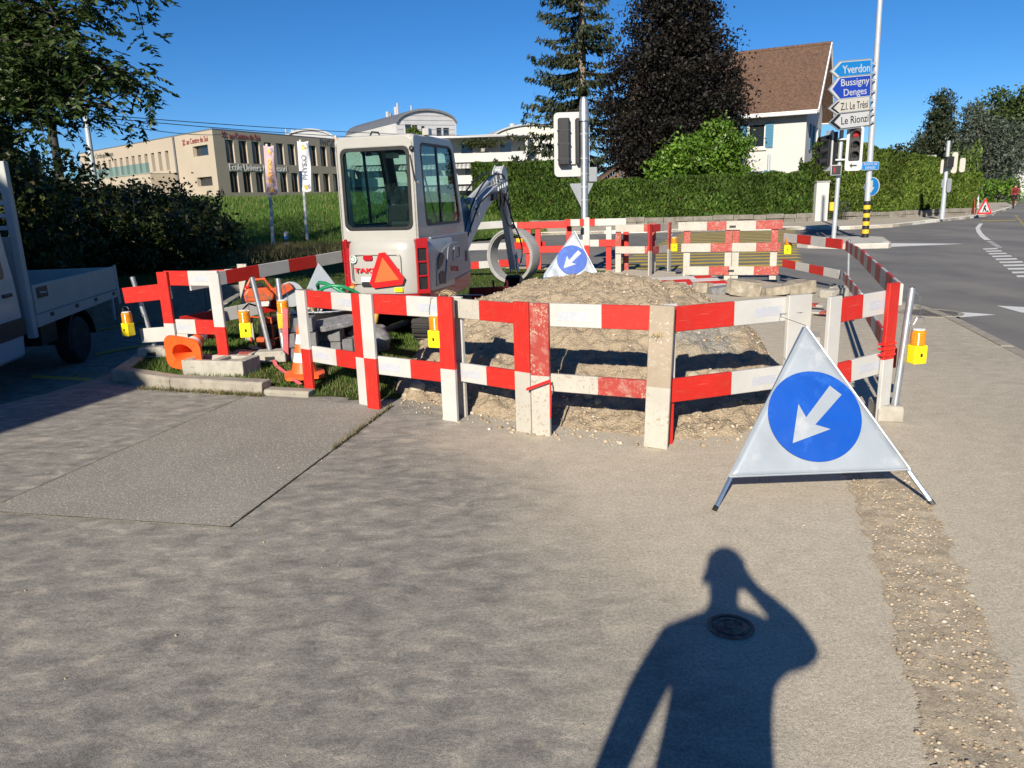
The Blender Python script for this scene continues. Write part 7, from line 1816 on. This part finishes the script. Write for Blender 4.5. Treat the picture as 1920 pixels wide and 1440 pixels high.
# --- thuja hedges
def hedge(label, a, b, h0, h1, t, mat, dens, ln=.24, bulge=.25, name='hedge', top_noise=.25):
    A, B = Vector((*a, 0)), Vector((*b, 0)); L = (B - A).length; d = (B - A) / L; q = Vector((-d.y, d.x, 0)); q = q if q.y > 0 else -q
    e = thing(name, label, 'hedge', A)
    n = int(L * dens); u = RNG.uniform(0, 1, n)
    hz = h0 + (h1 - h0) * u
    tn = np.array([mnoise.noise(Vector((float(x) * L * .55, h0, 3.3))) + .5 * mnoise.noise(Vector((float(x) * L * 1.9, h0, 8.3))) for x in u]) * top_noise
    hz = hz + tn
    face = RNG.choice(4, n, p=[.58, .30, .06, .06])
    zz = RNG.uniform(0, 1, n) * hz; vv = np.zeros(n)
    lump = np.array([mnoise.noise(Vector((float(x) * L * 1.1, float(z) * 1.1, 1.7))) for x, z in zip(u, zz)])
    vv = np.where(face == 0, -bulge * (lump * .8 + .45) + RNG.exponential(.05, n), RNG.uniform(0, t, n))
    zz = np.where(face == 1, hz - RNG.exponential(.07, n), zz)
    u = np.where(face == 2, RNG.uniform(-.01, .01, n), np.where(face == 3, 1 + RNG.uniform(-.01, .01, n), u))
    P_ = np.stack([d.x * u * L + q.x * vv, d.y * u * L + q.y * vv, zz], 1)
    leaves_at('foliage', P_, ln, ln * .36, mat, e, axis_bias=(-q.x * .5, -q.y * .5, .75, .5))
    cor = MB(); k = max(2, int(L / .6))  # solid dark boxes added behind the foliage to block light
    for i in range(k):
        x0, x1 = L * i / k, L * (i + 1) / k; uu = (i + .5) / k; hh = (h0 + (h1 - h0) * uu + float(np.interp(uu, np.sort(u), tn[np.argsort(u)]))) - .14
        cor.add([d * x0 + q * .13, d * x1 + q * .13, d * x1 + q * t, d * x0 + q * t] + [d * x0 + q * .13 + Vector((0, 0, hh)), d * x1 + q * .13 + Vector((0, 0, hh)), d * x1 + q * t + Vector((0, 0, hh)), d * x0 + q * t + Vector((0, 0, hh))],
                [(0, 1, 5, 4), (1, 2, 6, 5), (2, 3, 7, 6), (3, 0, 4, 7), (4, 5, 6, 7)])
    cor.build('dark_filler', M['core'], e); return e
hedge('long low clipped hedge before the shed and house', (4.6, 43.4), (16.35, 41.6), 2.45, 2.55, 1.6, LM['thuja'], 2300, .24)
hedge('tall dark hedge right behind the excavator boom', (-1.9, 44.5), (2.9, 43.6), 3.75, 3.65, 2.2, LM['thuja'], 3600, .26)
hedge('low hedge part linking tall hedge and signal mast', (2.9, 43.9), (4.7, 43.4), 2.7, 2.5, 1.6, LM['thuja'], 2300, .24)
hedge('tall bright hedge along the right-hand side street', (18.2, 43.0), (27.0, 44.6), 4.3, 2.5, 2.6, LM['thuja2'], 3600, .26, .4, top_noise=.35)
hedge('dark hedge stretch behind the gate beside the house', (17.2, 45.6), (19.4, 45.0), 3.2, 3.6, 1.5, LM['thuja'], 2600, .26)
# --- spruce
def spruce(label, base, H, rmax, mat, zlow, nlev=34, per=6, sparse=1.0, side=1.0, leaf=.30, bark=None, droop=.28):
    e = thing('conifer', label, 'tree', base); tree_trunk('trunk', e, [(0, 0, 0), (.05, 0, H * .5), (0, 0, H)], [H * .017, H * .012, .03], bark or M['bark_pale'])
    br = MB(); pts, ax = [], []
    for k in range(nlev):
        z = zlow + (H - zlow) * (k / nlev) ** .95; R = rmax * (1 - (z - zlow) / (H - zlow)) ** .75 * random.uniform(.75, 1.1) + .3
        for j in range(per):
            if random.random() > sparse: continue
            a = random.uniform(0, 6.283); rr = R * random.uniform(.65, 1.1)
            if math.cos(a) > 0: rr *= side
            d = Vector((math.cos(a), math.sin(a), 0)); n = 7; prev = None; path = []
            for i in range(n + 1):
                t = i / n; path.append(d * (rr * t) + Vector((0, 0, z + rr * (-droop * t + (droop * .9) * t ** 3))))
            br.tube(path, [max(.012, .05 * (1 - i / n) * rr / 3 + .008) for i in range(n + 1)], 4)
            s = d.cross(Vector((0, 0, 1)))
            for i in range(1, n + 1):
                m_ = int(10 * rr / 3 * (1.0 if i > 2 else .4)) + 2
                for _ in range(m_):
                    p_ = path[i].lerp(path[i-1], random.random()) + s * random.gauss(0, .20 * rr * .35) * (1.1 - .4 * i / n) + Vector((0, 0, random.uniform(-.28, .04)))
                    pts.append(tuple(p_)); ax.append((d.x * .5, d.y * .5, -.8))
    br.build('branch', bark or M['bark_dark'], e)
    P_ = np.array(pts); A = np.array(ax) + RNG.normal(size=P_.shape) * .45; A /= np.linalg.norm(A, axis=1, keepdims=True)
    B = np.cross(A, rdir(len(P_))); B /= np.linalg.norm(B, axis=1, keepdims=True) + 1e-9; s = RNG.uniform(.6, 1.3, (len(P_), 1))
    leaf_mesh('crown', P_, A * s * leaf / 2, B * s * leaf * .16, mat, e); return e
sp_ = atY(1091, 300, 54)
spruce('tall thin spruce with bare trunk left of the dark tree', (sp_.x, 54, 0), 22, 5.6, LM['spruce'], 2.6, 34, 8, .85, .8, .42)
# --- broadleaf trees
def broadleaf(label, base, trunk_h, tr, shapes, mat, ln, wd, ncl, per, cr, bark, limbs=7, name='broadleaf_tree', up=.6):
    e = thing(name, label, 'tree', base); b = MB().tube([(0, 0, 0), (.05, .03, trunk_h * .5), (0, 0, trunk_h)], [tr * 1.2, tr, tr * .8], 12)
    b.build('trunk', bark, e, smooth=60)
    lb = MB()
    for k in range(limbs):
        s = shapes[k % len(shapes)]; q = Vector(s[:3]) + Vector((random.uniform(-.6, .6) * s[3], random.uniform(-.6, .6) * s[4], random.uniform(-.3, .6) * s[5]))
        st_ = Vector((0, 0, trunk_h * random.uniform(.7, 1.0))); m_ = st_.lerp(q, .5) + Vector((0, 0, .3)); lb.tube([st_, m_, q], [tr * .5, tr * .3, .02], 7)
    lb.build('limb', bark, e, smooth=60)
    P_ = np.concatenate([clumps(ellip(*s, seed=i * 7.1 + base[0]), max(3, int(ncl * s[3] * s[5] / sum(t[3] * t[5] for t in shapes))), per, cr) for i, s in enumerate(shapes)])
    leaves_at('crown', P_, ln, wd, mat, e, up=up); return e
cb = atY(1268, 300, 50)
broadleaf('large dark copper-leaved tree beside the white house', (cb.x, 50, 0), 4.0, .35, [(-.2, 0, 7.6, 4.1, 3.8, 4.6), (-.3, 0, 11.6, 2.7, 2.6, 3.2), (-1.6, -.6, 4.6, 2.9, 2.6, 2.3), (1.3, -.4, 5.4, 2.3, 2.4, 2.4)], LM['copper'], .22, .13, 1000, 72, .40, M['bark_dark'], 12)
lb_ = atY(1308, 340, 46)
broadleaf('bright green rounded tree below the dark one', (lb_.x, 46, 0), 1.6, .14, [(-.5, 0, 3.2, 2.3, 1.9, 1.5), (1.2, .2, 4.0, 1.6, 1.5, 1.7), (-1.6, 0, 2.6, 1.4, 1.3, 1.1), (1.8, 0, 2.6, 1.1, 1.2, 1.0)], LM['laurel'], .25, .13, 420, 46, .30, M['bark'], 8)
q = atY(1752, 300, 98)
e_ = broadleaf('dark pointed evergreen tree beyond the right hedge', (q.x, 98, 0), 4, .35, [(0, 0, 5.2, 2.9, 2.4, 3.2), (.1, 0, 8.2, 2.0, 1.8, 2.6), (.35, 0, 10.8, 1.1, 1.0, 2.0)], LM['spruce'], .42, .2, 260, 40, .42, M['bark'], 6)
q = atY(1838, 320, 88)
broadleaf('grey-green cedar with layered branches by the far road', (q.x, 88, 0), 4, .35, [(0, 0, 4.2, 4.2, 3.5, 2.4), (-.4, 0, 7.0, 2.8, 2.4, 2.0), (2.4, 0, 5.6, 3.0, 2.6, 2.6), (-1.2, 0, 9.0, 1.2, 1.0, 1.3)], LM['cedar'], .42, .16, 320, 46, .55, M['bark'], 8)
q = atY(1890, 300, 100)
broadleaf('big spreading green tree at the right edge behind the cedar', (q.x, 100, 0), 5, .5, [(0, 0, 8.0, 5.5, 4.5, 4.8), (4.0, 0, 9.5, 5.0, 4.5, 4.2), (-2.8, 0, 6.0, 3.2, 3.0, 3.6), (6, 0, 5.5, 5, 4, 4)], LM['far'], .5, .3, 620, 46, .65, M['bark'], 8)
q = atY(1870, 380, 72)
broadleaf('low roadside bush on the far verge before the cyclist', (q.x, 72, 0), .6, .1, [(0, 0, 1.0, 2.6, 1.5, 1.2), (-3.2, 1, .8, 2.2, 1.5, 1.0)], LM['laurel'], .3, .15, 120, 40, .3, M['bark'], 4, 'roadside_bush')
q = atY(1697, 292, 110)
broadleaf('distant dark tree left of the pointed evergreen', (q.x, 110, 0), 3, .3, [(0, 0, 5.2, 2.6, 2.2, 2.0), (4.5, 0, 4.4, 2.8, 2.2, 2.2)], LM['spruce'], .5, .25, 110, 40, .5, M['bark'], 4)
# plants on the roof terraces
for px, py, Y, r, lab in ((778, 250, 98, .8, 'small tree in a pot on the vaulted block balcony'), (735, 272, 96, .9, 'rounded green shrub on the flats roof left of the boom'), (905, 268, 94.5, 1.0, 'dark trimmed shrub row on the flats roof terrace')):
    q = atY(px, py, Y); e_ = thing('terrace_plant', lab, 'plant', (q.x, q.y, q.z - r))
    MB().lathe([(.25, 0), (.35, .4), (.3, .4), (.25, .1)], 10).build('pot', M['concrete'], e_)
    leaves_at('foliage', clumps(ellip(0, 0, r, r * (2.6 if 'row' in lab else 1.1), r * .8, r * (.55 if 'row' in lab else .9)), 50, 30, .14), .26, .14, LM['thuja2'] if r < .95 else LM['shrub'], e_)
# --- shrubs and trees at the left
def shrub(label, c, rx, ry, rz, ncl, ln=.17, mat='shrub', per=60, cr=.25):
    ncl = int(ncl * 1.3)
    e = thing('shrub', label, 'shrub', (c[0], c[1], 0)); st_ = MB()
    for k in range(9):
        a = random.uniform(0, 6.28); st_.tube([(0, 0, 0), (math.cos(a) * rx * .3, math.sin(a) * ry * .3, rz * .8), (math.cos(a) * rx * .6, math.sin(a) * ry * .6, rz * 1.5)], [.05, .035, .012], 5)
    st_.build('stem', M['bark_dark'], e)
    leaves_at('foliage', clumps(ellip(0, 0, rz * .85, rx, ry, rz * 1.05, .35, c[0], .3, .05), ncl, per, cr), ln, ln * .55, LM[mat], e, up=.4)
    tw = MB(); tips = []
    for k in range(16):
        a = random.uniform(0, 6.28); p0 = Vector((math.cos(a) * rx * .6, math.sin(a) * ry * .6, rz * 1.5)); p1 = p0 + Vector((math.cos(a) * .35, math.sin(a) * .3, random.uniform(.4, 1.0)))
        tw.tube([p0, p1], [.012, .005], 4); tips += [tuple(p0.lerp(p1, random.random()) + Vector((random.gauss(0, .07), random.gauss(0, .07), random.gauss(0, .05)))) for _ in range(22)]
    tw.build('shoot', M['bark'], e); leaves_at('shoot_leaves', np.array(tips), ln, ln * .5, LM[mat], e)
    return e
shrub('rightmost shrub of the left thicket, before the grass bank', (-10.9, 26.5), 1.5, 1.4, .95, 120)
shrub('shrub second from the right in the left thicket', (-12.0, 26.0), 1.9, 1.6, 1.2, 180)
shrub('broad shrub in the middle of the left thicket', (-13.4, 23.5), 2.2, 1.7, 1.38, 210)
shrub('tall shrub behind the truck bed in the left thicket', (-12.6, 19.5), 2.2, 1.8, 1.6, 230)
shrub('dark shrub nearest the truck cab in the left thicket', (-10.9, 15.8), 2.0, 1.6, 1.55, 220)
shrub('low dark shrub below the thicket, beyond the truck tail', (-10.2, 20.8), 1.9, 1.5, .95, 150)
shrub('low dark shrub further right below the thicket', (-10.3, 24.0), 1.5, 1.3, .82, 130)
shrub('high leafy shrub at the left edge above the truck', (-15.0, 21.5), 2.2, 2.0, 2.2, 240)
# --- the ash whose boughs hang into the upper left corner
AB = Vector((-11.2, 12.5, 0))
ash = thing('ash_tree', 'ash tree with feathery leaves hanging in from the upper left', 'tree', AB)
MB().tube([(0, 0, 0), (.1, 0, 2.5), (.25, -.1, 5), (.3, -.1, 9)], [.42, .34, .28, .15], 14).build('trunk', M['bark'], ash, smooth=60)
boughs = [((.2, 0, 3.6), atY(20, 135, 12.4)), ((.2, 0, 3.9), atY(205, 200, 11.6)), ((.25, 0, 4.4), atY(215, 130, 12.0)), ((.25, 0, 4.8), atY(165, 75, 12.6)), ((.3, 0, 5.6), atY(110, 30, 12.2)), ((.3, 0, 6.0), atY(60, 15, 12.8)),
          ((.25, 0, 4.0), atY(70, 205, 12.8)), ((.25, 0, 5.0), atY(130, 140, 13.2)), ((.3, 0, 7.0), atY(275, -12, 11.2)), ((.3, 0, 7.5), atY(200, -80, 12)), ((.2, 0, 4.2), atY(120, 95, 11.6)), ((.2, 0, 4.0), atY(60, 175, 11.8)), ((.25, 0, 4.6), atY(150, 190, 12.4)), ((.25, 0, 5.2), atY(190, 165, 12.6))]
bg_, tw_, LP_, LA_ = MB(), MB(), [], []
def pinnate(base, d, L):
    """one compound ash leaf: rachis with paired leaflets"""
    d = d.normalized(); s = d.cross(Vector((0, 0, 1)));  s = s.normalized() if s.length > .05 else Vector((1, 0, 0))
    n = 5
    for i in range(1, n + 1):
        p_ = base + d * (L * i / n) - Vector((0, 0, .25 * L * (i / n) ** 2))
        for sg in (-1, 1):
            a = (s * sg * .8 + d * .55 + Vector((0, 0, random.uniform(-.55, .05)))).normalized(); LP_.append(tuple(p_ + a * .045)); LA_.append(tuple(a))
    LP_.append(tuple(base + d * L * 1.12 - Vector((0, 0, .28 * L)))); LA_.append(tuple(d - Vector((0, 0, .4))))
def spray(c, n, r):
    for _ in range(n):
        p0 = c + Vector((random.gauss(0, r), random.gauss(0, r), random.gauss(0, r * .7)))
        d = Vector((random.gauss(.15, 1), random.gauss(0, 1), random.gauss(-.25, .5))); pinnate(p0, d, random.uniform(.20, .32))
for st_, en in boughs:
    st_ = Vector(st_); en = en - AB; mid_ = st_.lerp(en, .5) + Vector((0, 0, .45)); path = [st_.lerp(mid_, t / 4).lerp(mid_.lerp(en, t / 4), t / 4) for t in range(5)]
    bg_.tube(path, [.11, .085, .06, .04, .015], 7)
    for k in range(25):
        t = random.uniform(.38, 1.0); i = min(3, int(t * 4)); p_ = path[i].lerp(path[i + 1], min(1.1, t * 4 - i))
        tip = p_ + Vector((random.gauss(.1, .42), random.gauss(0, .5), random.gauss(-.05, .33))); tw_.tube([p_, p_.lerp(tip, .5) + Vector((0, 0, .05)), tip], [.014, .009, .004], 4)
        spray(tip, 8, .15); spray(p_.lerp(tip, .6), 4, .12)
bg_.build('bough', M['bark_dark'], ash, smooth=60); tw_.build('twig', M['bark_dark'], ash)
# the rest of its crown, up and to the left out of the picture
far_pts = clumps(ellip(-.5, .5, 8.5, 5.0, 5.0, 3.4, .3, 2.0), 420, 60, .42)
keep = [(p_[0] + AB.x) < -.72 * (p_[1] + AB.y) - .2 or (p_[2] > 2.0 + .46 * (p_[1] + AB.y)) for p_ in far_pts]
far_pts = far_pts[np.array(keep)]
LPn, LAn = np.array(LP_), np.array(LA_); LAn = LAn / np.linalg.norm(LAn, axis=1, keepdims=True)
Bn = np.cross(LAn, rdir(len(LPn), 1.5)); Bn /= np.linalg.norm(Bn, axis=1, keepdims=True) + 1e-9; s_ = RNG.uniform(.7, 1.2, (len(LPn), 1))
leaf_mesh('leaves', LPn, LAn * s_ * .064, Bn * s_ * .023, LM['ash'], ash)
leaves_at('crown', far_pts, .16, .07, LM['ash'], ash, up=.3)
# second tree, added out of view so its crown shades the lawn and thicket
t2_ = thing('ash_tree', 'unseen ash beyond the left edge, added to extend the shade', 'tree', (-16.5, 19.0, 0))
MB().tube([(0, 0, 0), (.1, 0, 3), (0, 0, 7)], [.4, .32, .2], 12).build('trunk', M['bark'], t2_, smooth=60)
leaves_at('crown', clumps(ellip(0, 0, 7.0, 3.6, 3.6, 3.3, .2, 4.0), 300, 60, .45), .2, .09, LM['ash'], t2_, up=.3)
for o in bpy.data.objects:
    if o.parent is not None and o.name.split('.')[0] in ('branch', 'shoot', 'stem', 'limb', 'twig', 'foliage', 'crown', 'leaves', 'shoot_leaves', 'bough', 'tread_lugs', 'tile_rows', 'dark_filler'): o['kind'] = 'stuff'
print('LEAVES', sum(len(o.data.polygons) for o in bpy.data.objects if o.type == 'MESH'))
# ================================================================ PEOPLE
M['skin'] = simple('skin', (0.45, 0.27, 0.19), .55, 0, .05); M['hair'] = simple('short dark hair', (0.03, 0.022, 0.016), .6)
M['shirt'] = simple('dark blue t-shirt', (0.03, 0.04, 0.07), .85); M['trousers'] = simple('grey trousers', (0.10, 0.10, 0.10), .85); M['shoe'] = simple('dark shoe leather', (0.02, 0.02, 0.02), .6)
M['jersey'] = simple('dark red cycling jersey', (0.20, 0.02, 0.02), .7)
def skin_body(verts, edges, radii, root, sub=2):
    me = bpy.data.meshes.new('tmp'); me.from_pydata([v for v in verts], edges, []); o = bpy.data.objects.new('tmp', me); COL.objects.link(o)
    o.modifiers.new('skin', 'SKIN'); sb = o.modifiers.new('sub', 'SUBSURF'); sb.levels = sub; sb.render_levels = sub
    for i, r in enumerate(radii): me.skin_vertices[0].data[i].radius = r if isinstance(r, tuple) else (r, r)
    me.skin_vertices[0].data[root].use_root = True
    dg = bpy.context.evaluated_depsgraph_get(); out = bpy.data.meshes.new_from_object(o.evaluated_get(dg)); bpy.data.objects.remove(o); out.shade_smooth(); return out
class Sk:
    def __init__(s): s.v, s.e, s.r = [], [], []
    def p(s, co, r, parent=None):
        s.v.append(co); s.r.append(r); i = len(s.v) - 1
        if parent is not None: s.e.append((parent, i))
        return i
    def chain(s, parent, lst):
        for co, r in lst: parent = s.p(co, r, parent)
        return parent
def assign(me, fn, mats):
    me.materials.clear()
    for m_ in mats: me.materials.append(m_)
    for p_ in me.polygons: p_.material_index = fn(p_.center)
# --- the photographer, standing behind the camera; only the shadow shows
S = Sk(); cx, cy = -.105, -.215
pel = S.p((cx, cy, .97), (.20, .13)); w_ = S.p((cx, cy, 1.12), (.195, .13), pel); ch_ = S.p((cx, cy, 1.36), (.205, .13), w_)
sh = S.p((cx, cy, 1.49), (.13, .09), ch_); nk = S.p((cx, cy + .015, 1.585), (.062, .062), sh); hd0 = S.p((cx - .003, cy + .03, 1.66), (.066, .08), nk); hd1 = S.p((cx - .006, cy + .03, 1.745), (.083, .10), hd0); S.p((cx - .006, cy + .02, 1.815), (.066, .08), hd1)
def hand(wrist_i, w, d, palm_n, thumb_s, curl):
    w, d, n_ = Vector(w), Vector(d).normalized(), Vector(palm_n).normalized(); s_ = d.cross(n_)
    pm = S.p(tuple(w + d * .05), (.036, .018), wrist_i)
    for k, ln in enumerate((.070, .078, .072, .058)):
        b_ = w + d * .085 + s_ * (.027 - .018 * k); q1 = b_ + d * ln * .5 + n_ * curl * .3; q2 = q1 + (d * (1 - curl * 6) + n_ * curl * 9).normalized() * ln * .45
        S.chain(pm, [(tuple(b_), .0095), (tuple(q1), .0085), (tuple(q2), .0075)])
    t0 = w + d * .035 + s_ * thumb_s * .035; S.chain(pm, [(tuple(t0), .011), (tuple(t0 + (d * .5 + s_ * thumb_s) * .035), .0095), (tuple(t0 + (d * .9 + s_ * thumb_s) * .055 + n_ * .01), .008)])
wl_ = S.chain(sh, [((-.295, cy, 1.475), .085), ((-.365, cy - .01, 1.36), .072), ((-.410, cy - .015, 1.22), .060), ((-.432, cy + .01, 1.08), .050), ((-.425, cy + .03, .97), .028)])
hand(wl_, (-.425, cy + .03, .97), (0, .15, -1), (1, .2, 0), -1, .05)
wr_ = S.chain(sh, [((.085, cy, 1.475), .085), ((.165, cy + .03, 1.43), .072), ((.25, cy + .07, 1.395), .062), ((.175, cy + .10, 1.50), .052), ((.045, cy + .125, 1.63), .030)])
hand(wr_, (.045, cy + .125, 1.63), (-.55, .1, .8), (-.3, .9, -.1), 1, .04)
for sx in (-1, 1):
    S.chain(pel, [((cx + sx * .095, cy, .88), (.105, .11)), ((cx + sx * .105, cy + .01, .70), .085), ((cx + sx * .11, cy + .02, .50), .062), ((cx + sx * .115, cy - .01, .30), .058), ((cx + sx * .12, cy - .03, .09), .040), ((cx + sx * .125, cy + .03, .045), (.045, .04)), ((cx + sx * .135, cy + .14, .035), (.042, .03))])
bm_ = skin_body(S.v, S.e, S.r, pel)
def who(c):
    if c.z < .085: return 3
    if c.z < .98 and c.x > -.36: return 2
    arm = (c.x < -.375 and c.z < 1.26) or (c.x > .05 and c.z > 1.50 and c.y > cy + .07)
    if c.z > 1.585: return 0
    return 0 if arm or (c.x < -.36 and c.z < 1.0) else 1
assign(bm_, who, [M['skin'], M['shirt'], M['trousers'], M['shoe']])
PH = thing('person', 'person with one arm raised holding a phone, casting the long shadow', 'person', (cx, cy, 0))
def part(me, name, par, mat=None):
    o = bpy.data.objects.new(name, me); COL.objects.link(o); o.parent = par
    if par is not None: o.matrix_parent_inverse = Matrix.Translation(par.location).inverted()
    return o
part(bm_, 'body', PH)
hr = MB()
vs, fs = [], []
for i in range(9):
    for j in range(20):
        th = math.pi * .58 * i / 8; ph_ = 2 * math.pi * j / 20; k = 1.06 + .03 * mnoise.noise(Vector((i * .7, j * .9, 0)))
        vs.append((cx - .006 + .088 * k * math.sin(th) * math.cos(ph_), cy + .022 + .106 * k * math.sin(th) * math.sin(ph_) - (.02 if i > 5 and math.sin(ph_) > 0 else 0), 1.765 + .112 * k * math.cos(th)))
for i in range(8):
    for j in range(20): fs.append((i*20+j, i*20+(j+1) % 20, (i+1)*20+(j+1) % 20, (i+1)*20+j))
part(hr.add(vs, fs).build('hair', M['hair'], None, smooth=60).data, 'hair', PH); bpy.data.objects.remove(bpy.data.objects['hair']) if False else None
for o in [o for o in bpy.data.objects if o.name == 'hair' and o.parent is None]: bpy.data.objects.remove(o)
for sx in (-1, 1):
    e_ = MB().lathe([(0, -.012), (.020, -.010), (.028, 0), (.020, .010), (0, .012)], 12, 0, Matrix.Translation((cx - .006 + sx * .088, cy + .02, 1.735)) @ Matrix.Rotation(math.pi / 2, 4, 'Y') @ Matrix.Diagonal((1.25, .8, 1, 1))).build('ear', M['skin'], None, smooth=60); e_.parent = PH; e_.matrix_parent_inverse = Matrix.Translation(PH.location).inverted()
    e2 = MB().lathe([(0, -.01), (.010, 0), (0, .01)], 10, 0, Matrix.Translation((cx - .006 + sx * .032, cy + .115, 1.745))).build('eye', M['black'], None, smooth=60); e2.parent = PH; e2.matrix_parent_inverse = Matrix.Translation(PH.location).inverted()
ns = MB().prism([(cy + .11, 1.745), (cy + .148, 1.705), (cy + .11, 1.70)], cx - .02, cx + .008, 'x').build('nose', M['skin'], None, .004); ns.parent = PH; ns.matrix_parent_inverse = Matrix.Translation(PH.location).inverted()
mo = MB().box(cx - .03, cx + .018, cy + .10, cy + .112, 1.668, 1.678).build('mouth', M['pinkband'], None, .003); mo.parent = PH; mo.matrix_parent_inverse = Matrix.Translation(PH.location).inverted()
phn = MB().prism(rrect(.155, .074, .01), -.034, -.026, 'y').build('phone', M['black'], None, .002); phn.location = (-.045, 0, 1.70); tag(phn, 'dark phone held up by the standing person', 'phone')
# --- cyclist far up the road
def cyclist(label, loc, rz_):
    bk_ = thing('bicycle', 'bicycle ridden up the far road at the right edge', 'bicycle', loc, rz_)
    for y in (-.52, .52):
        w = MB(); w.tube([(0, y + .34 * math.cos(a), .34 + .34 * math.sin(a)) for a in [2 * math.pi * k / 20 for k in range(21)]], .018, 6).build('wheel', M['black'], bk_)
    fr = MB()
    for a, b_ in (((0, -.52, .34), (0, -.15, .30)), ((0, -.15, .30), (0, .36, .72)), ((0, -.15, .30), (0, -.28, .85)), ((0, -.24, .78), (0, .36, .80)), ((0, -.52, .34), (0, -.25, .78)), ((0, .36, .85), (0, .52, .34))): fr.tube([a, b_], .018, 6)
    fr.build('bicycle_frame', M['jersey'], bk_)
    MB().tube([(-.22, .42, .95), (0, .40, .92), (.22, .42, .95)], .015, 6).build('handlebar', M['black'], bk_)
    MB().box(-.06, .06, -.40, -.16, .86, .91).build('saddle', M['black'], bk_, .02)
    K = Sk(); p0 = K.p((0, -.27, .99), (.15, .12)); c1 = K.p((0, -.08, 1.25), (.16, .11), p0); c2 = K.p((0, .06, 1.42), (.12, .08), c1); n1 = K.p((0, .12, 1.50), .055, c2); K.p((0, .17, 1.62), (.08, .10), n1)
    for sx in (-1, 1):
        K.chain(c2, [((sx * .19, .08, 1.40), .06), ((sx * .24, .20, 1.18), .045), ((sx * .20, .40, .99), .032)])
        K.chain(p0, [((sx * .10, -.15, .92), .09), ((sx * .12, .12, .80 if sx > 0 else .62), .065), ((sx * .11, -.10, .42 if sx > 0 else .28), .045), ((sx * .11, .02, .34 if sx > 0 else .2), .035)])
    me = skin_body(K.v, K.e, K.r, p0); assign(me, lambda c: 0 if c.z > 1.50 else (1 if c.z > .98 else (2 if c.z > .55 else 0)), [M['skin'], M['jersey'], M['black']])
    pr = thing('person', label, 'person', loc, rz_); b_ = bpy.data.objects.new('body', me); COL.objects.link(b_); b_.parent = pr
    MB().lathe([(.105, 0), (.10, .06), (.06, .11), (0, .125)], 14, 0, Matrix.Translation((0, .17, 1.64))).build('helmet', M['black'], pr, smooth=60)
q = at(1899, 391, ROAD_Z); cyclist('cyclist in a dark red jersey riding on the far road', (q.x, q.y, ROAD_Z), rad(150))
